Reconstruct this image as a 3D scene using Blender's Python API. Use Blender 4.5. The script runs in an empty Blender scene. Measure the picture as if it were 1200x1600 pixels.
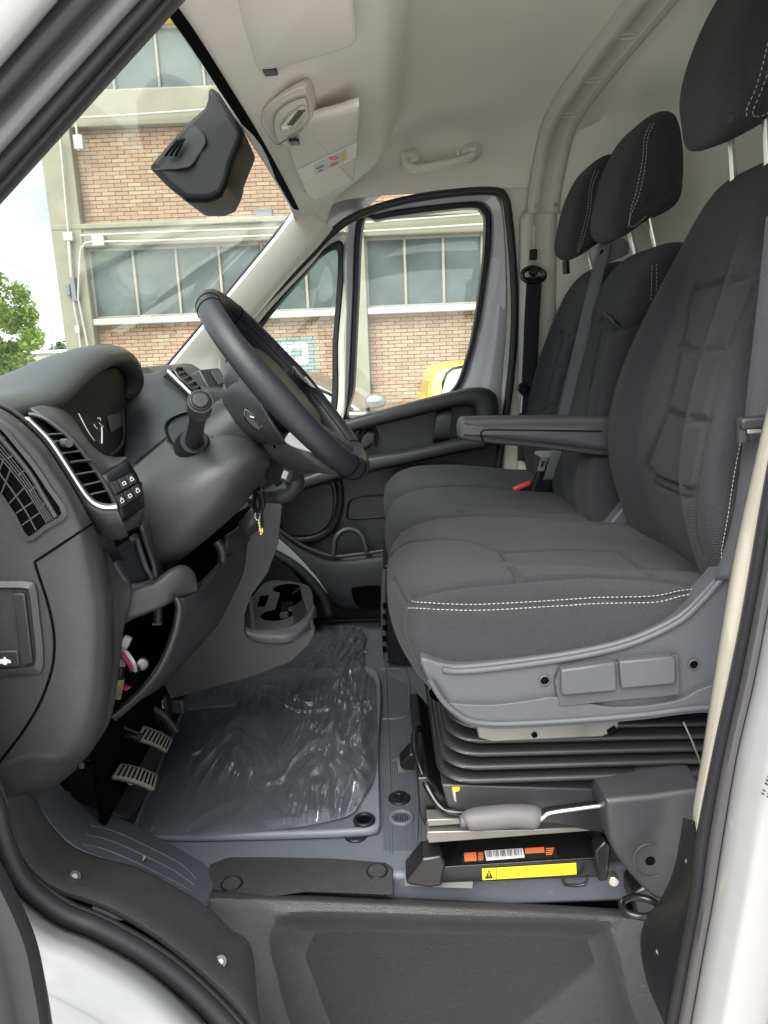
import bpy, bmesh, math, random
from mathutils import Vector, Matrix
import numpy as np
R = math.radians
random.seed(7)
scene = bpy.context.scene
col = scene.collection

# ---------------------------------------------------------------- camera
CAM = Vector((0.0, 0.0, 1.65)); PITCH = R(12.7); ROLL = R(2.3); FPX = 1155.0
_f = Vector((0, math.cos(PITCH), -math.sin(PITCH)))
_r0 = Vector((1, 0, 0)); _u0 = Vector((0, math.sin(PITCH), math.cos(PITCH)))
_r = _r0*math.cos(ROLL) - _u0*math.sin(ROLL)
_u = _r0*math.sin(ROLL) + _u0*math.cos(ROLL)
cam_d = bpy.data.cameras.new('camera'); cam = bpy.data.objects.new('camera', cam_d); col.objects.link(cam)
cam.matrix_world = Matrix(((_r.x, _u.x, -_f.x, CAM.x), (_r.y, _u.y, -_f.y, CAM.y), (_r.z, _u.z, -_f.z, CAM.z), (0, 0, 0, 1)))
cam_d.sensor_fit = 'VERTICAL'; cam_d.sensor_height = 36.0; cam_d.lens = 36.0*FPX/1600.0
cam_d.clip_start = 0.02; cam_d.clip_end = 800
scene.camera = cam

# ---------------------------------------------------------------- sky, sun, exposure
world = bpy.data.worlds.new('World'); scene.world = world; world.use_nodes = True
wn = world.node_tree; wn.nodes.clear()
wo = wn.nodes.new('ShaderNodeOutputWorld'); wb = wn.nodes.new('ShaderNodeBackground')
sky = wn.nodes.new('ShaderNodeTexSky'); sky.sky_type = 'NISHITA'; sky.sun_disc = False
SUN_EL, SUN_AZ = R(50), R(205)
sky.sun_elevation = SUN_EL; sky.sun_rotation = SUN_AZ
wtc = wn.nodes.new('ShaderNodeTexCoord'); wns = wn.nodes.new('ShaderNodeTexNoise')
wns.inputs['Scale'].default_value = 3.2; wns.inputs['Detail'].default_value = 6; wns.inputs['Roughness'].default_value = .55
wmp = wn.nodes.new('ShaderNodeMapping'); wmp.inputs['Scale'].default_value = (1, 1, 2.4)
wn.links.new(wtc.outputs['Generated'], wmp.inputs['Vector']); wn.links.new(wmp.outputs['Vector'], wns.inputs['Vector'])
wcr = wn.nodes.new('ShaderNodeValToRGB'); wn.links.new(wns.outputs['Fac'], wcr.inputs['Fac'])
wcr.color_ramp.elements[0].position = .38; wcr.color_ramp.elements[0].color = (2.5, 2.7, 2.8, 1)
wcr.color_ramp.elements[1].position = .7; wcr.color_ramp.elements[1].color = (6.2, 6.3, 6.2, 1)
wmx = wn.nodes.new('ShaderNodeMix'); wmx.data_type = 'RGBA'; wmx.inputs['Factor'].default_value = .9
wn.links.new(sky.outputs['Color'], wmx.inputs['A']); wn.links.new(wcr.outputs['Color'], wmx.inputs['B'])
wn.links.new(wmx.outputs['Result'], wb.inputs['Color']); wb.inputs['Strength'].default_value = 0.06
wn.links.new(wb.outputs['Background'], wo.inputs['Surface'])
sun_d = bpy.data.lights.new('sun', 'SUN'); sun_d.energy = 1.5; sun_d.angle = R(60); sun_d.color = (1, .96, .9)
sun = bpy.data.objects.new('sun', sun_d); col.objects.link(sun)
_sd = Vector((math.sin(SUN_AZ)*math.cos(SUN_EL), math.cos(SUN_AZ)*math.cos(SUN_EL), math.sin(SUN_EL)))
sun.rotation_euler = (-_sd).to_track_quat('-Z', 'Y').to_euler()
vs = scene.view_settings; vs.view_transform = 'Standard'; vs.look = 'None'; vs.exposure = 2.85; vs.gamma = 1.0
vs.use_curve_mapping = False
scene.cycles.use_denoising = True; scene.cycles.max_bounces = 10; scene.cycles.diffuse_bounces = 6
scene.cycles.transparent_max_bounces = 12
scene.cycles.caustics_reflective = False; scene.cycles.caustics_refractive = False
scene.cycles.sample_clamp_indirect = 6

# ---------------------------------------------------------------- helpers
def at(px, py, Y=None, Z=None, X=None):
    """a point of the photograph put at a known plane of the place"""
    d = _f*FPX + _r*(px-600.0) + _u*(800.0-py)
    if Y is not None: t = (Y-CAM.y)/d.y
    elif Z is not None: t = (Z-CAM.z)/d.z
    else: t = (X-CAM.x)/d.x
    return CAM + d*t

def tag(o, label=None, cat=None, group=None, kind=None):
    if label: o['label'] = label
    if cat: o['category'] = cat
    if group: o['group'] = group
    if kind: o['kind'] = kind
    return o

def thing(name, label, cat, loc=(0, 0, 0), group=None):
    o = bpy.data.objects.new(name, None); col.objects.link(o); o.empty_display_size = .05
    o.location = loc
    return tag(o, label, cat, group)

def link(name, me, mat, parent=None):
    o = bpy.data.objects.new(name, me); col.objects.link(o)
    if mat is not None:
        for m in (mat if isinstance(mat, (list, tuple)) else [mat]): me.materials.append(m)
    if parent is not None:
        o.parent = parent
        o.matrix_parent_inverse = Matrix.Translation(-world_loc(parent))
    return o

def world_loc(o):
    v = Vector((0, 0, 0))
    v += o.location
    if o.parent is not None and o.type == 'EMPTY': v += world_loc(o.parent)
    return v if o.type == 'EMPTY' else Vector((0, 0, 0))

def smooth_shade(me, ang=40):
    me.shade_smooth() if hasattr(me, 'shade_smooth') else None
    try: me.set_sharp_from_angle(angle=R(ang))
    except Exception: pass

def mesh(name, verts, faces, mat, parent=None, smooth=True, ang=40, sub=0, bevel=0, bseg=2, solid=0, soff=0.0, fix=True):
    me = bpy.data.meshes.new(name)
    me.from_pydata([tuple(v) for v in verts], [], faces); me.update()
    if fix:
        bm = bmesh.new(); bm.from_mesh(me); bmesh.ops.recalc_face_normals(bm, faces=bm.faces); bm.to_mesh(me); bm.free()
    if smooth: smooth_shade(me, ang)
    o = link(name, me, mat, parent)
    if sub:
        m = o.modifiers.new('sub', 'SUBSURF'); m.levels = sub; m.render_levels = sub
    if solid:
        m = o.modifiers.new('solid', 'SOLIDIFY'); m.thickness = solid; m.offset = soff
    if bevel:
        m = o.modifiers.new('bevel', 'BEVEL'); m.width = bevel; m.segments = bseg; m.limit_method = 'ANGLE'; m.angle_limit = R(35)
        m.harden_normals = False
    return o

def cat_rom(pts, n=8, closed=False):
    pts = [Vector(p) for p in pts]; out = []; N = len(pts)
    if N < 3: return pts
    segs = N if closed else N-1
    for i in range(segs):
        if closed: a, b, c, d = pts[(i-1) % N], pts[i], pts[(i+1) % N], pts[(i+2) % N]
        else: a, b, c, d = pts[max(i-1, 0)], pts[i], pts[i+1], pts[min(i+2, N-1)]
        for k in range(n):
            t = k/n; t2 = t*t; t3 = t2*t
            out.append(.5*((2*b)+(c-a)*t+(2*a-5*b+4*c-d)*t2+(-a+3*b-3*c+d)*t3))
    if not closed: out.append(pts[-1].copy())
    return out

def resample(pts, n, closed=True):
    pts = [Vector(p) for p in pts]; P = pts+[pts[0]] if closed else pts
    L = [0]
    for a, b in zip(P, P[1:]): L.append(L[-1]+(b-a).length)
    tot = L[-1]; out = []; j = 0
    m = n if closed else n-1
    for i in range(n):
        s = tot*i/m
        while j < len(L)-2 and L[j+1] < s: j += 1
        d = L[j+1]-L[j]
        out.append(P[j].lerp(P[j+1], (s-L[j])/d if d > 1e-9 else 0))
    return out

def patch(name, rows, mat, parent=None, sub=2, solid=.006, bevel=0, soff=0.0):
    """smooth surface through a grid of points (each a Vector, or (px, py, Y))"""
    G = [[p if isinstance(p, Vector) else at(p[0], p[1], Y=p[2]) for p in r] for r in rows]
    n = {0: 1, 1: 2, 2: 4, 3: 7}[sub]
    if n > 1:
        G = [cat_rom(r, n) if len(r) > 2 else [r[0].lerp(r[1], k/n) for k in range(n+1)] for r in G]
        cols = list(zip(*G)); cols = [cat_rom(c, n) if len(c) > 2 else [c[0].lerp(c[1], k/n) for k in range(n+1)] for c in cols]
        G = [list(r) for r in zip(*cols)]
    nc = len(G[0]); pts = [p for r in G for p in r]; F = []
    for i in range(len(G)-1):
        for j in range(nc-1): F.append((i*nc+j, i*nc+j+1, (i+1)*nc+j+1, (i+1)*nc+j))
    return mesh(name, pts, F, mat, parent, solid=solid, soff=soff, bevel=bevel, ang=55)

def loft(name, rings, mat, parent=None, caps=True, sub=0, bevel=0, ang=40, closed=True, solid=0):
    n = len(rings[0]); V = [v for r in rings for v in r]; F = []
    for i in range(len(rings)-1):
        for j in range(n if closed else n-1):
            k = (j+1) % n
            F.append((i*n+j, i*n+k, (i+1)*n+k, (i+1)*n+j))
    if caps and closed:
        F.append(tuple(range(n-1, -1, -1))); F.append(tuple(range((len(rings)-1)*n, len(rings)*n)))
    return mesh(name, V, F, mat, parent, sub=sub, bevel=bevel, ang=ang, solid=solid)

def extrude(name, pts, d, mat, parent=None, bevel=.004, bseg=3, ang=40):
    """polygon pushed along the vector d"""
    d = Vector(d); pts = [Vector(p) for p in pts]
    return loft(name, [pts, [p+d for p in pts]], mat, parent, bevel=0 if not bevel else bevel, ang=ang) if True else None

def side(name, px, Y0, Y1, mat, parent=None, bevel=.004, smooth_n=0, ang=40):
    """side outline traced at depth Y0 and carried to Y1 (a solid with that cross-section)"""
    p = [at(a, b, Y=Y0) for a, b in px]
    if smooth_n: p = cat_rom(p, smooth_n, True)
    return extrude(name, p, (0, Y1-Y0, 0), mat, parent, bevel=bevel, ang=ang)

def tube(name, pts, r, mat, parent=None, n=10, sm=6, closed=False, caps=True, flat=None):
    """round (or flattened: flat=(axis Vector, factor)) bar along a smooth path; r a number or one per control point"""
    pts = [Vector(p) for p in pts]
    rr = r if isinstance(r, (list, tuple)) else [r]*len(pts)
    if sm > 1 and len(pts) > 2:
        P = cat_rom(pts, sm, closed); RR = []
        N = len(pts)
        for i in range(len(P)):
            u = i/sm; k = int(u); t = u-k
            RR.append(rr[k % N]*(1-t)+rr[(k+1) % N if closed else min(k+1, N-1)]*t)
    else: P, RR = pts, rr
    rings = []; prev = None
    for i, p in enumerate(P):
        if closed: t = (P[(i+1) % len(P)]-P[i-1])
        else: t = P[min(i+1, len(P)-1)]-P[max(i-1, 0)]
        t = t.normalized()
        if prev is None:
            a = Vector((0, 0, 1)) if abs(t.z) < .9 else Vector((1, 0, 0))
            nrm = t.cross(a).normalized()
        else:
            nrm = (prev-t*prev.dot(t)).normalized()
        prev = nrm; b = t.cross(nrm)
        ring = []
        for k in range(n):
            an = 2*math.pi*k/n; off = nrm*math.cos(an)*RR[i]+b*math.sin(an)*RR[i]
            if flat is not None: off = off-flat[0]*off.dot(flat[0])*(1-flat[1])
            ring.append(p+off)
        rings.append(ring)
    if closed: rings.append(rings[0])
    return loft(name, rings, mat, parent, caps=caps and not closed, ang=50)

def ribbon(name, pts, w, mat, parent=None, wdir=(0, 1, 0), th=.0015, sm=6):
    """strap: path pts, width vector(s)"""
    pts = [Vector(p) for p in pts]
    ws = [Vector(q) for q in wdir] if isinstance(wdir[0], (list, tuple, Vector)) else [Vector(wdir)]*len(pts)
    P = cat_rom(pts, sm); W = cat_rom(ws, sm) if len(ws) > 2 else ws
    V = []; F = []
    for i, p in enumerate(P):
        d = W[min(i, len(W)-1)].normalized()*w/2
        V += [p-d, p-d*.33, p+d*.33, p+d]
    for i in range(len(P)-1):
        for k in range(3): F.append((4*i+k, 4*i+k+1, 4*i+4+k+1, 4*i+4+k))
    return mesh(name, V, F, mat, parent, solid=th)

def box(name, c, s, mat, parent=None, bevel=.003, rot=None, bseg=2):
    c = Vector(c); hx, hy, hz = s[0]/2, s[1]/2, s[2]/2
    V = [Vector((sx*hx, sy*hy, sz*hz)) for sx in (-1, 1) for sy in (-1, 1) for sz in (-1, 1)]
    if rot is not None: V = [rot @ v for v in V]
    F = [(0, 1, 3, 2), (4, 6, 7, 5), (0, 4, 5, 1), (2, 3, 7, 6), (0, 2, 6, 4), (1, 5, 7, 3)]
    return mesh(name, [v+c for v in V], F, mat, parent, bevel=bevel, bseg=bseg)

def boxes(name, items, mat, parent=None, bevel=0, smooth=False):
    """many small boxes of one part; items: (centre, x half vector, y half vector, z half vector)"""
    V = []; F = []
    for c, a, b, d in items:
        k = len(V); c = Vector(c); a = Vector(a); b = Vector(b); d = Vector(d)
        for sx in (-1, 1):
            for sy in (-1, 1):
                for sz in (-1, 1): V.append(c+a*sx+b*sy+d*sz)
        for f in [(0, 1, 3, 2), (4, 6, 7, 5), (0, 4, 5, 1), (2, 3, 7, 6), (0, 2, 6, 4), (1, 5, 7, 3)]: F.append(tuple(k+i for i in f))
    return mesh(name, V, F, mat, parent, smooth=smooth, bevel=bevel)

def disc(name, c, nrm, r, th, mat, parent=None, n=24, bevel=.0015, r2=None):
    """short cylinder of radius r (top r2) sitting on c along nrm"""
    nrm = Vector(nrm).normalized(); a = nrm.orthogonal().normalized(); b = nrm.cross(a); c = Vector(c)
    r2 = r if r2 is None else r2
    rg = [[c+o+(a*math.cos(2*math.pi*k/n)+b*math.sin(2*math.pi*k/n))*q for k in range(n)] for o, q in ((nrm*0, r), (nrm*th, r2))]
    return loft(name, rg, mat, parent, bevel=bevel)

def grid_on(o4, u, v):
    a, b, c, d = o4  # quad corners a(0,0) b(1,0) c(1,1) d(0,1)
    return a.lerp(b, u).lerp(d.lerp(c, u), v)

def pillow(name, ring, y0, y1, mat, parent=None, Rr=.05, q=3.0, nr=150, ns=90, hw=None, mod=None, grooves=(), front=None, nfine=0.0):
    """upholstered body: side outline ring [(x,z)] swept over the width, edges rounded, seams pressed in"""
    base = resample(cat_rom([Vector((x, 0, z)) for x, z in ring], 8, True), nr)
    n = len(base); cen = sum(base, Vector())/n
    nor = []
    for i in range(n):
        t = (base[(i+1) % n]-base[i-1]).normalized(); m = Vector((t.z, 0, -t.x))
        nor.append(m)
    area = sum(base[i].x*base[(i+1) % n].z-base[(i+1) % n].x*base[i].z for i in range(n))
    sg = 1 if area > 0 else -1
    nor = [m*sg for m in nor]
    yc, h = (y0+y1)/2, (y1-y0)/2
    V = []; S = []
    ss = [-1+2*j/(ns-1) for j in range(ns)]
    ss = [math.copysign(1-(1-abs(s))**1.35, s) for s in ss]
    for s in ss:
        ins = Rr*(1-max(0.0, 1-abs(s)**(q*2.2))**(1/q)) if abs(s) < 1 else Rr
        for i in range(n):
            p = base[i]-nor[i]*ins if Rr > 0 else cen+(base[i]-cen)*(1+ins)
            hh = h*(hw(p) if hw else 1)
            p = Vector((p.x, yc+s*hh, p.z))
            if front: p.x += front(s)*max(0, (cen.x-p.x))/max(1e-6, cen.x-min(b.x for b in base))
            if mod: p = p+mod(p, s)
            V.append(p); S.append(s)
    F = []
    for j in range(ns-1):
        for i in range(n):
            k = (i+1) % n; F.append((j*n+i, j*n+k, (j+1)*n+k, (j+1)*n+i))
    # rounded end caps: rings shrinking to the middle
    for e, j in ((0, 0), (1, ns-1)):
        prev = [j*n+i for i in range(n)]; c = sum((V[q_] for q_ in prev), Vector())/n
        sgn = -1 if e == 0 else 1
        for fac, out in ((.93, .0035), (.8, .0065), (.6, .0095), (.35, .0115), (.12, .012)):
            cur = []
            for q_ in [j*n+i for i in range(n)]:
                V.append(c.lerp(V[q_], fac)+Vector((0, sgn*out, 0))); cur.append(len(V)-1)
            for i in range(n):
                k = (i+1) % n; F.append((prev[i], prev[k], cur[k], cur[i]))
            prev = cur
        F.append(tuple(prev))
    o = mesh(name, V, F, mat, parent, ang=180)
    me = o.data
    if grooves:
        co = np.array([v.co[:] for v in me.vertices]); nn = np.array([v.normal[:] for v in me.vertices]); disp = np.zeros(len(co))
        for pl, w, dep in grooves:
            dm = np.full(len(co), 9.0)
            for a, b in zip(pl, pl[1:]):
                a_ = np.array(a[:]); ab = np.array(b[:])-a_
                t = np.clip(((co-a_) @ ab)/max(1e-9, ab @ ab), 0, 1)
                dm = np.minimum(dm, np.linalg.norm(co-(a_+t[:, None]*ab), axis=1))
            disp = np.minimum(disp, -dep*np.exp(-(dm/w)**2))
        co += nn*disp[:, None]
        for i, v in enumerate(me.vertices): v.co = co[i]
        me.update()
    return o

def stitches(name, pts, mat, parent, step=.0072, ln=.0044, r=.00042, up=None):
    """sewn thread dashes along a path"""
    P = resample(pts, max(2, int(sum((b-a).length for a, b in zip(pts, pts[1:]))/step)), False)
    it = []
    for a, b in zip(P, P[1:]):
        t = (b-a).normalized(); m = (a+b)/2
        s1 = t.orthogonal().normalized(); s2 = t.cross(s1)
        it.append((m, t*ln/2, s1*r, s2*r))
    return tag(boxes(name, it, mat, parent), kind='stuff')

def snap(o, pts, off=.0015, direction=None):
    """lay a path onto the surface of o"""
    from mathutils.bvhtree import BVHTree
    bm = bmesh.new(); bm.from_mesh(o.data); t = BVHTree.FromBMesh(bm); bm.free(); out = []
    for p in pts:
        if direction is None:
            h, nrm, i, d = t.find_nearest(p)
        else:
            h, nrm, i, d = t.ray_cast(p-Vector(direction)*.5, Vector(direction))
        out.append(h+nrm*off if h is not None else p)
    return out

def see(o, px_list, off=.0012, n=0):
    """where the sight lines of these photo points meet the surface of o"""
    from mathutils.bvhtree import BVHTree
    bm = bmesh.new(); bm.from_mesh(o.data); t = BVHTree.FromBMesh(bm); bm.free(); out = []
    P = [Vector((a, b, 0)) for a, b in px_list]
    if n: P = cat_rom(P, n)
    for p in P:
        d = (at(p.x, p.y, Y=1.0)-CAM).normalized()
        h, nrm, i, ds = t.ray_cast(CAM, d)
        if h is not None: out.append(h+(nrm if nrm.dot(d) < 0 else -nrm)*off)
    return out

# ---------------------------------------------------------------- materials
def nodes_of(name):
    m = bpy.data.materials.new(name); m.use_nodes = True; nt = m.node_tree
    return m, nt, nt.nodes['Principled BSDF']

def mat(name, c, rough=.5, metal=0.0, grain=0, gstr=.2, gdist=.001, var=.12, vscale=6, coat=0, spec=.5, sheen=0, dust=0, kind='noise', rvar=.1):
    m, nt, b = nodes_of(name); N = nt.nodes; L = nt.links
    tc = N.new('ShaderNodeTexCoord')
    nz = N.new('ShaderNodeTexNoise'); nz.inputs['Scale'].default_value = vscale; nz.inputs['Detail'].default_value = 5
    L.new(tc.outputs['Object'], nz.inputs['Vector'])
    mx = N.new('ShaderNodeMix'); mx.data_type = 'RGBA'
    mx.inputs['A'].default_value = (*[v*(1-var) for v in c], 1); mx.inputs['B'].default_value = (*[min(1, v*(1+var)) for v in c], 1)
    L.new(nz.outputs['Fac'], mx.inputs['Factor']); out = mx.outputs['Result']
    if dust:
        dn = N.new('ShaderNodeTexNoise'); dn.inputs['Scale'].default_value = 90; dn.inputs['Detail'].default_value = 3
        L.new(tc.outputs['Object'], dn.inputs['Vector'])
        cr = N.new('ShaderNodeValToRGB'); cr.color_ramp.elements[0].position = .56; cr.color_ramp.elements[1].position = .78
        L.new(dn.outputs['Fac'], cr.inputs['Fac'])
        ml = N.new('ShaderNodeMath'); ml.operation = 'MULTIPLY'; ml.inputs[1].default_value = dust; L.new(cr.outputs['Color'], ml.inputs[0])
        m2 = N.new('ShaderNodeMix'); m2.data_type = 'RGBA'; L.new(ml.outputs[0], m2.inputs['Factor']); L.new(out, m2.inputs['A'])
        m2.inputs['B'].default_value = (.32, .30, .27, 1); out = m2.outputs['Result']
    L.new(out, b.inputs['Base Color'])
    mr = N.new('ShaderNodeMapRange'); mr.inputs['To Min'].default_value = max(0, rough-rvar); mr.inputs['To Max'].default_value = min(1, rough+rvar)
    L.new(nz.outputs['Fac'], mr.inputs['Value']); L.new(mr.outputs['Result'], b.inputs['Roughness'])
    b.inputs['Metallic'].default_value = metal; b.inputs['Specular IOR Level'].default_value = spec
    b.inputs['Coat Weight'].default_value = coat; b.inputs['Coat Roughness'].default_value = .08
    if sheen: b.inputs['Sheen Weight'].default_value = sheen; b.inputs['Sheen Roughness'].default_value = .5
    if grain:
        if kind == 'noise':
            g = N.new('ShaderNodeTexNoise'); g.inputs['Scale'].default_value = grain; g.inputs['Detail'].default_value = 3; h = g.outputs['Fac']
        else:
            g = N.new('ShaderNodeTexVoronoi'); g.inputs['Scale'].default_value = grain; h = g.outputs['Distance']
        L.new(tc.outputs['Object'], g.inputs['Vector'])
        bp = N.new('ShaderNodeBump'); bp.inputs['Strength'].default_value = gstr; bp.inputs['Distance'].default_value = gdist
        L.new(h, bp.inputs['Height']); L.new(bp.outputs['Normal'], b.inputs['Normal'])
    return m

def fabric(name, c, scale=900, strength=.8, var=.6):
    """twill: fine diagonal threads with mottled yarn"""
    m, nt, b = nodes_of(name); N = nt.nodes; L = nt.links
    tc = N.new('ShaderNodeTexCoord')
    n1 = N.new('ShaderNodeTexNoise'); n1.inputs['Scale'].default_value = scale*.30; n1.inputs['Detail'].default_value = 3; n1.inputs['Roughness'].default_value = .7
    n2 = N.new('ShaderNodeTexNoise'); n2.inputs['Scale'].default_value = 9; n2.inputs['Detail'].default_value = 4
    w1 = N.new('ShaderNodeTexWave'); w1.bands_direction = 'DIAGONAL'; w1.inputs['Scale'].default_value = scale/4; w1.inputs['Distortion'].default_value = 1.5
    for n in (n1, n2, w1): L.new(tc.outputs['Object'], n.inputs['Vector'])
    ad = N.new('ShaderNodeMath'); ad.operation = 'MULTIPLY_ADD'; ad.inputs[1].default_value = .5; L.new(w1.outputs['Fac'], ad.inputs[0]); L.new(n1.outputs['Fac'], ad.inputs[2])
    mx = N.new('ShaderNodeMix'); mx.data_type = 'RGBA'
    mx.inputs['A'].default_value = (*[v*(1-var) for v in c], 1); mx.inputs['B'].default_value = (*[v*(1+var) for v in c], 1)
    L.new(ad.outputs[0], mx.inputs['Factor'])
    m2 = N.new('ShaderNodeMix'); m2.data_type = 'RGBA'; m2.blend_type = 'MULTIPLY'; m2.inputs['Factor'].default_value = .0
    L.new(mx.outputs['Result'], m2.inputs['A']); L.new(n2.outputs['Color'], m2.inputs['B'])
    L.new(m2.outputs['Result'], b.inputs['Base Color'])
    b.inputs['Roughness'].default_value = .85; b.inputs['Specular IOR Level'].default_value = .25
    b.inputs['Sheen Weight'].default_value = .07; b.inputs['Sheen Roughness'].default_value = .4
    bp = N.new('ShaderNodeBump'); bp.inputs['Strength'].default_value = strength; bp.inputs['Distance'].default_value = .0014
    L.new(ad.outputs[0], bp.inputs['Height']); L.new(bp.outputs['Normal'], b.inputs['Normal'])
    return m

def glass(name, tint=(.9, .95, .93), refl=.08, rough=.02, streak=0):
    """thin pane: see-through with mirror reflection growing at grazing view"""
    m = bpy.data.materials.new(name); m.use_nodes = True; nt = m.node_tree; N = nt.nodes; L = nt.links; N.clear()
    o = N.new('ShaderNodeOutputMaterial'); t = N.new('ShaderNodeBsdfTransparent'); g = N.new('ShaderNodeBsdfGlossy'); mx = N.new('ShaderNodeMixShader')
    t.inputs['Color'].default_value = (*tint, 1); g.inputs['Roughness'].default_value = rough
    fr = N.new('ShaderNodeLayerWeight'); fr.inputs['Blend'].default_value = .25
    mr = N.new('ShaderNodeMapRange'); mr.inputs['To Min'].default_value = refl*.4; mr.inputs['To Max'].default_value = refl*4
    L.new(fr.outputs['Fresnel'], mr.inputs['Value']); L.new(mr.outputs['Result'], mx.inputs['Fac'])
    L.new(t.outputs[0], mx.inputs[1]); L.new(g.outputs[0], mx.inputs[2])
    last = mx
    if streak:
        tc = N.new('ShaderNodeTexCoord'); nz = N.new('ShaderNodeTexNoise'); nz.inputs['Scale'].default_value = 26; nz.inputs['Detail'].default_value = 8
        L.new(tc.outputs['Object'], nz.inputs['Vector'])
        cr = N.new('ShaderNodeValToRGB'); cr.color_ramp.elements[0].position = .55; cr.color_ramp.elements[1].position = .85
        cr.color_ramp.elements[1].color = (streak, streak, streak, 1); L.new(nz.outputs['Fac'], cr.inputs['Fac'])
        d = N.new('ShaderNodeBsdfDiffuse'); d.inputs['Color'].default_value = (.6, .6, .57, 1); cr.color_ramp.elements[0].color = (.035, .035, .035, 1)  # even diffuse veil stands in for haze of dash reflections on the windscreen
        m2 = N.new('ShaderNodeMixShader'); L.new(cr.outputs['Color'], m2.inputs['Fac']); L.new(mx.outputs[0], m2.inputs[1]); L.new(d.outputs[0], m2.inputs[2]); last = m2
    L.new(last.outputs[0], o.inputs['Surface'])
    return m

M = {}
M['dash'] = mat('dash_plastic', (.041, .0405, .044), .46, grain=620, gstr=.22, gdist=.001, dust=.03, kind='voronoi')
M['dash_smooth'] = mat('dash_plastic_smooth', (.030, .0305, .035), .44, grain=900, gstr=.15, gdist=.0006)
M['black'] = mat('black_plastic', (.0085, .009, .012), .42, spec=.35, grain=800, gstr=.15, gdist=.0005)
M['void'] = mat('matt_black', (.003, .003, .004), .9, spec=.03)
M['gloss_black'] = mat('gloss_black', (.008, .008, .009), .18, rvar=.05)
M['satin_black'] = mat('satin_black_steel', (.010, .010, .011), .28, rvar=.08)
M['trim'] = mat('sill_plastic', (.042, .042, .045), .5, grain=380, gstr=.5, gdist=.0012, dust=.07, kind='voronoi')
M['floor'] = mat('floor_rubber', (.11, .122, .142), .5, grain=420, gstr=.3, gdist=.001, dust=.10, var=.16)
M['mat'] = mat('mat_rubber', (.15, .165, .19), .5, grain=420, gstr=.3, gdist=.001, dust=.06, var=.14)
M['footwell'] = mat('foot_rest_plastic', (.092, .103, .122), .55, grain=420, gstr=.25, gdist=.0008, dust=.12)
M['shell'] = mat('seat_shell_plastic', (.074, .077, .088), .5, grain=500, gstr=.3, gdist=.0008, kind='voronoi')
M['seat'] = fabric('charcoal_twill', (.031, .0307, .035))
M['seat_panel'] = fabric('charcoal_twill_panel', (.038, .038, .042))
M['thread'] = mat('white_thread', (.50, .49, .48), .8)
M['leather'] = mat('wheel_leather', (.019, .020, .026), .42, grain=700, gstr=.35, gdist=.0008, kind='voronoi')
M['silver'] = mat('satin_silver', (.62, .62, .64), .28, metal=.85)
M['rail'] = mat('rail_steel', (.20, .195, .185), .42, metal=.6, var=.25, vscale=30)
M['steel'] = mat('bare_steel', (.60, .59, .57), .32, metal=.95, var=.15, vscale=40)
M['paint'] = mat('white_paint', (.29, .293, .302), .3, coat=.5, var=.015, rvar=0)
M['door_paint'] = mat('door_paint', (.50, .505, .54), .34, coat=.6, var=.02, rvar=0)
M['rubber'] = mat('seal_rubber', (.020, .020, .023), .52, grain=300, gstr=.2, var=.2)
M['head'] = mat('headliner_felt', (.80, .775, .72), .95, grain=1100, gstr=.35, gdist=.0012, var=.05, spec=.15)
M['head_dark'] = mat('headliner_plastic', (.72, .69, .63), .7, grain=700, gstr=.2, var=.04, spec=.3)
M['pillar'] = mat('pillar_plastic', (.74, .715, .66), .6, grain=600, gstr=.2, var=.04, spec=.3)
M['wall'] = mat('partition_lining', (.92, .905, .85), .85, grain=160, gstr=.12, gdist=.002, var=.04, spec=.2)
M['bow'] = mat('bow_plastic', (.56, .54, .50), .6, grain=600, gstr=.2, var=.04, spec=.3)
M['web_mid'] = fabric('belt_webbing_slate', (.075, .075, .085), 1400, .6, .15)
M['arm'] = mat('armrest_plastic', (.062, .063, .070), .5, grain=600, gstr=.25, gdist=.0008, kind='voronoi')
M['cream'] = mat('cream_trim', (.33, .315, .265), .6, var=.03)
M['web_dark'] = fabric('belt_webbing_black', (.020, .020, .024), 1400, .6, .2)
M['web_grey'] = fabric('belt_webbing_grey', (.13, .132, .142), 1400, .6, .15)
M['white'] = mat('white_print', (.78, .78, .76), .6, var=.02)
M['red'] = mat('buckle_red', (.70, .07, .05), .4, var=.05)
M['orange'] = mat('label_orange', (.85, .22, .07), .5, var=.04)
M['yellow'] = mat('label_yellow', (.62, .50, .015), .45, var=.03)
M['label_black'] = mat('label_black', (.02, .02, .02), .4)
M['pedal'] = mat('pedal_rubber', (.15, .135, .115), .75, grain=260, gstr=.3, var=.2, dust=.2)
M['pink'] = mat('wire_pink', (.72, .10, .26), .5); M['wire'] = mat('wire_beige', (.62, .50, .36), .5, var=.3, vscale=200)
M['gold'] = mat('brass', (.80, .62, .22), .3, metal=.9)
M['glass'] = glass('clear_glass'); M['screen_glass'] = glass('windscreen_glass', (.93, .97, .95), .035, .03, streak=.14)
# ================================================================ outside: yard, factory, cars, trees
def world_mat_ground():
    return mat('bounce_concrete', (.52, .51, .49), .9, grain=60, gstr=.4, gdist=.01, var=.25, vscale=1.5)  # unseen light concrete, paled so the yard bounces light up into the cab
g = mesh('ground', [(-120, -60, 0), (120, -60, 0), (120, 200, 0), (-120, 200, 0)], [(0, 1, 2, 3)], world_mat_ground(), smooth=False)
tag(g, 'light concrete yard around the van, paled to bounce light into the cab', kind='structure')

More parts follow.
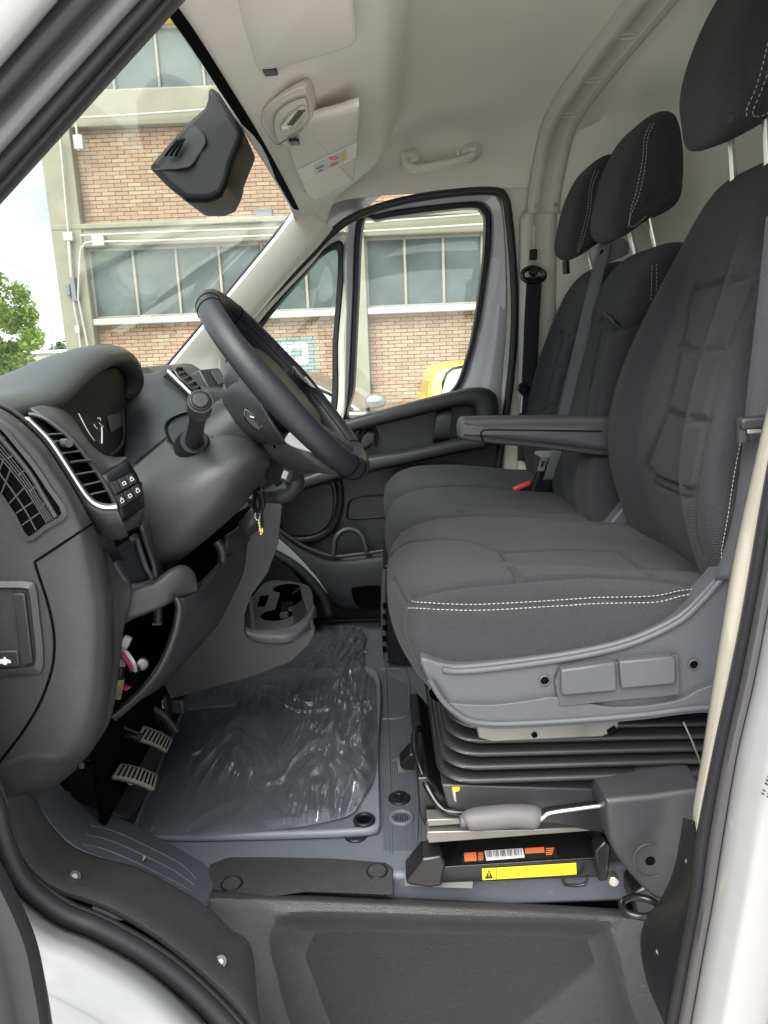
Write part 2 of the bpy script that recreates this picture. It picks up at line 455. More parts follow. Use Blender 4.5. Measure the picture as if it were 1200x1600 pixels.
M['concrete'] = mat('weathered_concrete', (.235, .218, .172), .9, grain=25, gstr=.3, gdist=.01, var=.22, vscale=2.5)
M['mortar'] = mat('mortar', (.235, .195, .145), .95, grain=80, gstr=.3, gdist=.004, var=.12, vscale=4)
M['frame_old'] = mat('old_window_frame', (.25, .235, .21), .8, var=.3, vscale=14)
M['conduit'] = mat('white_conduit', (.36, .35, .32), .6, var=.1)
M['dkgrey'] = mat('grey_plate', (.16, .165, .175), .7)

def brick_mat():
    m, nt, b = nodes_of('brick_clay'); N = nt.nodes; L = nt.links
    oi = N.new('ShaderNodeObjectInfo'); ge = N.new('ShaderNodeNewGeometry')
    ad = N.new('ShaderNodeMath'); ad.operation = 'ADD'; L.new(oi.outputs['Random'], ad.inputs[0]); L.new(ge.outputs['Random Per Island'], ad.inputs[1])
    fr = N.new('ShaderNodeMath'); fr.operation = 'FRACT'; L.new(ad.outputs[0], fr.inputs[0])
    cr = N.new('ShaderNodeValToRGB'); L.new(fr.outputs[0], cr.inputs['Fac'])
    e = cr.color_ramp.elements; e[0].color = (.275, .17, .118, 1); e[1].position = 1; e[1].color = (.34, .24, .17, 1)
    for p, c in ((.25, (.315, .21, .145, 1)), (.5, (.36, .265, .19, 1)), (.75, (.29, .185, .128, 1))):
        q = e.new(p); q.color = c
    nz = N.new('ShaderNodeTexNoise'); nz.inputs['Scale'].default_value = .9; nz.inputs['Detail'].default_value = 8; L.new(ge.outputs['Position'], nz.inputs['Vector'])
    mx = N.new('ShaderNodeMix'); mx.data_type = 'RGBA'; mx.blend_type = 'MIX'
    c2 = N.new('ShaderNodeValToRGB'); c2.color_ramp.elements[0].position = .5; c2.color_ramp.elements[1].position = .75
    L.new(nz.outputs['Fac'], c2.inputs['Fac'])
    ml = N.new('ShaderNodeMath'); ml.operation = 'MULTIPLY'; ml.inputs[1].default_value = .5; L.new(c2.outputs['Color'], ml.inputs[0])
    L.new(ml.outputs[0], mx.inputs['Factor']); L.new(cr.outputs['Color'], mx.inputs['A']); mx.inputs['B'].default_value = (.38, .30, .21, 1)
    # the painted square on the lower wall (flat print on the bricks)
    sp = N.new('ShaderNodeSeparateXYZ'); L.new(ge.outputs['Position'], sp.inputs['Vector'])
    def rect(x0, x1, z0, z1):
        outs = []
        for o_, v, op in ((sp.outputs['X'], x0, 'GREATER_THAN'), (sp.outputs['X'], x1, 'LESS_THAN'), (sp.outputs['Z'], z0, 'GREATER_THAN'), (sp.outputs['Z'], z1, 'LESS_THAN')):
            k = N.new('ShaderNodeMath'); k.operation = op; k.inputs[1].default_value = v; L.new(o_, k.inputs[0]); outs.append(k.outputs[0])
        r = outs[0]
        for o_ in outs[1:]:
            k = N.new('ShaderNodeMath'); k.operation = 'MULTIPLY'; L.new(r, k.inputs[0]); L.new(o_, k.inputs[1]); r = k.outputs[0]
        return r
    cur = mx.outputs['Result']
    for (xa, ya, xb, yb), c in (((428, 528, 500, 640), (.20, .25, .23, 1)), ((437, 536, 482, 568), (.52, .55, .55, 1)), ((454, 545, 473, 559), (.22, .27, .27, 1))):
        a, d = at(xa, ya, Y=15), at(xb, yb, Y=15)
        q = N.new('ShaderNodeMix'); q.data_type = 'RGBA'; L.new(rect(a.x, d.x, d.z, a.z), q.inputs['Factor']); L.new(cur, q.inputs['A']); q.inputs['B'].default_value = c; cur = q.outputs['Result']
    L.new(cur, b.inputs['Base Color']); b.inputs['Roughness'].default_value = .9
    n2 = N.new('ShaderNodeTexNoise'); n2.inputs['Scale'].default_value = 60; L.new(ge.outputs['Position'], n2.inputs['Vector'])
    bp = N.new('ShaderNodeBump'); bp.inputs['Strength'].default_value = .4; bp.inputs['Distance'].default_value = .01; L.new(n2.outputs['Fac'], bp.inputs['Height']); L.new(bp.outputs['Normal'], b.inputs['Normal'])
    return m
M['brick'] = brick_mat()

def old_glass():
    m, nt, b = nodes_of('dusty_factory_glass'); N = nt.nodes; L = nt.links
    ge = N.new('ShaderNodeNewGeometry'); nz = N.new('ShaderNodeTexNoise'); nz.inputs['Scale'].default_value = 1.1; nz.inputs['Detail'].default_value = 7
    L.new(ge.outputs['Position'], nz.inputs['Vector'])
    cr = N.new('ShaderNodeValToRGB'); L.new(nz.outputs['Fac'], cr.inputs['Fac'])
    cr.color_ramp.elements[0].position = .3; cr.color_ramp.elements[0].color = (.05, .064, .066, 1)
    cr.color_ramp.elements[1].position = .75; cr.color_ramp.elements[1].color = (.12, .145, .145, 1)
    L.new(cr.outputs['Color'], b.inputs['Base Color']); b.inputs['Roughness'].default_value = .3; b.inputs['Specular IOR Level'].default_value = .3
    return m
M['old_glass'] = old_glass()

BY = 15.0
def Bx(px, py=400): return at(px, py, Y=BY).x
def Bz(px, py): return at(px, py, Y=BY).z
fac = thing('factory_building', 'old brick and concrete factory seen through the windscreen and passenger door window', 'building', (0, BY, 0))
XL, XR = Bx(95, 430), Bx(560)+9.0
Z_SILL, Z_WTOP, Z_B1, Z_B2, Z_U0, Z_U1 = Bz(400, 490), Bz(400, 378), Bz(300, 345), Bz(300, 196), Bz(250, 142), Bz(250, 38)
ZT = Z_U1+1.2
box('wall', ((XL+XR)/2, BY+.26, ZT/2), (XR-XL, .4, ZT), M['mortar'], fac, bevel=0)
box('side_wall', (XL+.2, BY+6.2, ZT/2), (.4, 11.4, ZT), M['concrete'], fac, bevel=0)
cw = Bx(142, 430)-XL
def colm(x0, x1): box('column', ((x0+x1)/2, BY-.06, (Z_U1+.3)/2), (x1-x0, .3, Z_U1+.3), M['concrete'], fac, bevel=.02)
colm(XL, XL+cw)
C1a, C1b = Bx(546, 480), Bx(574, 480)
colm(C1a, C1b); colm(C1a+6.3, C1b+6.3)
for z0, z1, dep in ((Z_WTOP, Z_B1, .05), (Z_B2, Z_U0, .05)):
    box('beam', ((XL+XR)/2, BY-.045, (z0+z1)/2), (XR-XL-.01, .26, z1-z0), M['concrete'], fac, bevel=.02)
box('ledge', ((XL+XR)/2, BY-.12, Z_B1-.06), (XR-XL-.02, .2, .10), M['concrete'], fac, bevel=.02)
box('fascia', ((XL+XR)/2, BY-.05, Z_U1+.45), (XR-XL, .3, .9), mat('yellow_fascia', (.72, .56, .04), .6), fac, bevel=.02)
bays = [(XL+cw, C1a), (C1b, C1a+6.3)]
for bx0, bx1 in bays:
    box('window_sill', ((bx0+bx1)/2, BY-.05, Z_SILL-.05), (bx1-bx0-.01, .3, .12), M['conduit'], fac, bevel=.015)
    for z0, z1 in ((Z_SILL, Z_WTOP), (Z_U0, Z_U1)):
        n = max(1, round((bx1-bx0)/.78)); w = (bx1-bx0)/n
        for i in range(n):
            a = bx0+i*w
            pane = box('window', (a+w/2, BY+.05, (z0+z1)/2), (w-.05, .02, z1-z0-.06), M['old_glass'], fac, bevel=0)
            box('mullion', (a+.02, BY+.02, (z0+z1)/2), (.05, .07, z1-z0-.02), M['frame_old'], pane, bevel=.008)
        box('window_rail', ((bx0+bx1)/2, BY+.02, z1-.03), (bx1-bx0-.02, .06, .06), M['frame_old'], fac, bevel=.008)
        box('window_rail', ((bx0+bx1)/2, BY+.02, z0+.03), (bx1-bx0-.02, .06, .06), M['frame_old'], fac, bevel=.008)
# bricks, laid course by course
bl, bh, jt = .245, .062, .010
bme = bpy.data.meshes.new('brick')
hx, hy, hz = bl/2, .03, bh/2
bme.from_pydata([(sx*hx, sy*hy, sz*hz) for sx in (-1, 1) for sy in (-1, 1) for sz in (-1, 1)], [],
    [(0, 1, 3, 2), (4, 6, 7, 5), (0, 4, 5, 1), (2, 3, 7, 6), (0, 2, 6, 4), (1, 5, 7, 3)])
bme.materials.append(M['brick'])
n_single = 0; rest = []
rng = random.Random(3)
def field(bx0, bx1, z0, z1, single):
    global n_single
    z = z0+bh/2+.005; row = 0
    while z+bh/2 < z1:
        x = bx0+.006-(bl+jt)/2*(row % 2)
        while x < bx1-.01:
            a, b_ = max(x, bx0+.006), min(x+bl, bx1-.006)
            if b_-a > .05:
                c = Vector(((a+b_)/2, BY+.045+rng.uniform(-.004, .004), z+rng.uniform(-.002, .002))); s = (b_-a)/bl
                if single and n_single < 300 and Bx(110) < c.x < Bx(470):
                    o = bpy.data.objects.new('brick', bme); col.objects.link(o); o.parent = fac
                    o.matrix_parent_inverse = Matrix.Translation((0, -BY, 0)); o.location = c; o.scale = (s, 1, 1); n_single += 1
                else: rest.append((c, (s*hx, 0, 0), (0, hy, 0), (0, 0, hz)))
            x += bl+jt
        z += bh+jt; row += 1
field(bays[0][0], bays[0][1], Z_B1, Z_B2, True)
field(bays[1][0], bays[1][1], Z_B1, Z_B2, False)
field(bays[0][0], bays[0][1], .3, Z_SILL-.11, False)
field(bays[1][0], bays[1][1], .3, Z_SILL-.11, False)
tag(boxes('brick_courses', rest, M['brick'], fac), kind='stuff')
def bp(px, py, d=.1): return at(px, py, Y=BY-.2-d)
for pl in ([(128, 184), (200, 180), (312, 172), (480, 160)], [(126, 368), (200, 365), (330, 360), (440, 356), (600, 346), (760, 334)],
           [(122, 470), (125, 400), (131, 384), (145, 378), (250, 376), (440, 367), (600, 360), (760, 350)], [(94, 215), (104, 330), (108, 375), (112, 434)],
           [(106, 375), (115, 470), (122, 510), (128, 560)], [(123, 470), (135, 530), (142, 560)], [(123, 235), (121, 215), (118, 190)]):
    tube('conduit', [bp(*p) for p in pl], .022, M['conduit'], fac, n=8, sm=3)
for x0, y0, x1, y1, m_ in ((114, 211, 131, 233, 'conduit'), (98, 363, 115, 376, 'conduit'), (143, 367, 164, 384, 'conduit'), (117, 509, 126, 521, 'conduit'),
                           (109, 433, 121, 471, 'dkgrey'), (102, 444, 111, 461, 'dkgrey'), (394, 323, 423, 335, 'dkgrey')):
    a, b_ = at(x0, y0, Y=BY-.3), at(x1, y1, Y=BY-.3)
    box('junction_box', ((a.x+b_.x)/2, BY-.26 if x0 < 300 else BY, (a.z+b_.z)/2), (b_.x-a.x, .14, a.z-b_.z), M[m_], fac, bevel=.01)

# foliage
def leaf_mat(name, c1, c2):
    m, nt, b = nodes_of(name); N = nt.nodes; L = nt.links
    ge = N.new('ShaderNodeNewGeometry'); cr = N.new('ShaderNodeValToRGB'); L.new(ge.outputs['Random Per Island'], cr.inputs['Fac'])
    cr.color_ramp.elements[0].color = (*c1, 1); cr.color_ramp.elements[1].color = (*c2, 1)
    L.new(cr.outputs['Color'], b.inputs['Base Color']); b.inputs['Roughness'].default_value = .6
    tr = N.new('ShaderNodeBsdfTranslucent'); L.new(cr.outputs['Color'], tr.inputs['Color'])
    ms = N.new('ShaderNodeMixShader'); ms.inputs['Fac'].default_value = .35
    L.new(b.outputs[0], ms.inputs[1]); L.new(tr.outputs[0], ms.inputs[2]); L.new(ms.outputs[0], N['Material Output'].inputs['Surface'])
    return m
M['leaf'] = leaf_mat('leaf_fresh', (.16, .27, .04), (.36, .46, .10)); M['leaf_dark'] = leaf_mat('leaf_dark', (.05, .10, .03), (.09, .16, .05))
M['bark'] = mat('bark', (.12, .09, .06), .95, grain=30, gstr=.6, gdist=.02)
def tree(name, label, base, h, rad, zc, n, leaf, m_leaf, seed, trunk=.12):
    rg = random.Random(seed); t = thing(name, label, 'tree', base)
    B0 = Vector(base)
    tp = [B0, B0+Vector((.05, .02, h*.3)), B0+Vector((-.05, .05, h*.6)), B0+Vector((0, 0, h*.88))]
    tr_ = tube('trunk', tp, [trunk, trunk*.8, trunk*.5, trunk*.15], M['bark'], t, n=9)
    clumps = []
    for k in range(46):
        u = Vector((rg.gauss(0, 1), rg.gauss(0, 1), rg.gauss(0, 1))).normalized()*rg.uniform(.35, 1)**.6
        clumps.append((B0+Vector((u.x*rad, u.y*rad, zc+u.z*(h-zc)*.98)), rg.uniform(.16, .34)*rad))
    for k in range(7):
        c = clumps[k*5][0]; a = B0+Vector((0, 0, h*rg.uniform(.3, .55)))
        tube('limb', [a, a.lerp(c, .5)+Vector((0, 0, .1)), c], [trunk*.4, trunk*.25, trunk*.08], M['bark'], tr_, n=6, sm=4)
    V = []; F = []
    for i in range(n):
        c, r_ = rg.choice(clumps)
        u = Vector((rg.gauss(0, 1), rg.gauss(0, 1), rg.gauss(0, 1))).normalized()*r_*rg.uniform(.4, 1.1)
        p = c+u; a = Vector((rg.gauss(0, 1), rg.gauss(0, 1), rg.gauss(0, .7))).normalized()*leaf*rg.uniform(.6, 1.2); b_ = a.orthogonal().normalized()
        b_ = (Matrix.Rotation(rg.uniform(0, 6.28), 3, a.normalized()) @ b_)*a.length*.55
        k = len(V); V += [p-a, p+b_, p+a, p-b_]; F.append((k, k+1, k+2, k+3))
    tag(mesh('crown', V, F, m_leaf, t, smooth=False, fix=False), kind='stuff')
    return t
tb = at(2, 600, Y=26); tree('broadleaf_tree', 'fresh green leafy tree at the far left beyond the dashboard', (tb.x-.35, 26, 0), 5.0, 1.6, 2.9, 15000, .095, M['leaf'], 4)
tb = at(100, 560, Y=90); tree('distant_tree', 'small dark green tree behind the white shed', (tb.x, 90, 0), 3.6, 1.9, 1.6, 2500, .2, M['leaf_dark'], 9)
tb = at(40, 560, Y=95); tree('distant_tree', 'dark tree half hidden behind the fresh green tree', (tb.x, 95, 0), 3.2, 2.6, 1.5, 2500, .2, M['leaf_dark'], 12)

sh = thing('white_shed', 'low white building with a dark window band in the far yard', 'building', (at(80, 560, Y=60).x, 60, 0))
a, b_ = at(40, 540, Y=60), at(135, 580, Y=60)
box('wall', ((a.x+b_.x)/2, 62, 1.05), (b_.x-a.x, 4, 2.1), M['conduit'], sh, bevel=0)
box('roof', ((a.x+b_.x)/2, 62, 2.2), (b_.x-a.x+.4, 4.5, .22), M['white'], sh, bevel=.03)
for i in range(6):
    w = (b_.x-a.x)/6; box('window', (a.x+w*(i+.5), 59.98, 1.1), (w*.86, .06, .85), M['dkgrey'], sh, bevel=0)
box('yellow_base', ((a.x+b_.x)/2, 59.96, .35), (b_.x-a.x, .05, .5), mat('pale_yellow_wall', (.62, .50, .22), .8), sh, bevel=0)
fe = thing('picket_fence', 'white picket fence below the green tree', 'fence', (at(35, 590, Y=30).x, 30, 0))
for i in range(15):
    p = at(24+i*4.6, 588, Y=30); box('picket', (p.x, 30, .62), (.05, .03, 1.22), M['white'], fe, bevel=0)
box('rail', (at(56, 590, Y=30).x, 30.04, .9), (2.2, .03, .07), M['white'], fe, bevel=0)
a = at(22, 590, Y=31); tag(box('dark_wall', (a.x-.6, 31, .6), (1.6, .3, 1.25), M['dkgrey'], bevel=.01), 'dark grey block left of the white picket fence', 'wall')
lp = at(81, 517, Y=45); po = thing('lamp_post', 'thin pale street lamp in front of the white shed', 'lamp', (lp.x, 45, 0))
tube('pole', [(lp.x, 45, 0), (lp.x-.02, 45, 1.6), (lp.x, 45, lp.z)], .035, M['conduit'], po, n=8); box('lamp_head', (lp.x-.18, 45, lp.z), (.4, .12, .07), M['conduit'], po, bevel=.01)
tag(tube('overhead_wire', [at(-60, 395, Y=16), at(0, 408, Y=16), at(50, 424, Y=15.5), at(97, 438, Y=14.9)], .008, M['dkgrey'], n=6), 'thin black overhead wire crossing the sky to the factory corner', 'wire')

# parked cars
def car(name, label, paint, Yn, prof, cab, X0, wheel_x, wheel_r, width, glass_m, group=None):
    """prof: lower body outline (x,z); cab: greenhouse outline; both in metres from X0"""
    t = thing(name, label, 'car', (X0, Yn, 0))
    def S(pts, ya, yb, nm, m_, par, bv=.03):
        return loft(nm, [[Vector((X0+x, ya, z)) for x, z in pts], [Vector((X0+x, yb, z)) for x, z in pts]], m_, par, bevel=bv)
    S(prof, Yn, Yn+width, 'body', paint, t, .05)
    n = len(cab); cx = sum(x for x, z in cab)/n
    tin = .16
    zmin = min(z for x, z in cab); zmax = max(z for x, z in cab)
    def ins(z): return .02+tin*(z-zmin)/(zmax-zmin)
    ra = [Vector((X0+x, Yn+ins(z), z)) for x, z in cab]; rb = [Vector((X0+x, Yn+width-ins(z), z)) for x, z in cab]
    c = loft('cabin', [ra, rb], paint, t, bevel=.04)
    # side windows and screens, set just proud of the cabin skin
    g = [Vector((X0+cx+(x-cx)*.86, 0, zmin+(z-zmin)*.80+.05)) for x, z in cab]
    for sgn, yy in ((-1, Yn), (1, Yn+width)):
        pts = [Vector((p.x, yy-sgn*(ins(p.z)-.004)+sgn*.004, p.z)) for p in g]
        w_ = extrude('side_window', pts, (0, sgn*.006, 0), glass_m, t, bevel=0)
        tube('window_seal', [p+Vector((0, sgn*.004, 0)) for p in pts], .018, M['black'], w_, closed=True, n=6, sm=1)
        mid = sum(p.x for p in pts)/len(pts)
        box('door_post', (mid, yy-sgn*(ins((zmin+zmax)/2)-.012), (zmin+zmax)/2), (.07, .02, (zmax-zmin)*.9), M['black'], w_, bevel=.004, rot=Matrix.Rotation(sgn*math.atan2(tin, zmax-zmin), 3, 'X'))
    return t, ins
M['car_taupe'] = mat('taupe_car_paint', (.12, .097, .08), .3, coat=.8, var=.03); M['car_yellow'] = mat('yellow_car_paint', (.66, .45, .01), .3, coat=.8, var=.03)
M['car_glass'] = mat('car_glass', (.10, .12, .12), .08, var=.1, rvar=.03, spec=.8)
def wheels(t, X0, Yn, xs, r, width):
    for x in xs:
        for yy in (Yn+.02, Yn+width-.2):
            w_ = disc('wheel', (X0+x, yy, r), (0, 1, 0), r, .18, M['rubber'], t, bevel=.02)
            disc('rim', (X0+x, yy-.006, r), (0, 1, 0), r*.62, .05, M['silver'], w_)
    return
fx = at(577, 640, Y=8.0).x   # foot of the windscreen pillar
X0 = fx-2.9
prof = [(0, .35), (0, .95), (.25, 1.0), (2.9, .98), (3.6, .86), (3.85, .7), (3.88, .35), (3.4, .24), (.4, .24)]
cabp = [(.12, .96), (.35, 1.30), (.8, 1.42), (1.7, 1.43), (2.25, 1.35), (2.62, 1.16), (2.92, .94)]
t, ins = car('parked_car', 'taupe car with a chrome mirror parked beyond the passenger door', M['car_taupe'], 8.0, prof, cabp, X0, None, .3, 1.7, M['car_glass'])
wheels(t, X0, 8.0, (.7, 3.1), .31, 1.7)
mp = at(585, 627, Y=7.85)
mr_ = pillow('wing_mirror', [(mp.x-.10, mp.z), (mp.x-.06, mp.z+.06), (mp.x+.04, mp.z+.075), (mp.x+.12, mp.z+.03), (mp.x+.10, mp.z-.05), (mp.x-.04, mp.z-.065)], 7.75, 7.95, M['rail'], t, Rr=.05, nr=40, ns=20)
tube('mirror_arm', [mp+Vector((-.05, .08, -.05)), mp+Vector((-.08, .2, -.1))], .02, M['black'], mr_, n=8, sm=1)
yx = at(672, 600, Y=9.0).x
prof = [(-.08, .35), (-.10, .9), (-.06, 1.0), (3.0, 1.02), (3.05, .35), (2.6, .25), (.1, .25)]
cabp = [(-.04, .98), (.0, 1.18), (.05, 1.30), (.14, 1.37), (.4, 1.41), (2.9, 1.42), (3.0, 1.3), (3.02, .98)]
t, ins = car('parked_van', 'bright yellow small van parked behind the taupe car', M['car_yellow'], 9.0, prof, cabp, yx, None, .3, 1.7, M['car_glass'])
wheels(t, yx, 9.0, (.2, 2.4), .31, 1.7)
# ================================================================ the van's cab shell
def interp(x, xs, ys): return float(np.interp(x, xs, ys))
def loop3(px, Y, n=8, closed=True): return cat_rom([at(a, b, Y=Y) for a, b in px], n, closed)
def bridge(name, loops, mat_, parent=None, closed=True, solid=0, sub=0, n=120, caps=False, bevel=0, ang=50):
    rg = [resample(l, n, closed) for l in loops]
    return loft(name, rg, mat_, parent, caps=caps, closed=closed, solid=solid, sub=sub, bevel=bevel, ang=ang)

# ---- floor of the cab
fl = box('cab_floor', (-.02, 1.84, .66), (1.96, 1.32, .08), M['floor'], bevel=.01)
tag(fl, 'blue grey rubber floor of the cab', kind='structure')
def floor_line(pts, w=.006, h=.0035, nm='raised_rib', par=fl, m_='floor', z=.700):
    P = cat_rom([at(a, b, Z=z) for a, b in pts], 6)
    tube(nm, P, w/2, M[m_], par, n=8, sm=1, flat=(Vector((0, 0, 1)), h/w*2))
for pts in ([(596, 1045), (634, 1050), (640, 1095), (632, 1120), (598, 1124)], [(598, 975), (602, 1040), (606, 1130), (610, 1240), (612, 1335)],
            [(612, 1190), (640, 1180), (652, 1200), (652, 1290), (650, 1320)]):
    floor_line(pts)
for i in range(22):
    floor_line([(597+i*2.6, 1052+i*1.2), (598+i*2.7, 1140), (600+i*2.8, 1330)], w=.0022, h=.0016, nm='fine_rib')
def floor_cap(px, py, r=.022, m1='black'):
    c = at(px, py, Z=.70); d_ = disc('floor_plug', c, (0, 0, 1), r, .006, M[m1], fl, bevel=.003)
    disc('plug_stud', c+Vector((0, 0, .006)), (0, 0, 1), .007, .012, M[m1], d_, bevel=.002); box('plug_rib', c+Vector((0, 0, .012)), (.02, .004, .01), M[m1], d_, bevel=.001)
floor_cap(624, 1249, .024); 
c = at(627, 1279, Z=.70); tube('moulded_ring', [c+Vector((math.cos(a)*.022, math.sin(a)*.022, .002)) for a in [k*math.pi/6 for k in range(12)]], .005, M['floor'], fl, closed=True, n=8, sm=2)
disc('moulded_cup', c+Vector((0, 0, -.001)), (0, 0, 1), .016, .002, M['black'], fl, bevel=.0005)
# rubber edge by the far step and cut-outs where the seat is bolted down
box('far_edge', (-.1, 2.47, .705), (1.3, .03, .02), M['black'], fl, bevel=.004)
for q in ([(621, 1188), (655, 1182), (658, 1204), (622, 1208)], [(633, 1348), (742, 1352), (738, 1388), (632, 1384)]):
    pts = [at(a, b, Z=.7015) for a, b in q]; extrude('bolt_cutout', pts, (0, 0, .0012), mat('underlay_felt', (.17, .175, .175), .9) if 'underlay_felt' not in bpy.data.materials else bpy.data.materials['underlay_felt'], fl, bevel=0)

# ---- step well under the door
st = thing('entry_step', 'dark moulded plastic step well below the driver door', 'step', (0, 1.1, .36))
outer = [(300, 1430), (310, 1392), (420, 1394), (700, 1406), (1000, 1422), (1030, 1432), (1045, 1560), (1070, 1758), (600, 1758), (420, 1758), (340, 1600), (310, 1520)]
lip = [(418, 1470), (428, 1440), (455, 1425), (700, 1431), (930, 1439), (958, 1452), (985, 1560), (1015, 1755), (600, 1755), (520, 1755), (452, 1600), (430, 1520)]
rec = [(470, 1490), (480, 1462), (505, 1449), (700, 1452), (905, 1458), (928, 1470), (950, 1560), (970, 1750), (640, 1750), (575, 1750), (510, 1600), (482, 1525)]
def lp(px, Y): return loop3(px, Y, 6)
def mixl0(p, q):
    P_ = resample([Vector((a, b, 0)) for a, b in p], 40); Q_ = resample([Vector((a, b, 0)) for a, b in q], 40)
    return [((a.x*.25+b.x*.75), (a.y*.25+b.y*.75)) for a, b in zip(P_, Q_)]
def shf(px, k): return [(a+(k*.6 if a < 700 else -k*.6), b+k) for a, b in px]
bridge('riser', [lp(outer, 1.155), lp(shf(outer, 4), 1.135), lp(shf(outer, 9), 1.117), lp(shf(outer, 14), 1.108), lp(mixl0(shf(outer, 14), lip), 1.104), lp(lip, 1.100), lp([(700+(a-700)*.985, 1600+(b-1600)*.97) for a, b in lip], 1.104), lp([(700+(a-700)*.95, 1600+(b-1600)*.93) for a, b in lip], 1.125), lp(rec, 1.150), lp([(700+(a-700)*.93, 1600+(b-1600)*.9) for a, b in rec], 1.160), lp([(700+(a-700)*.3, 1600+(b-1600)*.3) for a, b in rec], 1.162)], M['trim'], st, n=200, caps=True, ang=80)
box('tread', (.1, 1.0, .335), (1.4, .36, .03), M['trim'], st, bevel=.008)
for i in range(6):
    p = at(583+i*58.5, 1594, Y=1.168); disc('grip_bump', p, (0, -1, .1), .012, .006, M['trim'], st, r2=.008, bevel=.002)
# nose of the floor with its two plugs
nose = [(330, 1352), (358, 1341), (420, 1341), (520, 1343), (600, 1349), (612, 1356), (614, 1398), (480, 1393), (322, 1416)]
bridge('nose_cover', [[at(a, b, Z=.708) for a, b in nose], [at(a, b, Z=.700) for a, b in [(470+(x-470)*1.012, 1375+(y-1375)*1.05) for x, y in nose]]], M['trim'], st, n=80, caps=True)
for a, b in ((362, 1381), (589, 1361)):
    c = at(a, b, Z=.709); tube('plug_rim', [c+Vector((math.cos(k*math.pi/6)*.018, math.sin(k*math.pi/6)*.018, 0)) for k in range(12)], .0022, M['black'], st, closed=True, n=6, sm=2)
    disc('plug', c, (0, 0, 1), .0165, .0015, M['trim'], st, bevel=.0005)

# ---- sill: scuff plate, foot-rest panel, white body, rubber seal
si = thing('sill_trim', 'black grained sill plate curving along the front of the door opening', 'trim panel', (-.4, .9, .75))
o_ = [(4, 1250), (12, 1290), (24, 1325), (45, 1360), (85, 1391), (150, 1414), (200, 1438), (260, 1478), (320, 1528), (388, 1598), (440, 1680)]
i_ = [(48, 1238), (62, 1265), (80, 1292), (110, 1322), (150, 1340), (210, 1356), (262, 1382), (320, 1417), (360, 1454), (394, 1494), (400, 1660)]
def pth(px, Y, n=4): return cat_rom([at(a, b, Y=Y) for a, b in px], n)
def mixp(p, q, t): return [(a+(c-a)*t, b+(d-b)*t) for (a, b), (c, d) in zip(p, q)]
rows = [pth(o_, .845), pth(mixp(o_, i_, .05), .838), pth(mixp(o_, i_, .14), .842), pth(mixp(o_, i_, .5), .89), pth(mixp(o_, i_, .93), .955), pth(i_, .975)]
patch('scuff_plate', rows, M['trim'], si, sub=1, solid=.004)
for a, b in ((116, 1371), (344, 1503)):
    c = see(bpy.data.objects['scuff_plate'], [(a, b)], .001)
    c = c[0] if c else at(a, b, Y=.88)
    nrm = (CAM-c).normalized(); dd = disc('screw_cap', c, nrm, .009, .004, M['satin_black'], si, bevel=.001); disc('screw', c+nrm*.004, nrm, .0045, .002, M['rail'], dd, bevel=.0008)
fr_ = thing('foot_rest_panel', 'blue grey ribbed plastic panel left of the floor mat', 'trim panel', (-.45, 1.1, .75))
lo = [(44, 1240), (62, 1266), (82, 1294), (112, 1322), (150, 1340), (210, 1357), (262, 1383), (322, 1418)]
hi = [(86, 1218), (98, 1235), (120, 1254), (150, 1268), (190, 1283), (236, 1306), (290, 1336), (343, 1366)]
def zl(k): return [at(a, b, Y=y) for (a, b), y in zip(lo, (.99, .99, .99, .995, 1.0, 1.02, 1.05, 1.08))]
hiP = [at(a, b, Y=y) for (a, b), y in zip(hi, (1.16, 1.17, 1.19, 1.22, 1.25, 1.26, 1.24, 1.22))]
loP = zl(0)
rows = [cat_rom([a.lerp(b, t) for a, b in zip(loP, hiP)], 4) for t in (0, .04, .3, .6, .95, 1)]
fp = patch('panel', rows, M['footwell'], fr_, sub=1, solid=.006)
for k in range(3):
    p = see(fp, [(128+k*6, 1322-k*15), (160+k*8, 1329-k*14), (215+k*10, 1352-k*12), (262+k*10, 1375-k*11), (298+k*4, 1394-k*9)], .0005, n=4)
    if len(p) > 3: tube('rib', p, .0045, M['footwell'], fr_, n=8, sm=1)

bd = thing('van_body', 'white painted body of the van around the open driver door', 'van', (0, .7, .6))
s_ = [(-60, 1130), (-30, 1190), (-6, 1245), (10, 1305), (40, 1368), (98, 1417), (160, 1444), (240, 1489), (310, 1545), (372, 1610), (440, 1700)]
s2 = [(-75, 1150), (-48, 1205), (-26, 1262), (-8, 1325), (22, 1390), (85, 1442), (150, 1470), (228, 1515), (292, 1570), (345, 1630), (400, 1720)]
w_rows = [pth(s2, .82), pth(mixp(s2, [(a-30, b+45) for a, b in s2], .4), .74), pth([(a-30, b+45) for a, b in s2], .715), pth([(a-55, b+85) for a, b in s2], .70), pth([(a-62, b+100) for a, b in s2], .69),
          pth([(a-95, b+150) for a, b in s2], .672), pth([(a-102, b+162) for a, b in s2], .660), pth([(a-180, b+330) for a, b in s2], .64)]
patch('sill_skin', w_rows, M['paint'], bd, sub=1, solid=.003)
tube('door_seal', [at(a-6, b+8, Y=.825) for a, b in s_], .0135, M['rubber'], bd, n=12)
tube('seal_lip', [at(a+7, b-5, Y=.84) for a, b in s_], .006, M['rubber'], bd, n=10)
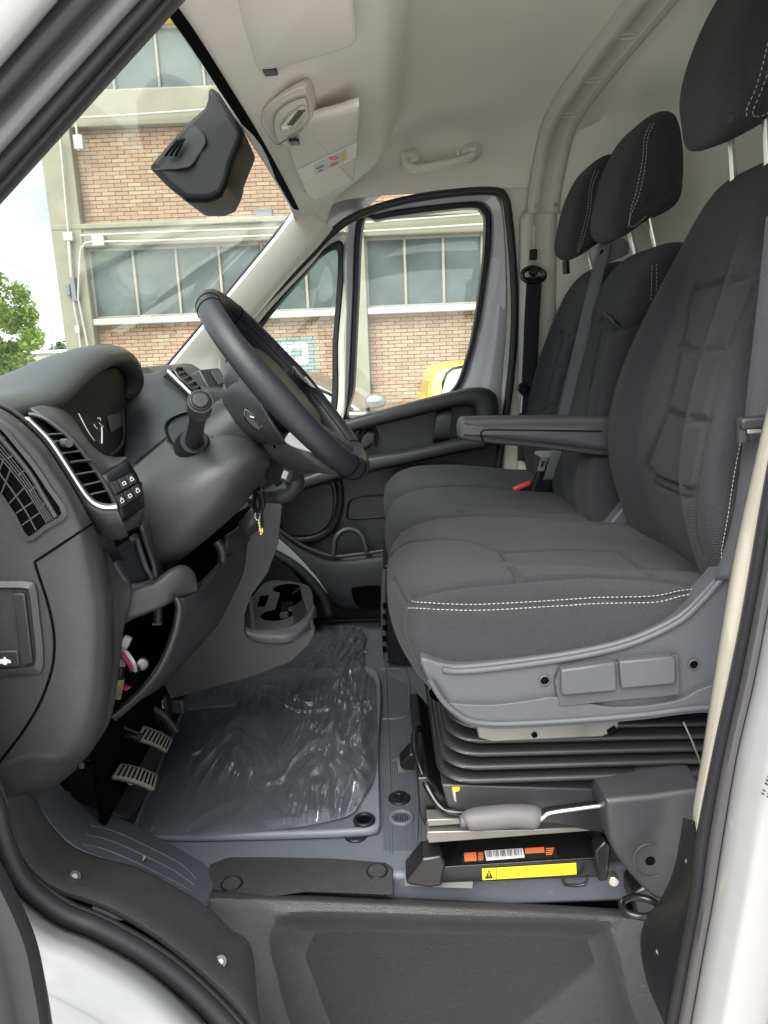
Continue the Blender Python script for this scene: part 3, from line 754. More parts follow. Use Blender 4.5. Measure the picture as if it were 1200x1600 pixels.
# front pillar of the door opening: bands of paint and rubber
def band(name, A, B, Ya, Ym, Yb, m_, ext=(-1.15, 3.2), par=bd, bulge=.5):
    rows = []
    for t in np.linspace(ext[0], ext[1], 8):
        la = [A[0][k]+(A[1][k]-A[0][k])*t for k in (0, 1)]; lb = [B[0][k]+(B[1][k]-B[0][k])*t for k in (0, 1)]
        md = [la[k]*(1-bulge)+lb[k]*bulge for k in (0, 1)]
        rows.append([(la[0], la[1], Ya), (la[0]*.8+md[0]*.2, la[1]*.8+md[1]*.2, (Ya+3*Ym)/4), (md[0], md[1], Ym), (lb[0]*.8+md[0]*.2, lb[1]*.8+md[1]*.2, (Yb+3*Ym)/4), (lb[0], lb[1], Yb)])
    return patch(name, rows, m_, par, sub=2, solid=.004)
M['pillar_grey'] = mat('grey_pillar_paint', (.17, .17, .18), .34, coat=.5, var=.03)
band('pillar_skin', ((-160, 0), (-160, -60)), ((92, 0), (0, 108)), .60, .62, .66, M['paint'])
band('weather_strip', ((88, 0), (0, 103)), ((158, 0), (0, 172)), .67, .645, .69, M['rubber'])
band('pillar_face', ((154, 0), (0, 168)), ((216, 0), (0, 238)), .70, .69, .72, M['pillar_grey'])
band('pillar_seal', ((208, 0), (0, 230)), ((250, 0), (0, 279)), .74, .705, .73, M['rubber'])
band('pillar_seal', ((246, 0), (0, 275)), ((285, 0), (0, 315)), .75, .72, .80, M['rubber'])
# rear pillar of the door opening
c0 = [(1400, -190), (1330, 100), (1262, 380), (1228, 520), (1205, 620), (1181, 722), (1147, 876), (1120, 1040), (1099, 1179), (1084, 1268), (1090, 1305)]
c1 = [(1423, -190), (1353, 100), (1285, 380), (1250, 520), (1225, 630), (1199, 748), (1163, 956), (1140, 1070), (1116, 1182), (1099, 1268), (1092, 1312)]
patch('pillar_trim', [pth(c0, .93, 3), pth(mixp(c0, c1, .25), .885, 3), pth(mixp(c0, c1, .9), .875, 3), pth(c1, .885, 3)], M['cream'], bd, sub=1, solid=.004)
s0 = [(1418, -190), (1348, 100), (1280, 380), (1246, 520), (1222, 630), (1197, 748), (1161, 956), (1138, 1070), (1114, 1182), (1089, 1312), (1080, 1400), (1061, 1500), (1042, 1600), (1010, 1760)]
s1 = [(1468, -190), (1398, 100), (1330, 380), (1296, 520), (1266, 630), (1240, 748), (1200, 956), (1178, 1070), (1152, 1182), (1130, 1312), (1116, 1400), (1098, 1500), (1080, 1600), (1050, 1760)]
patch('pillar_seal', [pth(s0, .875, 3), pth(mixp(s0, s1, .12), .845, 3), pth(mixp(s0, s1, .38), .842, 3), pth(mixp(s0, s1, .46), .86, 3)], M['rubber'], bd, sub=1, solid=.004)
patch('pillar_seal', [pth(mixp(s0, s1, .44), .865, 3), pth(mixp(s0, s1, .55), .835, 3), pth(mixp(s0, s1, .9), .825, 3), pth(s1, .84, 3)], M['pillar_grey'] if False else mat('seal_grey', (.055, .053, .055), .5, grain=300, gstr=.2), bd, sub=1, solid=.004)
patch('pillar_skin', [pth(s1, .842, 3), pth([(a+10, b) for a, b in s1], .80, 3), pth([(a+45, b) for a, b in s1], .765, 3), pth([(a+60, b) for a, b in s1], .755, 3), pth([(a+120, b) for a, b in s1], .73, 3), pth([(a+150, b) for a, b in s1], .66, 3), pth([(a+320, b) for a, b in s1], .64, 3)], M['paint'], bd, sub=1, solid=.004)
q = [at(1187, 1240, Y=.725), at(1200, 1205, Y=.725), at(1240, 1222, Y=.715), at(1228, 1268, Y=.715)]
def stick(name, q, m_, par, th=.0006):
    n = (q[1]-q[0]).cross(q[3]-q[0]).normalized()
    if n.dot(CAM-q[0]) < 0: n = -n
    return extrude(name, q, n*th, m_, par, bevel=0), n
# small print sticker on the white pillar: grid of fine marks
ps = bpy.data.objects
qq = see([o for o in ps if o.name.startswith('pillar_skin') and o.location is not None][-1], [(1185, 1238), (1199, 1200)], .002)
it = []
for i in range(7):
    for j in range(5):
        if random.random() < .8:
            p = grid_on(q, (i+.5)/7, (j+.5)/5); u_ = (q[1]-q[0])/7*.36*random.uniform(.5, 1); v_ = (q[3]-q[0])/5*.28
            it.append((p, u_, v_, u_.cross(v_).normalized()*.0006))
tag(boxes('sticker_print', it, M['label_black'], bd), kind='stuff')

# lower black cover of the rear pillar
lt = thing('pillar_lower_cover', 'dark plastic cover at the foot of the pillar beside the seat base', 'trim panel', (.35, .95, .4))
a_ = [(1070, 1278), (1065, 1310), (1055, 1360), (1035, 1405), (1010, 1440), (1003, 1480), (1015, 1540), (1040, 1600), (1046, 1640)]
b2_ = [(1082, 1284), (1090, 1312), (1084, 1360), (1078, 1405), (1068, 1460), (1060, 1500), (1050, 1550), (1042, 1600), (1036, 1660)]
pc = patch('cover', [pth(a_, 1.02, 3), pth(mixp(a_, b2_, .1), .985, 3), pth(mixp(a_, b2_, .6), .93, 3), pth(mixp(a_, b2_, .95), .885, 3), pth(b2_, .882, 3)], M['black'], lt, sub=1, solid=.005)
for a, b in ((1075, 1346), (1029, 1487)):
    c = see(pc, [(a, b)], .0005); c = c[0] if c else at(a, b, Y=.9)
    disc('clip', c, (CAM-c).normalized(), .006, .003, M['satin_black'], lt, r2=.004, bevel=.001)

# ---- the open driver's door: only its lower front edge shows at the bottom left
od = thing('open_door', 'dark rubber edge of the open driver door at the lower left corner', 'door', (-.35, .5, .5))
e0 = [(-120, 1180), (-40, 1320), (2, 1395), (36, 1472), (52, 1540), (64, 1610), (80, 1720)]
patch('door_edge', [pth([(a-90, b+12) for a, b in e0], .53, 3), pth([(a-30, b+5) for a, b in e0], .535, 3), pth([(a-14, b+2) for a, b in e0], .525, 3), pth([(a-4, b) for a, b in e0], .53, 3), pth(e0, .55, 3)], M['rubber'], od, sub=1, solid=.02)
tube('edge_bead', [at(a-12, b+3, Y=.522) for a, b in e0], .004, M['rubber'], od, n=8)

# rest of the open door, swung out in front of the hinge
dv = Vector((-.33, -1.02, 0)).normalized(); dn = Vector((dv.y, -dv.x, 0)); hg = Vector((-.55, .60, 0))
def dq(o, z0, z1, a, b): return [hg+dv*a+dn*o+Vector((0, 0, z0)), hg+dv*b+dn*o+Vector((0, 0, z0)), hg+dv*b+dn*o+Vector((0, 0, z1)), hg+dv*a+dn*o+Vector((0, 0, z1))]
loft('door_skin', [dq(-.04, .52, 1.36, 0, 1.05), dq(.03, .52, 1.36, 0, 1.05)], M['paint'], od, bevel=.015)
loft('door_card', [dq(-.045, .58, 1.33, .05, 1.0), dq(-.08, .60, 1.30, .07, .98)], M['dash_smooth'], od, bevel=.01)
# wing and roof rail of the near side
bar_ = [Vector((-.50, .70, .55)), Vector((-1.75, .74, .55)), Vector((-1.78, .74, 1.05)), Vector((-1.55, .74, 1.22)), Vector((-.95, .74, 1.46)), Vector((-.62, .72, 1.52)), Vector((-.50, .70, 1.40))]
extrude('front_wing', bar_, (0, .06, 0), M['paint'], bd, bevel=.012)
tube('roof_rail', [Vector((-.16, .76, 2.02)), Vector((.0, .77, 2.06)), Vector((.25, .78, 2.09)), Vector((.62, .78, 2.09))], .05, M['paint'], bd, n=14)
# ---- roof lining
hl_x = [-.23, -.20, -.14, -.06, 0.0, .035, .06, .09, .15, .25, .40, .50, .60]
hl_z = [2.045, 2.062, 2.085, 2.105, 2.118, 2.128, 2.165, 2.225, 2.262, 2.285, 2.295, 2.293, 2.285]
hl_r = [1.955, 1.965, 1.995, 2.045, 2.075, 2.085, 2.093, 2.10, 2.105, 2.108, 2.11, 2.11, 2.11]
sec = [(.80, .5), (.83, .8), (.88, .93), (1.0, .98), (1.2, 1), (1.4, 1), (1.62, 1), (1.85, 1), (2.05, .985), (2.18, .95), (2.28, .87), (2.35, .74), (2.40, .56), (2.435, .36), (2.455, .18), (2.465, 0)]
rows = []
for x, z0, zr in zip(hl_x, hl_z, hl_r):
    row = []
    for y, f_ in sec:
        # the shelf edge bends forward towards the far side
        dx = -.16*max(0, (y-1.95)/.5)**2*max(0, 1-abs(x-.05)/.2) if y > 1.62 else -.05*max(0, (1.35-y)/.4)**2*max(0, 1-abs(x-.05)/.2)
        row.append(Vector((x+dx, y, zr+(z0-zr)*f_)))
    rows.append(row)
ce = patch('ceiling', rows, M['head'], None, sub=2, solid=.012, soff=1)
tag(ce, 'beige felt roof lining of the cab', kind='structure')
# ---- roof bow and far rear pillar, one plastic moulding
bw = thing('roof_bow', 'grey beige plastic bow over the cab running down the far rear pillar', 'trim panel', (.55, 2.4, 2.2))
path = [(.545, .95, 2.262), (.555, 1.3, 2.276), (.56, 1.62, 2.280), (.558, 1.95, 2.276), (.555, 2.2, 2.262), (.553, 2.33, 2.235), (.550, 2.40, 2.18), (.540, 2.425, 2.10), (.53, 2.425, 2.03), (.522, 2.435, 2.02), (.520, 2.43, 1.8), (.515, 2.425, 1.5), (.51, 2.42, 1.2), (.51, 2.42, .75)]
nrm = [(0, 0, -1)]*3+[(0, -.15, -1), (0, -.35, -.95), (0, -.7, -.75), (0, -.92, -.4), (0, -1, -.12)]+[(0, -1, 0)]*6
P = cat_rom([Vector(p) for p in path], 5); NN = cat_rom([Vector(n) for n in nrm], 5)
rows = []
for p, n_ in zip(P, NN):
    n_ = n_.normalized(); hwd = .042 if p.z > 2.03 else .048
    if p.z < 2.06: n_ = n_
    rows.append([p+Vector((s*hwd, 0, 0))+n_*d for s, d in ((-1.25, -.02), (-1.02, .004), (-.9, .012), (-.55, .012), (-.5, .006), (.5, .006), (.55, .012), (.9, .012), (1.02, .004), (1.25, -.02))])
patch('moulding', rows, M['bow'], bw, sub=1, solid=.004)
for y in (1.30, 1.52, 1.74, 1.98, 2.24):
    k = min(range(len(P)), key=lambda i: abs(P[i].y-y) if P[i].z > 2.15 else 9); c = P[k]; n_ = NN[k].normalized()
    t_ = (P[k+1]-P[k-1]).normalized()
    ring_ = [c+n_*.0075+Vector((math.cos(a)*.024, 0, 0))+t_*math.sin(a)*.013 for a in [q*math.pi/8 for q in range(16)]]
    tube('oval_dimple', ring_,   .003, M['bow'], bw, closed=True, n=6, sm=1)
for dx in (-.03, .03):
    disc('clip', Vector((.53+dx, 2.408, 2.05)), (0, -1, -.2), .006, .004, M['steel'], bw, bevel=.001)
q = [at(828, 352, Y=2.424), at(837, 352, Y=2.424), at(835, 392, Y=2.424), at(826, 392, Y=2.424)]
extrude('belt_slot', q, (0, .004, 0), M['head_dark'], bw, bevel=.001)
# ---- partition behind the seats with the side wall curving into it
pr = [(.585, 2.285), (.66, 2.285), (.76, 2.272), (.84, 2.24), (.885, 2.16), (.905, 2.05), (.915, 1.85), (.925, 1.5), (.935, 1.1), (.94, .68)]
def side_ins(y): return 0
rows = []
ys = [.86, .88, .95, 1.1, 1.5, 1.9, 2.2, 2.33, 2.40, 2.43, 2.435]
xo = [-.34, -.20, -.08, -.02, 0, 0, -.02, -.07, -.16, -.26, -.36]
for x, z in pr:
    row = []
    for y, o in zip(ys, xo):
        k = max(0, min(1, (2.285-z)/.16)); xx = max(x+o, .56) if z < 2.28 else x
        zz = z-(abs(o)*.25 if z > 2.2 else 0)
        row.append(Vector((xx, y, zz)))
    rows.append(row)
wl = patch('partition_wall', rows, M['wall'], None, sub=2, solid=.012, soff=0)
tag(wl, 'cream partition wall behind the seats', kind='structure')
# ---- outer roof skin, right side and nose: they close the cab to the sky
sk = bd
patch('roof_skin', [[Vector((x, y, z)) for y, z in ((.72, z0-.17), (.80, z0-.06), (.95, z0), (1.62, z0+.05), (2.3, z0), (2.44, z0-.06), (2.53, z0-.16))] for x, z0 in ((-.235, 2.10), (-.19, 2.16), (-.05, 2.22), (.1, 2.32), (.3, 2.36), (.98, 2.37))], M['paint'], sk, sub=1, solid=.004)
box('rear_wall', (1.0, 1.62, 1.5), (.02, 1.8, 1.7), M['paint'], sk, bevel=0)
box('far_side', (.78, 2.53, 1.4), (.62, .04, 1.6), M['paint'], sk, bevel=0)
box('door_jamb', (.47, 2.50, 1.45), (.13, .05, 1.5), M['pillar'], sk, bevel=.01)
box('far_step', (.1, 2.56, .62), (1.2, .12, .1), M['black'], sk, bevel=.01)
box('far_sill', (.0, 2.505, .72), (1.5, .07, .20), M['black'], sk, bevel=.008)
box('under_floor', (0, 1.65, .30), (2.0, 1.7, .04), M['void'], sk, bevel=0)
box('bulkhead', (-1.05, 1.65, .95), (.03, 1.75, 1.1), M['void'], sk, bevel=0)
box('far_front', (-.72, 2.53, 1.05), (.62, .04, 1.05), M['paint'], sk, bevel=0)
box('far_lower_skin', (-.22, 2.56, .90), (.44, .03, .62), M['dash_smooth'], sk, bevel=0)
box('near_front', (-.86, .80, 1.0), (.44, .02, 1.1), M['void'], sk, bevel=0)
box('bonnet', (-1.35, 1.62, 1.36), (.8, 1.7, .04), M['paint'], sk, bevel=.015, rot=Matrix.Rotation(R(-14), 3, 'Y'))
# ---- windscreen
ws = thing('windscreen', 'large raked windscreen with black edge band', 'windscreen', (-.6, 1.6, 1.6))
hd = [Vector((-.215, y, z)) for y, z in ((.82, 2.0), (.95, 2.04), (1.3, 2.055), (1.62, 2.062), (2.0, 2.058), (2.25, 2.052), (2.33, 2.045))]
lo_ = [Vector((x, y, z)) for x, y, z in ((-.78, .76, 1.5), (-.92, .9, 1.50), (-1.06, 1.3, 1.50), (-1.09, 1.62, 1.50), (-1.04, 2.0, 1.50), (-.92, 2.25, 1.51), (-.72, 2.40, 1.535))]
def wsrow(t): return [a.lerp(b, t)+Vector((-.04, 0, .05))*4*t*(1-t) for a, b in zip(hd, lo_)]
gl = patch('glass', [wsrow(t) for t in (0, .15, .35, .6, .8, 1)], M['screen_glass'], ws, sub=2, solid=.004)
inn = .020
patch('frit_band', [[p+Vector((.004, 0, -.006)) for p in wsrow(0)], [p+Vector((.004, 0, -.006)) for p in wsrow(.008)], [p+Vector((.004, 0, -.006)) for p in wsrow(.016)]], M['void'], ws, sub=2, solid=.002)
# far windscreen pillar: rubber line and trim
pe = [(463, 322), (437, 358), (400, 404), (350, 465), (300, 526), (258, 576), (215, 630)]
tube('edge_seal', [at(a, b, Y=2.36) for a, b in [(430, 275), (446, 300)]+pe], .006, M['black'], ws, n=8)
tube('frit_edge', [at(a, b, Y=1.0+.66*0) for a, b in [(0, 0), (1, 1)]], .0001, M['black'], ws, n=4) if False else None
at_ = thing('windscreen_pillar_trim', 'pale grey trim of the far windscreen pillar', 'trim panel', (-.4, 2.38, 1.6))
pa = [(466, 318), (440, 358), (403, 404), (353, 465), (303, 526), (261, 576), (225, 622), (190, 668)]
pb = [(520, 356), (497, 384), (452, 432), (408, 484), (380, 518), (352, 562), (350, 630), (352, 690)]
rows = [pth(pa, 2.365, 3), pth(mixp(pa, pb, .06), 2.345, 3), pth(mixp(pa, pb, .5), 2.375, 3), pth(mixp(pa, pb, .92), 2.415, 3), pth(pb, 2.45, 3)]
ap = patch('trim', rows, M['pillar'], at_, sub=1, solid=.005)
g_ = see(ap, [(308, 582), (310, 572), (318, 564), (340, 557), (342, 575)], .001, n=4)
if len(g_) > 3: tube('moulded_line', g_, .002, M['pillar'], at_, n=6, sm=1)
# ================================================================ passenger door
pd = thing('passenger_door', 'passenger door with pale painted frame, window and black lining', 'door', (.1, 2.5, .7))
DY = 2.49
so = [(540, 362), (580, 331), (624, 317), (700, 305), (768, 301), (784, 310), (791, 340), (798, 420), (800, 500), (795, 580), (786, 660), (776, 735), (640, 740), (534, 735), (536, 640), (538, 500)]
wi = [(559, 345), (590, 335), (624, 328), (700, 319), (744, 317), (760, 325), (767, 345), (764, 400), (757, 450), (748, 505), (735, 561), (711, 611), (640, 632), (541, 654), (546, 600), (552, 470)]
gi = [(569, 353), (590, 347), (624, 341), (700, 331), (740, 328), (750, 334), (755, 347), (753, 400), (747, 450), (739, 505), (727, 558), (703, 611), (640, 632), (551, 654), (556, 600), (562, 470)]
def corner(px, Y): return [at(a, b, Y=Y) for a, b in px]
def ringn(name, L, mat_, parent, n=12, closed=True, ang=50, solid=0):
    rg = [cat_rom(l, n, closed) for l in L]
    return loft(name, rg, mat_, parent, caps=False, closed=closed, ang=ang, solid=solid)
def mixl(p, q, t): return [(a+(c-a)*t, b+(d-b)*t) for (a, b), (c, d) in zip(p, q)]
ringn('frame', [corner(so, DY+.03), corner(so, DY), corner(mixl(so, wi, .25), DY-.022), corner(mixl(so, wi, .8), DY-.012), corner(wi, DY+.012), corner(wi, DY+.05)], M['door_paint'], pd)
ringn('window_seal', [corner(wi, DY+.03), corner(mixl(wi, gi, .1), DY-.004), corner(mixl(wi, gi, .7), DY-.004), corner(gi, DY+.02), corner(gi, DY+.05)], M['black'], pd)
loft('window_glass', [cat_rom(corner(gi, DY+.030), 6, True), cat_rom(corner(gi, DY+.034), 6, True)], M['glass'], pd)
# quarter light
vo = [(484, 402), (508, 374), (530, 362), (546, 366), (551, 390), (549, 440), (543, 530), (533, 660), (440, 690), (352, 690), (345, 585), (392, 500)]
vm = [(486, 414), (508, 388), (528, 376), (537, 382), (539, 400), (537, 440), (529, 530), (520, 660), (440, 680), (366, 680), (362, 590), (402, 508)]
vi = [(484, 424), (506, 400), (521, 391), (527, 394), (528, 410), (526, 450), (520, 530), (510, 655), (440, 670), (380, 670), (378, 570), (414, 506)]
ringn('quarter_frame', [corner(vo, DY+.04), corner(vo, DY-.01), corner(mixl(vo, vm, .4), DY-.016), corner(vm, DY), corner(vm, DY+.03)], M['pillar'], pd)
ringn('quarter_seal', [corner(vm, DY+.02), corner(mixl(vm, vi, .3), DY+.002), corner(vi, DY+.012), corner(vi, DY+.04)], M['dash_smooth'], pd)
loft('quarter_glass', [cat_rom(corner(vi, DY+.030), 6, True), cat_rom(corner(vi, DY+.034), 6, True)], M['glass'], pd)
# rubber seal round the door opening
tube('door_seal', [at(a, b, Y=2.462) for a, b in [(338, 580), (392, 497), (440, 446), (482, 402), (520, 362), (560, 336), (624, 315), (700, 302.5), (768, 298.5), (788, 308), (795, 340), (802, 420), (804, 500), (799, 580), (789, 660), (777, 740), (765, 850), (752, 945)]], .0125, M['rubber'], pd, n=10)
# lining
card = [(380, 700), (440, 690), (540, 662), (640, 640), (750, 612), (774, 625), (778, 700), (764, 850), (750, 952), (600, 952), (545, 948), (515, 925), (470, 880), (430, 845), (390, 800)]
loft('lining', [corner(card, DY-.03), corner(card, DY+.02)], M['dash_smooth'], pd, bevel=.006)
def bar(name, top, bot, Ya, Yb, m_, n=6, par=pd, flat_in=.3):
    """moulded rail between two photo outlines: front face at Yb, running back to Ya"""
    t_ = cat_rom([Vector((a, b, 0)) for a, b in top], n); b_ = cat_rom([Vector((a, b, 0)) for a, b in bot], n)
    t_ = resample(t_, 40, False); b_ = resample(b_, 40, False)
    rows = [[at(p.x, p.y, Y=Ya) for p in t_]]
    for k, yy in ((.0, .35), (.12, .08), (.3, 0), (.75, 0), (.93, .1), (1, .4)):
        rows.append([at(p.x+(q.x-p.x)*k, p.y+(q.y-p.y)*k, Y=Yb+(Ya-Yb)*yy) for p, q in zip(t_, b_)])
    rows.append([at(q.x, q.y, Y=Ya) for q in b_])
    return patch(name, rows, m_, par, sub=1, solid=.003)
bar('upper_rail', [(400, 704), (470, 679), (540, 657), (630, 632), (711, 611), (750, 606), (770, 613), (778, 632), (780, 690)], [(400, 722), (470, 697), (553, 674), (630, 655), (700, 638), (735, 634), (742, 642), (744, 660), (744, 700)], 2.47, 2.385, M['dash_smooth'])
bar('arm_rail', [(400, 775), (480, 742), (560, 716), (640, 703), (713, 686), (760, 680)], [(400, 800), (480, 764), (560, 742), (640, 724), (713, 708), (760, 700)], 2.47, 2.37, M['dash_smooth'])
bar('grab_post', [(683, 645), (695, 640), (706, 640)], [(676, 690), (690, 688), (702, 686)], 2.47, 2.40, M['dash_smooth'])
hb = bar('door_handle', [(568, 682), (574, 672), (584, 674)], [(562, 700), (572, 702), (582, 694)], 2.46, 2.42, M['dash_smooth'])
tube('handle_bezel', [at(a, b, Y=2.44) for a, b in [(560, 700), (562, 680), (572, 669), (584, 670), (589, 684), (586, 698)]], .005, M['black'], pd, n=8)
# speaker panel outline, small tray outline, bottle pocket
tube('speaker_edge', [at(a, b, Y=2.45) for a, b in [(440, 770), (490, 754), (522, 748), (531, 765), (529, 800), (516, 828), (492, 842), (462, 845), (440, 835)]], .014, M['black'], pd, n=10, flat=(Vector((0, 1, 0)), .6))
loft('speaker_grille', [cat_rom(corner([(440, 772), (490, 760), (516, 756), (522, 780), (516, 815), (495, 834), (460, 838), (440, 828)], 2.452), 6, True), cat_rom(corner([(440, 772), (490, 760), (516, 756), (522, 780), (516, 815), (495, 834), (460, 838), (440, 828)], 2.47), 6, True)], M['dash_smooth'], pd, bevel=.004)
tube('tray_line', [at(a, b, Y=2.457) for a, b in [(600, 772), (560, 776), (547, 783), (543, 800), (548, 810), (600, 807)]], .004, M['black'], pd, n=6)
bar('pocket', [(428, 818), (450, 838), (480, 856), (520, 869), (560, 866), (620, 858), (760, 840)], [(436, 850), (462, 880), (490, 912), (528, 948), (560, 952), (620, 953), (755, 953)], 2.47, 2.375, M['dash_smooth'])
tube('pocket_lip', [at(a, b, Y=2.376) for a, b in [(428, 820), (450, 838), (480, 856), (520, 869), (560, 866), (620, 858), (760, 840)]], .006, M['dash'], pd, n=8)
tube('bottle_ring', [at(a, b, Y=y) for a, b, y in [(521, 868, 2.375), (524, 842, 2.39), (537, 829, 2.40), (552, 828, 2.40), (566, 838, 2.39), (573, 862, 2.375)]], .010, M['dash_smooth'], pd, n=10)
loft('pocket_hole', [cat_rom(corner([(549, 922), (560, 917), (596, 917), (596, 948), (560, 948)], 2.366), 4, True), cat_rom(corner([(549, 922), (560, 917), (596, 917), (596, 948), (560, 948)], 2.374), 4, True)], M['void'], pd)
cres = [(431, 838), (452, 856), (476, 880), (498, 906), (512, 928), (498, 915), (478, 896), (456, 878), (430, 862)]
loft('door_sill_strip', [corner(cres, 2.362), corner(cres, 2.385)], M['door_paint'], pd, bevel=.002)
# arched wheel housing carpet below the dash on the far side
hs = thing('far_wheel_housing', 'black arched wheel housing in the far footwell', 'trim panel', (-.5, 2.3, .7))
tube('arch_seal', [at(a, b, Y=2.35) for a, b in [(395, 850), (430, 866), (460, 884), (486, 908), (506, 935), (514, 960)]], .016, M['rubber'], hs, n=10)
arch = [(300, 830), (380, 852), (425, 868), (456, 890), (482, 920), (500, 965), (300, 965)]
loft('housing', [corner(arch, 2.33), corner(arch, 2.47)], M['black'], hs, bevel=.006)

# ================================================================ overhead fittings
def Hz(px, py, z): return at(px, py, Z=z)
def visor(name, label, px, z, th=.016):
    t = thing(name, label, 'sun visor', Hz(*px[0], z))
    zz = z if isinstance(z, (list, tuple)) else [z]*len(px)
    p = [Hz(a, b, q) for (a, b), q in zip(px, zz)]
    p = cat_rom(p, 5, True)
    c = sum(p, Vector())/len(p)
    rg = [[c.lerp(v, .985)+Vector((0, 0, th/2)) for v in p], [v+Vector((0, 0, th*.3)) for v in p], [v-Vector((0, 0, th*.3)) for v in p], [c.lerp(v, .985)-Vector((0, 0, th/2)) for v in p], [c.lerp(v, .93)-Vector((0, 0, th*.62)) for v in p]]
    loft('board', rg, M['head_dark'], t, ang=60)
    return t
def flatp(t, nm, px, z, m_, dz=.002, smn=0):
    p = [Hz(a, b, z) for a, b in px]
    if smn: p = cat_rom(p, smn, True)
    return extrude(nm, p, (0, 0, -dz), m_, t, bevel=0)
VZ = 2.068
v1 = visor('sun_visor', 'beige sun visor with white warning band folded up on the passenger side', [(452, 230), (456, 222), (478, 190), (486, 180), (530, 168), (557, 159), (562, 164), (560, 200), (553, 274), (548, 280), (500, 305), (492, 306), (480, 298), (466, 268)], VZ)
flatp(v1, 'white_band', [(465, 264), (558, 222), (556, 245), (476, 283)], VZ-.0115, M['white'])
lb = flatp(v1, 'warning_label', [(489, 258), (541, 234), (541, 250), (492, 274)], VZ-.0136, mat('label_pale', (.52, .54, .56), .5), .0008)
flatp(lb, 'print_panel', [(533, 238), (541, 234), (541, 250), (534, 253)], VZ-.0146, M['yellow'], .0006)
for q in ([(494, 262), (505, 257), (506, 260), (495, 265)], [(497, 267), (504, 264), (505, 266), (498, 269)], [(516, 257), (529, 252), (529, 256), (517, 261)]):
    flatp(lb, 'print_mark', q, VZ-.0146, M['label_black'] if q[0][0] < 510 else M['red'], .0006)
cc = Hz(521, 247, VZ-.0148); tube('print_ring', [cc+Vector((math.cos(k*math.pi/5)*.010, math.sin(k*math.pi/5)*.010, 0)) for k in range(10)], .0012, M['red'], lb, closed=True, n=5, sm=1)
for a, b in ((452, 226), (480, 300)):
    c = Hz(a, b, VZ-.004); tube('hinge', [c, c+Vector((-.03, -.02, .012))], .006, M['head_dark'], v1, n=8, sm=1)
c = Hz(460, 222, VZ-.01); box('clip', c, (.02, .035, .006), M['black'], v1, bevel=.002)
NZ = 2.085
v2 = visor('sun_visor', 'plain beige sun visor above the steering wheel at the top edge', [(366, -60), (372, 0), (386, 60), (396, 98), (404, 104), (470, 88), (548, 62), (556, 40), (552, 0), (548, -60), (520, -75), (400, -80)], NZ)
c = Hz(422, 111, NZ-.008); box('clip', c, (.022, .03, .006), M['black'], v2, bevel=.002)
tube('hinge', [Hz(396, 100, NZ), Hz(408, 116, NZ-.004), Hz(432, 112, NZ-.004)], .005, M['head_dark'], v2, n=8)
# dome lamp in its pod
dl = thing('dome_lamp', 'rectangular cab lamp with clear lens in the roof lining', 'lamp', at(455, 185, Y=1.62))
pod = [(408, 190), (414, 172), (440, 152), (468, 138), (478, 142), (484, 170), (486, 190), (470, 205), (442, 224), (432, 228), (424, 220), (414, 204)]
PZ = 2.062
def podl(k, z): 
    cx, cy = 448, 184
    return cat_rom([Hz(cx+(a-cx)*k, cy+(b-cy)*k, z) for a, b in pod], 5, True)
loft('pod', [podl(1.4, PZ+.045), podl(1.22, PZ+.02), podl(1.08, PZ+.004), podl(1.0, PZ), podl(.97, PZ-.001), podl(.94, PZ+.003), podl(.9, PZ+.003)], M['head_dark'], dl, caps=True, ang=60)
bz = [(428, 200), (432, 178), (450, 162), (474, 153), (480, 160), (478, 176), (462, 200), (440, 222), (432, 216)]
def bzl(k, z): 
    cx, cy = 454, 186
    return cat_rom([Hz(cx+(a-cx)*k, cy+(b-cy)*k, z) for a, b in bz], 5, True)
loft('bezel', [bzl(1, PZ+.004), bzl(1, PZ-.004), bzl(.95, PZ-.007), bzl(.88, PZ-.006)], M['pillar'], dl, ang=60)
ln = [(440, 198), (448, 186), (468, 168), (476, 168), (474, 180), (456, 200), (446, 207), (441, 205)]
def lnl(k, z):
    cx, cy = 458, 188
    return cat_rom([Hz(cx+(a-cx)*k, cy+(b-cy)*k, z) for a, b in ln], 5, True)
loft('lens', [lnl(1.08, PZ-.005), lnl(1, PZ-.012), lnl(.8, PZ-.014)], mat('lamp_lens', (.66, .64, .55), .2, var=.06), dl, ang=60)
for k in range(8):
    p = Hz(454+k*2.4, 194-k*3.0, PZ-.0145); box('lens_rib', p, (.012, .003, .004), M['dash'], dl, bevel=.0008, rot=Matrix.Rotation(R(20), 3, 'Z'))
box('switch', Hz(446, 200, PZ-.014), (.014, .018, .006), M['pillar'], dl, bevel=.002)
# grab handle on the far roof rail
gh = thing('grab_handle', 'beige roof grab handle above the passenger door', 'handle', at(690, 250, Y=2.38))
for px in (645, 728):
    pass
p = [(634, 246, 2.385), (636, 258, 2.355), (650, 264, 2.345), (688, 258, 2.34), (722, 250, 2.345), (738, 243, 2.355), (741, 233, 2.385)]
tube('grip', [at(a, b, Y=y) for a, b, y in p], .0125, M['head_dark'], gh, n=12)
for a, b in ((640, 246), (736, 238)):
    c = at(a, b, Y=2.385); pillow('mount', [(c.x-.028, c.z-.012), (c.x-.02, c.z+.018), (c.x+.02, c.z+.02), (c.x+.028, c.z-.008), (c.x, c.z-.022)], 2.36, 2.43, M['head_dark'], gh, Rr=.012, nr=40, ns=16)
bx = at(715, 246, Y=2.335); box('coat_hook', bx+Vector((0, 0, .012)), (.006, .012, .018), M['head_dark'], gh, bevel=.002)

# camera and rain sensor housing on the windscreen
sh_ = thing('sensor_housing', 'black wedge shaped sensor housing hanging from the windscreen', 'sensor housing', at(310, 240, Y=1.6))
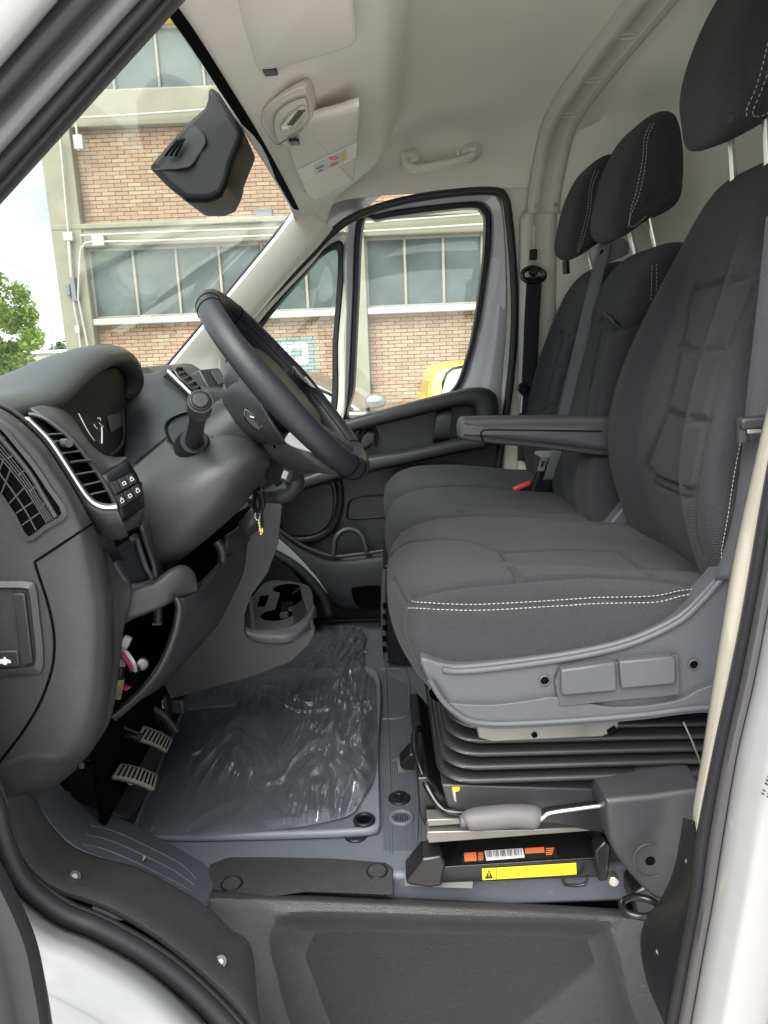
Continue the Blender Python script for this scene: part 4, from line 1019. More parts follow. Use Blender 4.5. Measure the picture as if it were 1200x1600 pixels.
# wedge: base against the glass, body tapering to a front lip
top = [(365, 168, 1.60), (383, 208, 1.60), (378, 228, 1.60), (362, 264, 1.58), (356, 285, 1.55), (345, 312, 1.52), (292, 315, 1.50), (262, 290, 1.50), (233, 262, 1.50), (290, 195, 1.60), (335, 172, 1.62)]
A = [at(a, b, Y=1.44) for a, b in [(328, 136), (340, 142), (383, 208), (376, 228), (362, 262), (358, 285), (346, 309), (325, 317), (292, 316), (262, 292), (233, 262), (262, 228), (292, 194), (322, 168), (328, 152)]]
B = [p+Vector((-.015, .22, .012)) for p in A]
cA = sum(A, Vector())/len(A)
A0 = [cA.lerp(p, .9)+Vector((0, -.012, 0)) for p in A]
M['sensor'] = mat('sensor_plastic', (.010, .010, .013), .55, spec=.25)
loft('body', [resample(cat_rom(A0, 1, True), 64), resample(A, 64), resample(B, 64)], M['sensor'], sh_, bevel=.004, ang=30)
up_ = [at(a, b, Y=y) for a, b, y in [(240, 262, 1.43), (292, 197, 1.43), (306, 196, 1.425), (318, 208, 1.42), (322, 222, 1.42), (314, 238, 1.425), (300, 258, 1.42), (286, 264, 1.42), (262, 266, 1.425)]]
extrude('upper_cover', resample(cat_rom(up_, 4, True), 60), (0, .04, 0), M['sensor'], sh_, bevel=.004)
pl_ = [at(a, b, Y=1.430) for a, b in [(320, 202), (346, 172), (362, 180), (350, 222), (340, 232)]]
extrude('clip_panel', pl_, (0, .03, 0), M['sensor'], sh_, bevel=.004)
for k in range(3):
    a = at(258+k*8, 244-k*0, Y=1.417); b = at(278+k*5, 218-k*1, Y=1.417)
    tube('vent_slot', [a, b], .0022, M['void'], sh_, n=6, sm=1)

# ================================================================ seats
def press(o, lines, w=.007, dep=.006, n=5):
    """sew seams into an upholstered surface along photo lines"""
    me = o.data
    co = np.array([v.co[:] for v in me.vertices]); nn = np.array([v.normal[:] for v in me.vertices]); disp = np.zeros(len(co))
    for L in lines:
        ww, dd = w, dep
        if isinstance(L, tuple): L, ww, dd = L
        pl = see(o, L, 0.0, n)
        for a, b in zip(pl, pl[1:]):
            if (a-b).length > .06: continue
            a_ = np.array(a[:]); ab = np.array(b[:])-a_
            t = np.clip(((co-a_) @ ab)/max(1e-9, ab @ ab), 0, 1)
            dm = np.linalg.norm(co-(a_+t[:, None]*ab), axis=1)
            disp = np.minimum(disp, -dd*np.exp(-(dm/ww)**2))
    co += nn*disp[:, None]
    for i, v in enumerate(me.vertices): v.co = co[i]
    me.update()
def sst(x, a, b):
    t = max(0.0, min(1.0, (x-a)/(b-a))); return t*t*(3-2*t)
def wrinkle(amp, sc, seed):
    from mathutils import noise
    def f(p): return noise.noise(Vector((p.x*sc+seed, p.y*sc, p.z*sc)))*amp
    return f

ds = thing('driver_chair', 'nearest charcoal seat with white stitching and grey plastic side cover', 'seat', (.3, 1.36, .70))
wk = wrinkle(.003, 6, 3)
def cmod(p, s):
    dz = 0
    if p.z > 1.2: dz = -.018*(1-sst(abs(s), .42, .72))*sst(p.x, .12, .25)+wk(p)*.7
    return Vector((0, 0, dz))
cushion = pillow('cushion', [(0, 1.195), (.012, 1.243), (.06, 1.270), (.15, 1.279), (.28, 1.276), (.42, 1.262), (.55, 1.248), (.63, 1.22), (.62, 1.12), (.4, 1.09), (.15, 1.06), (.06, 1.065), (.022, 1.11), (.004, 1.155)], 1.128, 1.615, M['seat'], ds,
    Rr=.038, q=3.2, nr=380, ns=240, front=lambda s: .035*abs(s)**3, mod=cmod)
press(cushion, [([(640, 934), (690, 920), (747, 912), (810, 906), (870, 901), (933, 899), (1024, 904), (1080, 914)], .006, .009), ([(784, 861), (798, 882), (812, 906)], .005, .011), ([(970, 861), (994, 880), (1024, 904)], .005, .011),
    ([(600, 880), (630, 850), (680, 842), (740, 846), (784, 861), (880, 858), (970, 861)], .006, .008), ([(614, 905), (626, 932), (638, 945)], .0045, .008), ([(640, 945), (736, 948.5), (827, 945), (933, 938), (1019, 936), (1067, 926), (1104, 924)], .004, .0055), ([(638, 947), (634, 985), (650, 1030)], .004, .0055)])
for L in ([(643, 940), (736, 944), (827, 940), (933, 933), (1019, 931), (1067, 922), (1104, 921)], [(637, 950), (736, 954), (827, 950), (944, 943), (1024, 941), (1067, 931), (1099, 929)]):
    stitches('stitching', see(cushion, L, .001, 6), M['thread'], cushion)
bk = wrinkle(.003, 5, 8)
def bmod(p, s):
    dx = 0; a = abs(s)
    if p.x < .64: dx = .036*(1-sst(a, .40, .74))*sst(1.95-p.z, .05, .3)+bk(p)*.8
    return Vector((dx, 0, 0))
def bhw(p): return 1-.46*sst(p.z, 1.48, 1.99)-.05*sst(1.4-p.z, 0, .2)
BR = [(.60, 1.175), (.545, 1.22), (.508, 1.30), (.482, 1.40), (.482, 1.49), (.503, 1.59), (.542, 1.70), (.582, 1.80), (.622, 1.885), (.668, 1.928), (.725, 1.925), (.758, 1.88), (.742, 1.7), (.71, 1.5), (.69, 1.3), (.665, 1.18)]
back = pillow('backrest', BR, 1.105, 1.615, M['seat'], ds, Rr=.05, q=3.0, nr=440, ns=240, hw=bhw, mod=bmod)
press(back, [([(1085, 452), (1077, 473), (1066, 538), (1042, 641), (1014, 715), (1009, 728)], .006, .007), ([(1193, 421), (1168, 480), (1133, 554), (1105, 645), (1095, 704), (1086, 753), (1084, 820), (1096, 866)], .006, .0065),
    ([(1084, 450), (1130, 441), (1186, 424)], .008, .011), ([(1062, 540), (1074, 540), (1079, 547), (1137, 544)], .005, .0075), ([(1042, 643), (1070, 654), (1104, 657)], .007, .011),
    ([(1011, 729), (1021, 738), (1028, 748), (1050, 757), (1077, 766), (1086, 757)], .0045, .010), ([(1012, 736), (1020, 746), (1026, 758), (1050, 769), (1074, 778), (1088, 768)], .0045, .007),
    ([(1171, 640), (1161, 692), (1150, 756), (1144, 795), (1133, 868)], .004, .004)])
for L in ([(1198, 505), (1177, 600), (1166, 648), (1156, 692), (1144, 756), (1138, 799), (1129, 850), (1127, 866), (1128, 885)], [(1167, 692), (1156, 756), (1150, 791), (1143, 840), (1138, 870)]):
    stitches('stitching', see(back, L, .001, 6), M['thread'], back, step=.0068, ln=.0044)
def headrest(t, ring, y0, y1, st_px=(), post=()):
    h = pillow('headrest', ring, y0, y1, M['seat'], t, Rr=-.42, q=2.3, nr=130, ns=90)
    for L in st_px:
        p = see(h, L, .0008, 6)
        if len(p) > 4: stitches('stitching', p, M['thread'], h, step=.0075, ln=.0046, r=.0005)
    for x0, z0, x1, z1, y in post:
        pp = tube('headrest_post', [Vector((x0, y, z0)), Vector((x1, y, z1))], .0065, M['steel'], t, n=14, sm=1)
        disc('collar', Vector((x0, y, z0)).lerp(Vector((x1, y, z1)), .02), (x1-x0, 0, z1-z0), .015, .008, M['black'], pp)
    return h
hr = headrest(ds, [(x+.010, z+.014) for x, z in ((.561, 1.952), (.545, 2.0), (.541, 2.04), (.550, 2.09), (.575, 2.155), (.605, 2.205), (.645, 2.235), (.690, 2.232), (.708, 2.19), (.712, 2.08), (.705, 2.015), (.67, 1.985), (.61, 1.958))], 1.255, 1.465,
    [[(1200, 65), (1192, 100), (1180, 140), (1167, 168), (1166, 182)], [(1206, 95), (1190, 140), (1175, 178), (1192, 180), (1204, 172)]],
    [(.655, 1.88, .64, 2.0, 1.30), (.655, 1.88, .64, 2.0, 1.42)])
# side cover and its levers
up = [(657, 1030), (690, 1037), (720, 1040), (800, 1032), (907, 1016), (987, 996), (1056, 964), (1093, 932), (1125, 896), (1150, 872), (1200, 850)]
lw = [(1230, 1108), (1093, 1114), (1010, 1124), (933, 1131), (840, 1137), (773, 1139), (735, 1134), (712, 1121), (690, 1100), (672, 1070)]
shell = side('side_cover', up+lw, 1.108, 1.150, M['shell'], ds, bevel=.004, smooth_n=4)
side('far_side_cover', up+lw, 1.108, 1.15, M['shell'], ds, bevel=.004, smooth_n=4).location.y += .475
mid = [(672, 1085), (690, 1097), (763, 1102), (830, 1095), (875, 1090), (960, 1106), (1056, 1096), (1110, 1072), (1230, 1055)]
sb = side('skirt', mid+lw[:-1]+[(676, 1078)], 1.098, 1.13, M['shell'], ds, bevel=.005, smooth_n=4)
tube('top_ridge', [at(a+2, b+9, Y=1.106) for a, b in up[1:]], .0055, M['shell'], ds, n=10)
tube('low_ridge', [at(a, b-8, Y=1.0965) for a, b in reversed(lw)], .005, M['shell'], ds, n=10)
frp = [(874, 1049), (960, 1036), (1052, 1024), (1060, 1030), (1062, 1078), (1050, 1087), (960, 1095), (885, 1103), (874, 1097)]
side('lever_recess', frp, 1.0955, 1.11, mat('shell_dark', (.06, .062, .068), .55), ds, bevel=.002, smooth_n=3)
for q in ([(877, 1047), (962, 1035), (965, 1078), (960, 1081), (882, 1088), (877, 1084)], [(968, 1034), (1052, 1026), (1057, 1032), (1057, 1066), (1052, 1070), (971, 1077)]):
    side('lever', q, 1.086, 1.105, M['shell'], ds, bevel=.005, smooth_n=0)
for a, b in ((851, 1063), (1084, 1038)):
    tube('screw_rim', [at(a, b, Y=1.1055)+Vector((math.cos(k*math.pi/6)*.0078, 0, math.sin(k*math.pi/6)*.0078)) for k in range(12)], .0018, M['shell'], ds, closed=True, n=6, sm=1)
    disc('screw_hole', at(a, b, Y=1.1052), (0, -1, 0), .007, .001, M['void'], ds, bevel=0)
# steel pan, bellows, base
side('seat_pan', [(742, 1128), (968, 1120), (966, 1142), (940, 1152), (770, 1160), (748, 1154)], 1.135, 1.16, M['rail'], ds, bevel=.003)
side('pan_hole', [(948, 1142), (960, 1134), (966, 1140), (952, 1150)], 1.133, 1.14, M['void'], ds, bevel=.001)
disc('pan_bolt', at(835, 1148, Y=1.1345), (0, -1, 0), .005, .002, M['void'], ds, bevel=0)
def rrect(x0, x1, y0, y1, z, r=.05, n=8, tilt=0):
    out = []
    for cx, cy, a0 in ((x1-r, y1-r, 0), (x0+r, y1-r, 90), (x0+r, y0+r, 180), (x1-r, y0+r, 270)):
        for k in range(n+1):
            a = R(a0+90*k/n); x = cx+r*math.cos(a); out.append(Vector((x, cy+r*math.sin(a), z+tilt*max(0, .25-x))))
    return out
rings = []; z = 1.055
spec = [(1.06, .045, 0), (1.03, .05, .0), (1.015, .05, .05)]
for k in range(5):
    zc_ = .996-.0205*k; o_r = .010-.005*k; tl_ = .11-.018*k
    spec += [(zc_+.0092, .034, tl_), (zc_+.0068, o_r+.008, tl_), (zc_+.004, o_r+.001, tl_), (zc_, o_r-.001, tl_), (zc_-.0038, o_r+.002, tl_), (zc_-.0064, o_r+.010, tl_), (zc_-.0085, .034, tl_)]
spec += [(.889, .03, .0), (.87, .04, 0)]
for z, ins_, tl in spec:
    rings.append(rrect(.085+ins_, .66, 1.135+ins_, 1.60-ins_, z, .06, 8, tl))
loft('bellows', rings, mat('bellows_rubber', (.013, .013, .014), .42, var=.2), ds, ang=75)
box('base_frame', (.36, 1.42, .80), (.50, .33, .17), M['black'], ds, bevel=.006)
def sidem(nm, px, Y0, Y1, m_, bv=.003, par=ds, sn=0): return side(nm, px, Y0, Y1, M[m_] if isinstance(m_, str) else m_, par, bevel=bv, smooth_n=sn)
sidem('base_skirt', [(690, 1226), (960, 1234), (960, 1262), (846, 1268), (720, 1268), (700, 1262)], 1.145, 1.2, 'dash_smooth')
sidem('front_bracket', [(652, 1216), (668, 1214), (690, 1240), (720, 1266), (720, 1300), (668, 1302), (655, 1270)], 1.175, 1.5, 'satin_black')
sidem('slide_rail', [(668, 1300), (840, 1296), (960, 1290), (960, 1296), (840, 1305), (670, 1318), (666, 1308)], 1.135, 1.17, 'rail', .002)
sidem('slide_rail', [(667, 1281), (722, 1279), (724, 1288), (668, 1292)], 1.14, 1.17, 'rail', .002)
for q in [(694, 1240, 700, 1264)]:
    c = at(712, 1248, Y=1.15); tube('cable_plug', [at(708, 1228, Y=1.15), at(712, 1248, Y=1.15), at(714, 1262, Y=1.16)], .006, M['steel'], ds, n=10); disc('plug_ring', at(713, 1234, Y=1.145), (0, 0, 1), .007, .006, M['yellow'], ds)
# lower black steel plinth: sloping top face with label, upright face with yellow label
pa_ = [at(a, b, Y=1.15) for a, b in ((676, 1356), (940, 1340))]; pb_ = [at(a, b, Y=1.24) for a, b in ((690, 1316), (958, 1298))]
z0 = .7015
fr0 = [Vector((pa_[0].x, 1.15, z0)), Vector((pa_[1].x, 1.15, z0)), pa_[1], pa_[0]]
prf = lambda x, za, zb: [Vector((x, 1.15, z0)), Vector((x, 1.15, za)), Vector((x, 1.24, zb)), Vector((x, 1.56, zb)), Vector((x, 1.56, z0))]
pl = loft('plinth', [prf(pa_[0].x, pa_[0].z, pb_[0].z), prf(pa_[1].x, pa_[1].z, pb_[1].z)], M['satin_black'], ds, bevel=.003)
tube('plinth_edge', [pa_[0]+Vector((0, -.001, .001)), pa_[1]+Vector((0, -.001, .001))], .0016, M['satin_black'], ds, n=8, sm=1)
def top_pt(px, py):
    p = see(pl, [(px, py)], .0008); return p[0] if p else at(px, py, Y=1.18)
def label(nm, px, m_, par, off=.0):
    q = [top_pt(a, b) for a, b in px]; n_ = (q[1]-q[0]).cross(q[3]-q[0]).normalized(); n_ = n_ if n_.dot(CAM-q[0]) > 0 else -n_
    q = [p+n_*off for p in q]
    return extrude(nm, q, n_*.0005, m_, par, bevel=0), q, n_
L1, q, n_ = label('black_label', [(722, 1333), (868, 1323), (872, 1339), (722, 1349)], M['label_black'], pl)
label('barcode_field', [(757, 1331), (817, 1327), (820, 1341), (760, 1346)], M['white'], L1, .0008)
for k in range(26):
    if k % 5 == 4: continue
    a = 760+k*2.15; w = random.choice((.45, .8, 1.1)); y0 = 1332-k*.15
    label('barcode_bar', [(a, y0), (a+w, y0), (a+1+w, y0+9.5), (a+1, y0+9.5)], M['label_black'], L1, .0014)
for qx in ([(725, 1334.5), (744, 1333), (745, 1346), (726, 1347)], [(820, 1327), (850, 1325), (851, 1333), (821, 1335)]): label('orange_field', qx, M['orange'], L1, .0008)
for k in range(5):
    label('print_line', [(747, 1334+k*2.6), (755, 1333.5+k*2.6), (755, 1334.6+k*2.6), (747, 1335+k*2.6)], M['orange'], L1, .0008)
    if k < 4: label('print_line', [(853, 1327+k*3), (866-k, 1326+k*3), (866-k, 1327.4+k*3), (853, 1328.2+k*3)], M['orange'], L1, .0008)
def flab(nm, px, m_, par, off):
    return extrude(nm, [at(a, b, Y=1.1488-off) for a, b in px], (0, -.0004, 0), m_, par, bevel=0)
YL = flab('yellow_label', [(753, 1357), (900, 1348), (901, 1366), (754, 1375)], M['yellow'], pl, 0)
flab('warning_triangle', [(764, 1359), (770.5, 1372), (757.5, 1373)], M['label_black'], YL, .0007)
flab('warning_mark', [(763.3, 1363), (764.7, 1363), (764.5, 1369.5), (763.6, 1369.5)], M['yellow'], YL, .0013)
flab('divider', [(775, 1356), (775.7, 1356), (776.2, 1373.5), (775.5, 1373.5)], M['label_black'], YL, .0007)
po_ = mat('print_olive', (.30, .24, .02), .6)
for k in range(5):
    y = 1358.5+k*2.9
    flab('text_line', [(779, y), (895-k*4, y-7.1), (895-k*4, y-6.5), (779, y+.6)], po_, YL, .0007)
# feet bolted to the floor
for q in ([(636, 1382), (634, 1374), (660, 1342), (690, 1338), (696, 1352), (690, 1384), (672, 1388)], [(628, 1202), (624, 1196), (640, 1178), (662, 1176), (668, 1196), (654, 1206)]):
    Y_ = 1.13 if q[0][1] > 1300 else 1.50
    sidem('floor_bracket', q, Y_, Y_+.05, 'satin_black', .004)
sidem('pivot_plate', [(930, 1330), (946, 1315), (955, 1322), (950, 1376), (936, 1378)], 1.12, 1.15, 'satin_black')
disc('pivot_bolt', at(957, 1367, Y=1.125), (-.2, -1, .1), .009, .022, M['steel'], ds, bevel=.002)
tube('tow_loop', [at(a, b, Y=1.135) for a, b in ((880, 1372), (884, 1382), (912, 1382), (918, 1368))], .003, M['satin_black'], ds, n=8)
tube('release_bar', [at(a, b, Y=y) for a, b, y in ((680, 1172, 1.36), (668, 1150, 1.33), (655, 1138, 1.30), (648, 1150, 1.26), (649, 1175, 1.23), (657, 1201, 1.2), (669, 1232, 1.17), (687, 1260, 1.15), (706, 1269, 1.14), (735, 1270, 1.14))], .0065, M['gloss_black'], ds, n=12)
tube('wire', [at(a, b, Y=1.13) for a, b in ((1068, 1128), (1078, 1150), (1090, 1180), (1096, 1200))], .0018, M['steel'], ds, n=6)
sidem('rear_bracket', [(990, 1398), (1030, 1385), (1040, 1440), (1000, 1440)], 1.10, 1.16, 'satin_black', .006, sn=2)
c = at(1000, 1420, Z=.705); tube('belt_anchor', [c+Vector((math.cos(k*math.pi/6)*.03, math.sin(k*math.pi/6)*.022, .004)) for k in range(12)], .006, M['satin_black'], ds, closed=True, n=8, sm=2)
# armrest on the inner side
ar = [(717, 664), (722, 655), (735, 653), (840, 651), (960, 651), (985, 655), (985, 708), (945, 713), (850, 702), (762, 693), (722, 687), (717, 678)]
ro = pillow('armrest', [(p.x, p.z) for p in [at(a, b, Y=1.64) for a, b in ar]], 1.635, 1.70, M['arm'], ds, Rr=.014, q=2.6, nr=140, ns=30)
tube('armrest_groove', see(ro, [(757, 692), (752, 680), (757, 672), (800, 672), (870, 673), (940, 674)], .0, 4), .0022, M['black'], ro, n=6, sm=1)
# belt stalk and webbing at the near rear edge
sbt = thing('driver_belt', 'grey seat belt strap with black tongue beside the driver backrest', 'seat belt', (.56, 1.05, 1.3))
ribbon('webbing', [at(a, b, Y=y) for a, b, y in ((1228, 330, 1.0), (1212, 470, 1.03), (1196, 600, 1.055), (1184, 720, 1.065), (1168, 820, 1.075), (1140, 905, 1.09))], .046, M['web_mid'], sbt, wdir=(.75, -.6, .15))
tg = tube('tongue', [at(1159, 652, Y=1.04), at(1159, 690, Y=1.04)], .0095, M['dash_smooth'], sbt, n=16, sm=1)
box('tongue_bar', at(1182, 660, Y=1.035), (.05, .016, .018), M['dash_smooth'], sbt, bevel=.005, rot=Matrix.Rotation(R(-3), 3, 'Y'))
box('tongue_plate', at(1183, 673, Y=1.033), (.030, .005, .0075), M['steel'], sbt, bevel=.002)

# ---------------------------------------------------------------- passenger bench
pb2 = thing('passenger_bench', 'charcoal double passenger bench with two headrests', 'seat', (.3, 2.05, .70))
CR = [(0, 1.185), (.012, 1.228), (.05, 1.256), (.12, 1.268), (.25, 1.266), (.40, 1.248), (.52, 1.23), (.56, 1.16), (.4, 1.08), (.12, 1.06), (.04, 1.07), (.014, 1.11), (.002, 1.15)]
w2 = wrinkle(.003, 6, 20)
def cm2(p, s): return Vector((0, 0, (-.010*(1-sst(abs(s), .4, .75))*sst(p.x, .1, .25)+w2(p)*.6) if p.z > 1.19 else 0))
def bm2(p, s):
    return Vector(((.020*(1-sst(abs(s), .45, .7))*sst(1.86-p.z, .04, .25)+w2(p)) if p.x < .62 else 0, 0, 0))
B2 = [(.52, 1.16), (.47, 1.22), (.455, 1.31), (.462, 1.42), (.482, 1.52), (.512, 1.62), (.548, 1.72), (.585, 1.795), (.635, 1.842), (.695, 1.85), (.735, 1.82), (.735, 1.7), (.70, 1.45), (.66, 1.2), (.60, 1.15)]
def bh2(p): return 1-.20*sst(p.z, 1.60, 1.87)
for y0, y1 in ((1.655, 2.03), (2.045, 2.41)):
    near = y0 < 2
    c = pillow('cushion', CR, y0, y1, M['seat'], pb2, Rr=.04, q=2.6, nr=260, ns=150, front=lambda s: .04*abs(s)**3, mod=cm2)
    b = pillow('backrest', B2, y0+.005, y1-.005, M['seat'], pb2, Rr=.045, q=2.6, nr=320, ns=160, hw=bh2, mod=bm2)
    if near:
        press(c, [([(626, 831), (640, 836), (654, 844)], .005, .004), ([(720, 800), (726, 810)], .005, .005), ([(614, 815), (640, 832)], .006, .004)])
        press(b, [([(938, 500), (960, 512), (1000, 505), (1030, 498)], .009, .012), ([(940, 515), (930, 560), (920, 620), (912, 660)], .007, .006), ([(888, 720), (880, 770)], .007, .006)])
        p = [see(c, L, .001, 5) for L in ([(626, 833), (636, 836), (648, 842)], [(624, 839), (634, 843), (642, 848)])]
        for q in p:
            if len(q) > 3: stitches('stitching', q, M['thread'], c)
        for L in ([(1019, 414), (1018, 440), (1017, 470)], [(1026, 412), (1026, 436), (1025, 456)]):
            q = see(b, L, .001, 5)
            if len(q) > 3: stitches('stitching', q, M['thread'], b)
        rib_ = [see(b, L, .004, 4) for L in ([(948, 490), (958, 500), (972, 508)],)]
        if len(rib_[0]) > 2: ribbon('pull_tab', rib_[0], .02, M['black'], b, wdir=(0, .6, .6), th=.002)
    else:
        press(c, [([(697, 762), (704, 774)], .005, .005), ([(603, 782), (640, 776), (690, 772)], .006, .004)])
        press(b, [([(876, 518), (890, 522), (905, 516)], .007, .010), ([(880, 524), (868, 570), (852, 630)], .007, .006), ([(858, 570), (872, 572), (884, 578)], .006, .006), ([(846, 642), (860, 634), (872, 640)], .007, .007)])
H2 = [(.532, 1.905), (.540, 1.96), (.560, 2.035), (.595, 2.10), (.640, 2.132), (.678, 2.125), (.697, 2.07), (.703, 1.99), (.692, 1.935), (.63, 1.905), (.575, 1.872), (.545, 1.878)]
h1 = headrest(pb2, H2, 1.75, 1.955, [[(1022, 192), (1012, 215), (1009, 250), (1000, 300), (986, 335), (981, 355)], [(1017, 193), (1007, 215), (1004, 250), (994, 300), (985, 330), (985, 354), (1000, 346), (1010, 336)]], [(.655, 1.83, .63, 1.92, 1.79), (.655, 1.83, .63, 1.92, 1.93)])
h2 = headrest(pb2, H2, 2.13, 2.33, [[(931, 264), (922, 290), (918, 330), (908, 370), (902, 394)], [(936, 266), (926, 290), (922, 330), (912, 372), (904, 393)]], [(.655, 1.83, .63, 1.92, 2.17), (.655, 1.83, .63, 1.92, 2.31)])
tube('height_button', [at(884, 408, Y=2.2), at(885, 428, Y=2.2)], .010, M['black'], pb2, n=10, sm=1)
# base of the bench
bb = [(600, 884), (614, 880), (650, 980), (664, 1042), (640, 1041), (603, 1035), (598, 960)]
p = [at(a, b, Y=2.07) for a, b in bb]
loft('base_panel', [p, [v+Vector((0, .3, 0)) for v in p]], M['black'], pb2, bevel=.004)
tube('base_edge', [at(a, b, Y=2.066) for a, b in ((601, 890), (600, 930), (600, 980), (604, 1032))], .009, M['shell'], pb2, n=8)
for k in range(5): box('base_slot', at(601, 946+k*17, Y=2.055), (.012, .02, .014), M['void'], pb2, bevel=.002)
box('base_frame', (.33, 2.05, .90), (.34, .7, .28), M['black'], pb2, bevel=.01)
# belts of the bench
mb = thing('middle_belt', 'grey webbing seat belt lying across the middle backrest', 'seat belt', (.5, 1.95, 1.3))
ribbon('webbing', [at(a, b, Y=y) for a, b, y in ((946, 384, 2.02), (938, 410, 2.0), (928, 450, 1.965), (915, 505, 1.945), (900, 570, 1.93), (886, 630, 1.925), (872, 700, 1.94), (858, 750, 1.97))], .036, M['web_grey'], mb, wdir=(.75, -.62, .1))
gd = [at(a, b, Y=2.03) for a, b in ((935, 384), (975, 372), (982, 396), (950, 412), (940, 436), (934, 436))]
extrude('belt_guide', cat_rom(gd, 3, True), (0, .03, 0), mat('guide_grey', (.16, .165, .17), .5), mb, bevel=.006)
box('guide_slot', at(940, 402, Y=2.018), (.018, .01, .035), M['void'], mb, bevel=.003, rot=Matrix.Rotation(R(25), 3, 'Y'))
bu = thing('belt_buckle', 'black belt buckle with red button between the bench seats', 'buckle', at(818, 790, Y=2.03))
bo = [at(a, b, Y=2.02) for a, b in ((803, 764), (830, 752), (833, 762), (826, 802), (806, 802))]
extrude('body', bo, (0, .03, 0), M['black'], bu, bevel=.005)
rb = [at(a, b, Y=2.017) for a, b in ((802, 763), (829, 752), (831, 758), (804, 769))]
extrude('button', rb, (0, .02, 0), M['red'], bu, bevel=.003)
to = thing('belt_tongue', 'steel belt tongue with grey grip hanging above a black sleeve', 'buckle', at(848, 735, Y=1.99))
extrude('grip', cat_rom([at(a, b, Y=1.985) for a, b in ((838, 706), (874, 706), (873, 714), (860, 716), (842, 714))], 3, True), (0, .015, 0), mat('tongue_grip', (.25, .255, .26), .5), to, bevel=.003)
tgo = [at(a, b, Y=1.982) for a, b in ((845, 714), (857, 715), (850, 736), (839, 736))]; tgi = [sum(tgo, Vector())/4*.55+p*.45 for p in tgo]
loft('plate', [tgo, tgi, [p+Vector((0, .004, 0)) for p in tgi], [p+Vector((0, .004, 0)) for p in tgo], tgo], M['steel'], to, caps=False)
extrude('sleeve', cat_rom([at(a, b, Y=1.995) for a, b in ((850, 718), (872, 714), (862, 760), (856, 788), (830, 788), (832, 764), (840, 740))], 3, True), (0, .03, 0), M['black'], to, bevel=.006)
tgs = thing('seat_tags', 'two white fabric tags between the driver cushion and backrest', 'tag', at(960, 812, Y=1.63))
for a0, b0, a1, b1 in ((965, 797, 948, 820), (974, 806, 958, 824)):
    ribbon('tag_strip', [at(a0, b0, Y=1.628), at((a0+a1)/2, (b0+b1)/2, Y=1.62), at(a1, b1, Y=1.612)], .007, M['white'], tgs, wdir=(.6, 0, .6))
# far pillar belt
pbt = thing('pillar_belt', 'black seat belt hanging from the far rear pillar', 'seat belt', at(830, 600, Y=2.38))
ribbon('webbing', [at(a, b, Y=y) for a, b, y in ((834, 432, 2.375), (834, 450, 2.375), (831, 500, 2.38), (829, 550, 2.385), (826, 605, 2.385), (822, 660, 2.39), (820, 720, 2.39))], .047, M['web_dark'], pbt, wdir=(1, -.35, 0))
tube('guide_ring', [at(a, b, Y=2.37) for a, b in ((818, 424), (832, 418), (848, 424), (850, 434), (840, 440), (826, 440), (817, 434))], .0075, M['gloss_black'], pbt, closed=True, n=10, sm=3)
disc('guide_bolt', at(833, 424, Y=2.38), (0, -1, 0), .016, .022, M['black'], pbt, r2=.012)
box('height_slider', at(833, 398, Y=2.415), (.024, .014, .032), M['black'], pbt, bevel=.004)
disc('tongue', at(817, 607, Y=2.365), (0, -1, .2), .018, .014, M['gloss_black'], pbt, bevel=.004)
tube('tongue_plate', [at(816, 618, Y=2.365), at(814, 645, Y=2.365)], .006, M['steel'], pbt, n=8, sm=1)

# ---------------------------------------------------------------- handbrake
hb_ = thing('handbrake', 'handbrake lever with grey grip beside the seat base', 'handbrake', at(900, 1300, Y=1.12))
gp = [(728, 1283, .012), (731, 1282, .017), (745, 1280, .0195), (775, 1277, .020), (805, 1275, .0195), (832, 1277, .0205), (840, 1279, .017), (843, 1280, .008)]
tube('grip', [at(a, b, Y=1.115) for a, b, r_ in gp], [r_ for a, b, r_ in gp], mat('handbrake_grip', (.095, .092, .098), .55, grain=500, gstr=.3), hb_, n=20, sm=4)
disc('push_button', at(729, 1283, Y=1.115), (-1, 0, 0), .011, .012, M['shell'], hb_, bevel=.003)
sidem('lever_arm', [(840, 1278), (858, 1270), (946, 1259), (950, 1300), (930, 1300), (880, 1290), (845, 1287)], 1.105, 1.125, 'satin_black', .003, hb_)
tube('arm_edge', [at(a, b, Y=1.103) for a, b in ((842, 1283), (850, 1276), (860, 1270), (900, 1264), (946, 1258))], .004, M['steel'], hb_, n=8)
cov = [(945, 1252), (955, 1246), (1020, 1240), (1085, 1231), (1100, 1240), (1098, 1300), (1085, 1330), (1060, 1362), (1044, 1395), (1030, 1404), (1012, 1394), (990, 1372), (968, 1344), (953, 1318), (948, 1290)]
cp = [at(a, b, Y=1.07) for a, b in cov]; cpc = cat_rom(cp, 4, True); cc_ = sum(cpc, Vector())/len(cpc)
loft('pivot_cover', [[cc_.lerp(p, .90)+Vector((0, -.006, 0)) for p in cpc], [cc_.lerp(p, .975)+Vector((0, -.003, 0)) for p in cpc], [p+Vector((0, .004, 0)) for p in cpc], [cc_.lerp(p, 1.04)+Vector((0, .12, 0)) for p in cpc]], M['dash_smooth'], hb_, ang=50)
tube('moulded_arc', [at(1016+26*math.cos(a), 1344+26*math.sin(a), Y=1.0635) for a in np.linspace(R(60), R(290), 12)], .0018, M['dash_smooth'], hb_, n=6, sm=1)
disc('pivot_hole', at(1016, 1345, Y=1.0642), (0, -1, 0), .0085, .0008, M['void'], hb_, bevel=0)
# ================================================================ dashboard
da = thing('dashboard', 'dark grey moulded dashboard with instrument hood, air vents and cup holder console', 'dashboard', (-.6, 1.6, .9))
def P3(rows): return [[at(a, b, Y=y) for a, b, y in r] for r in rows]
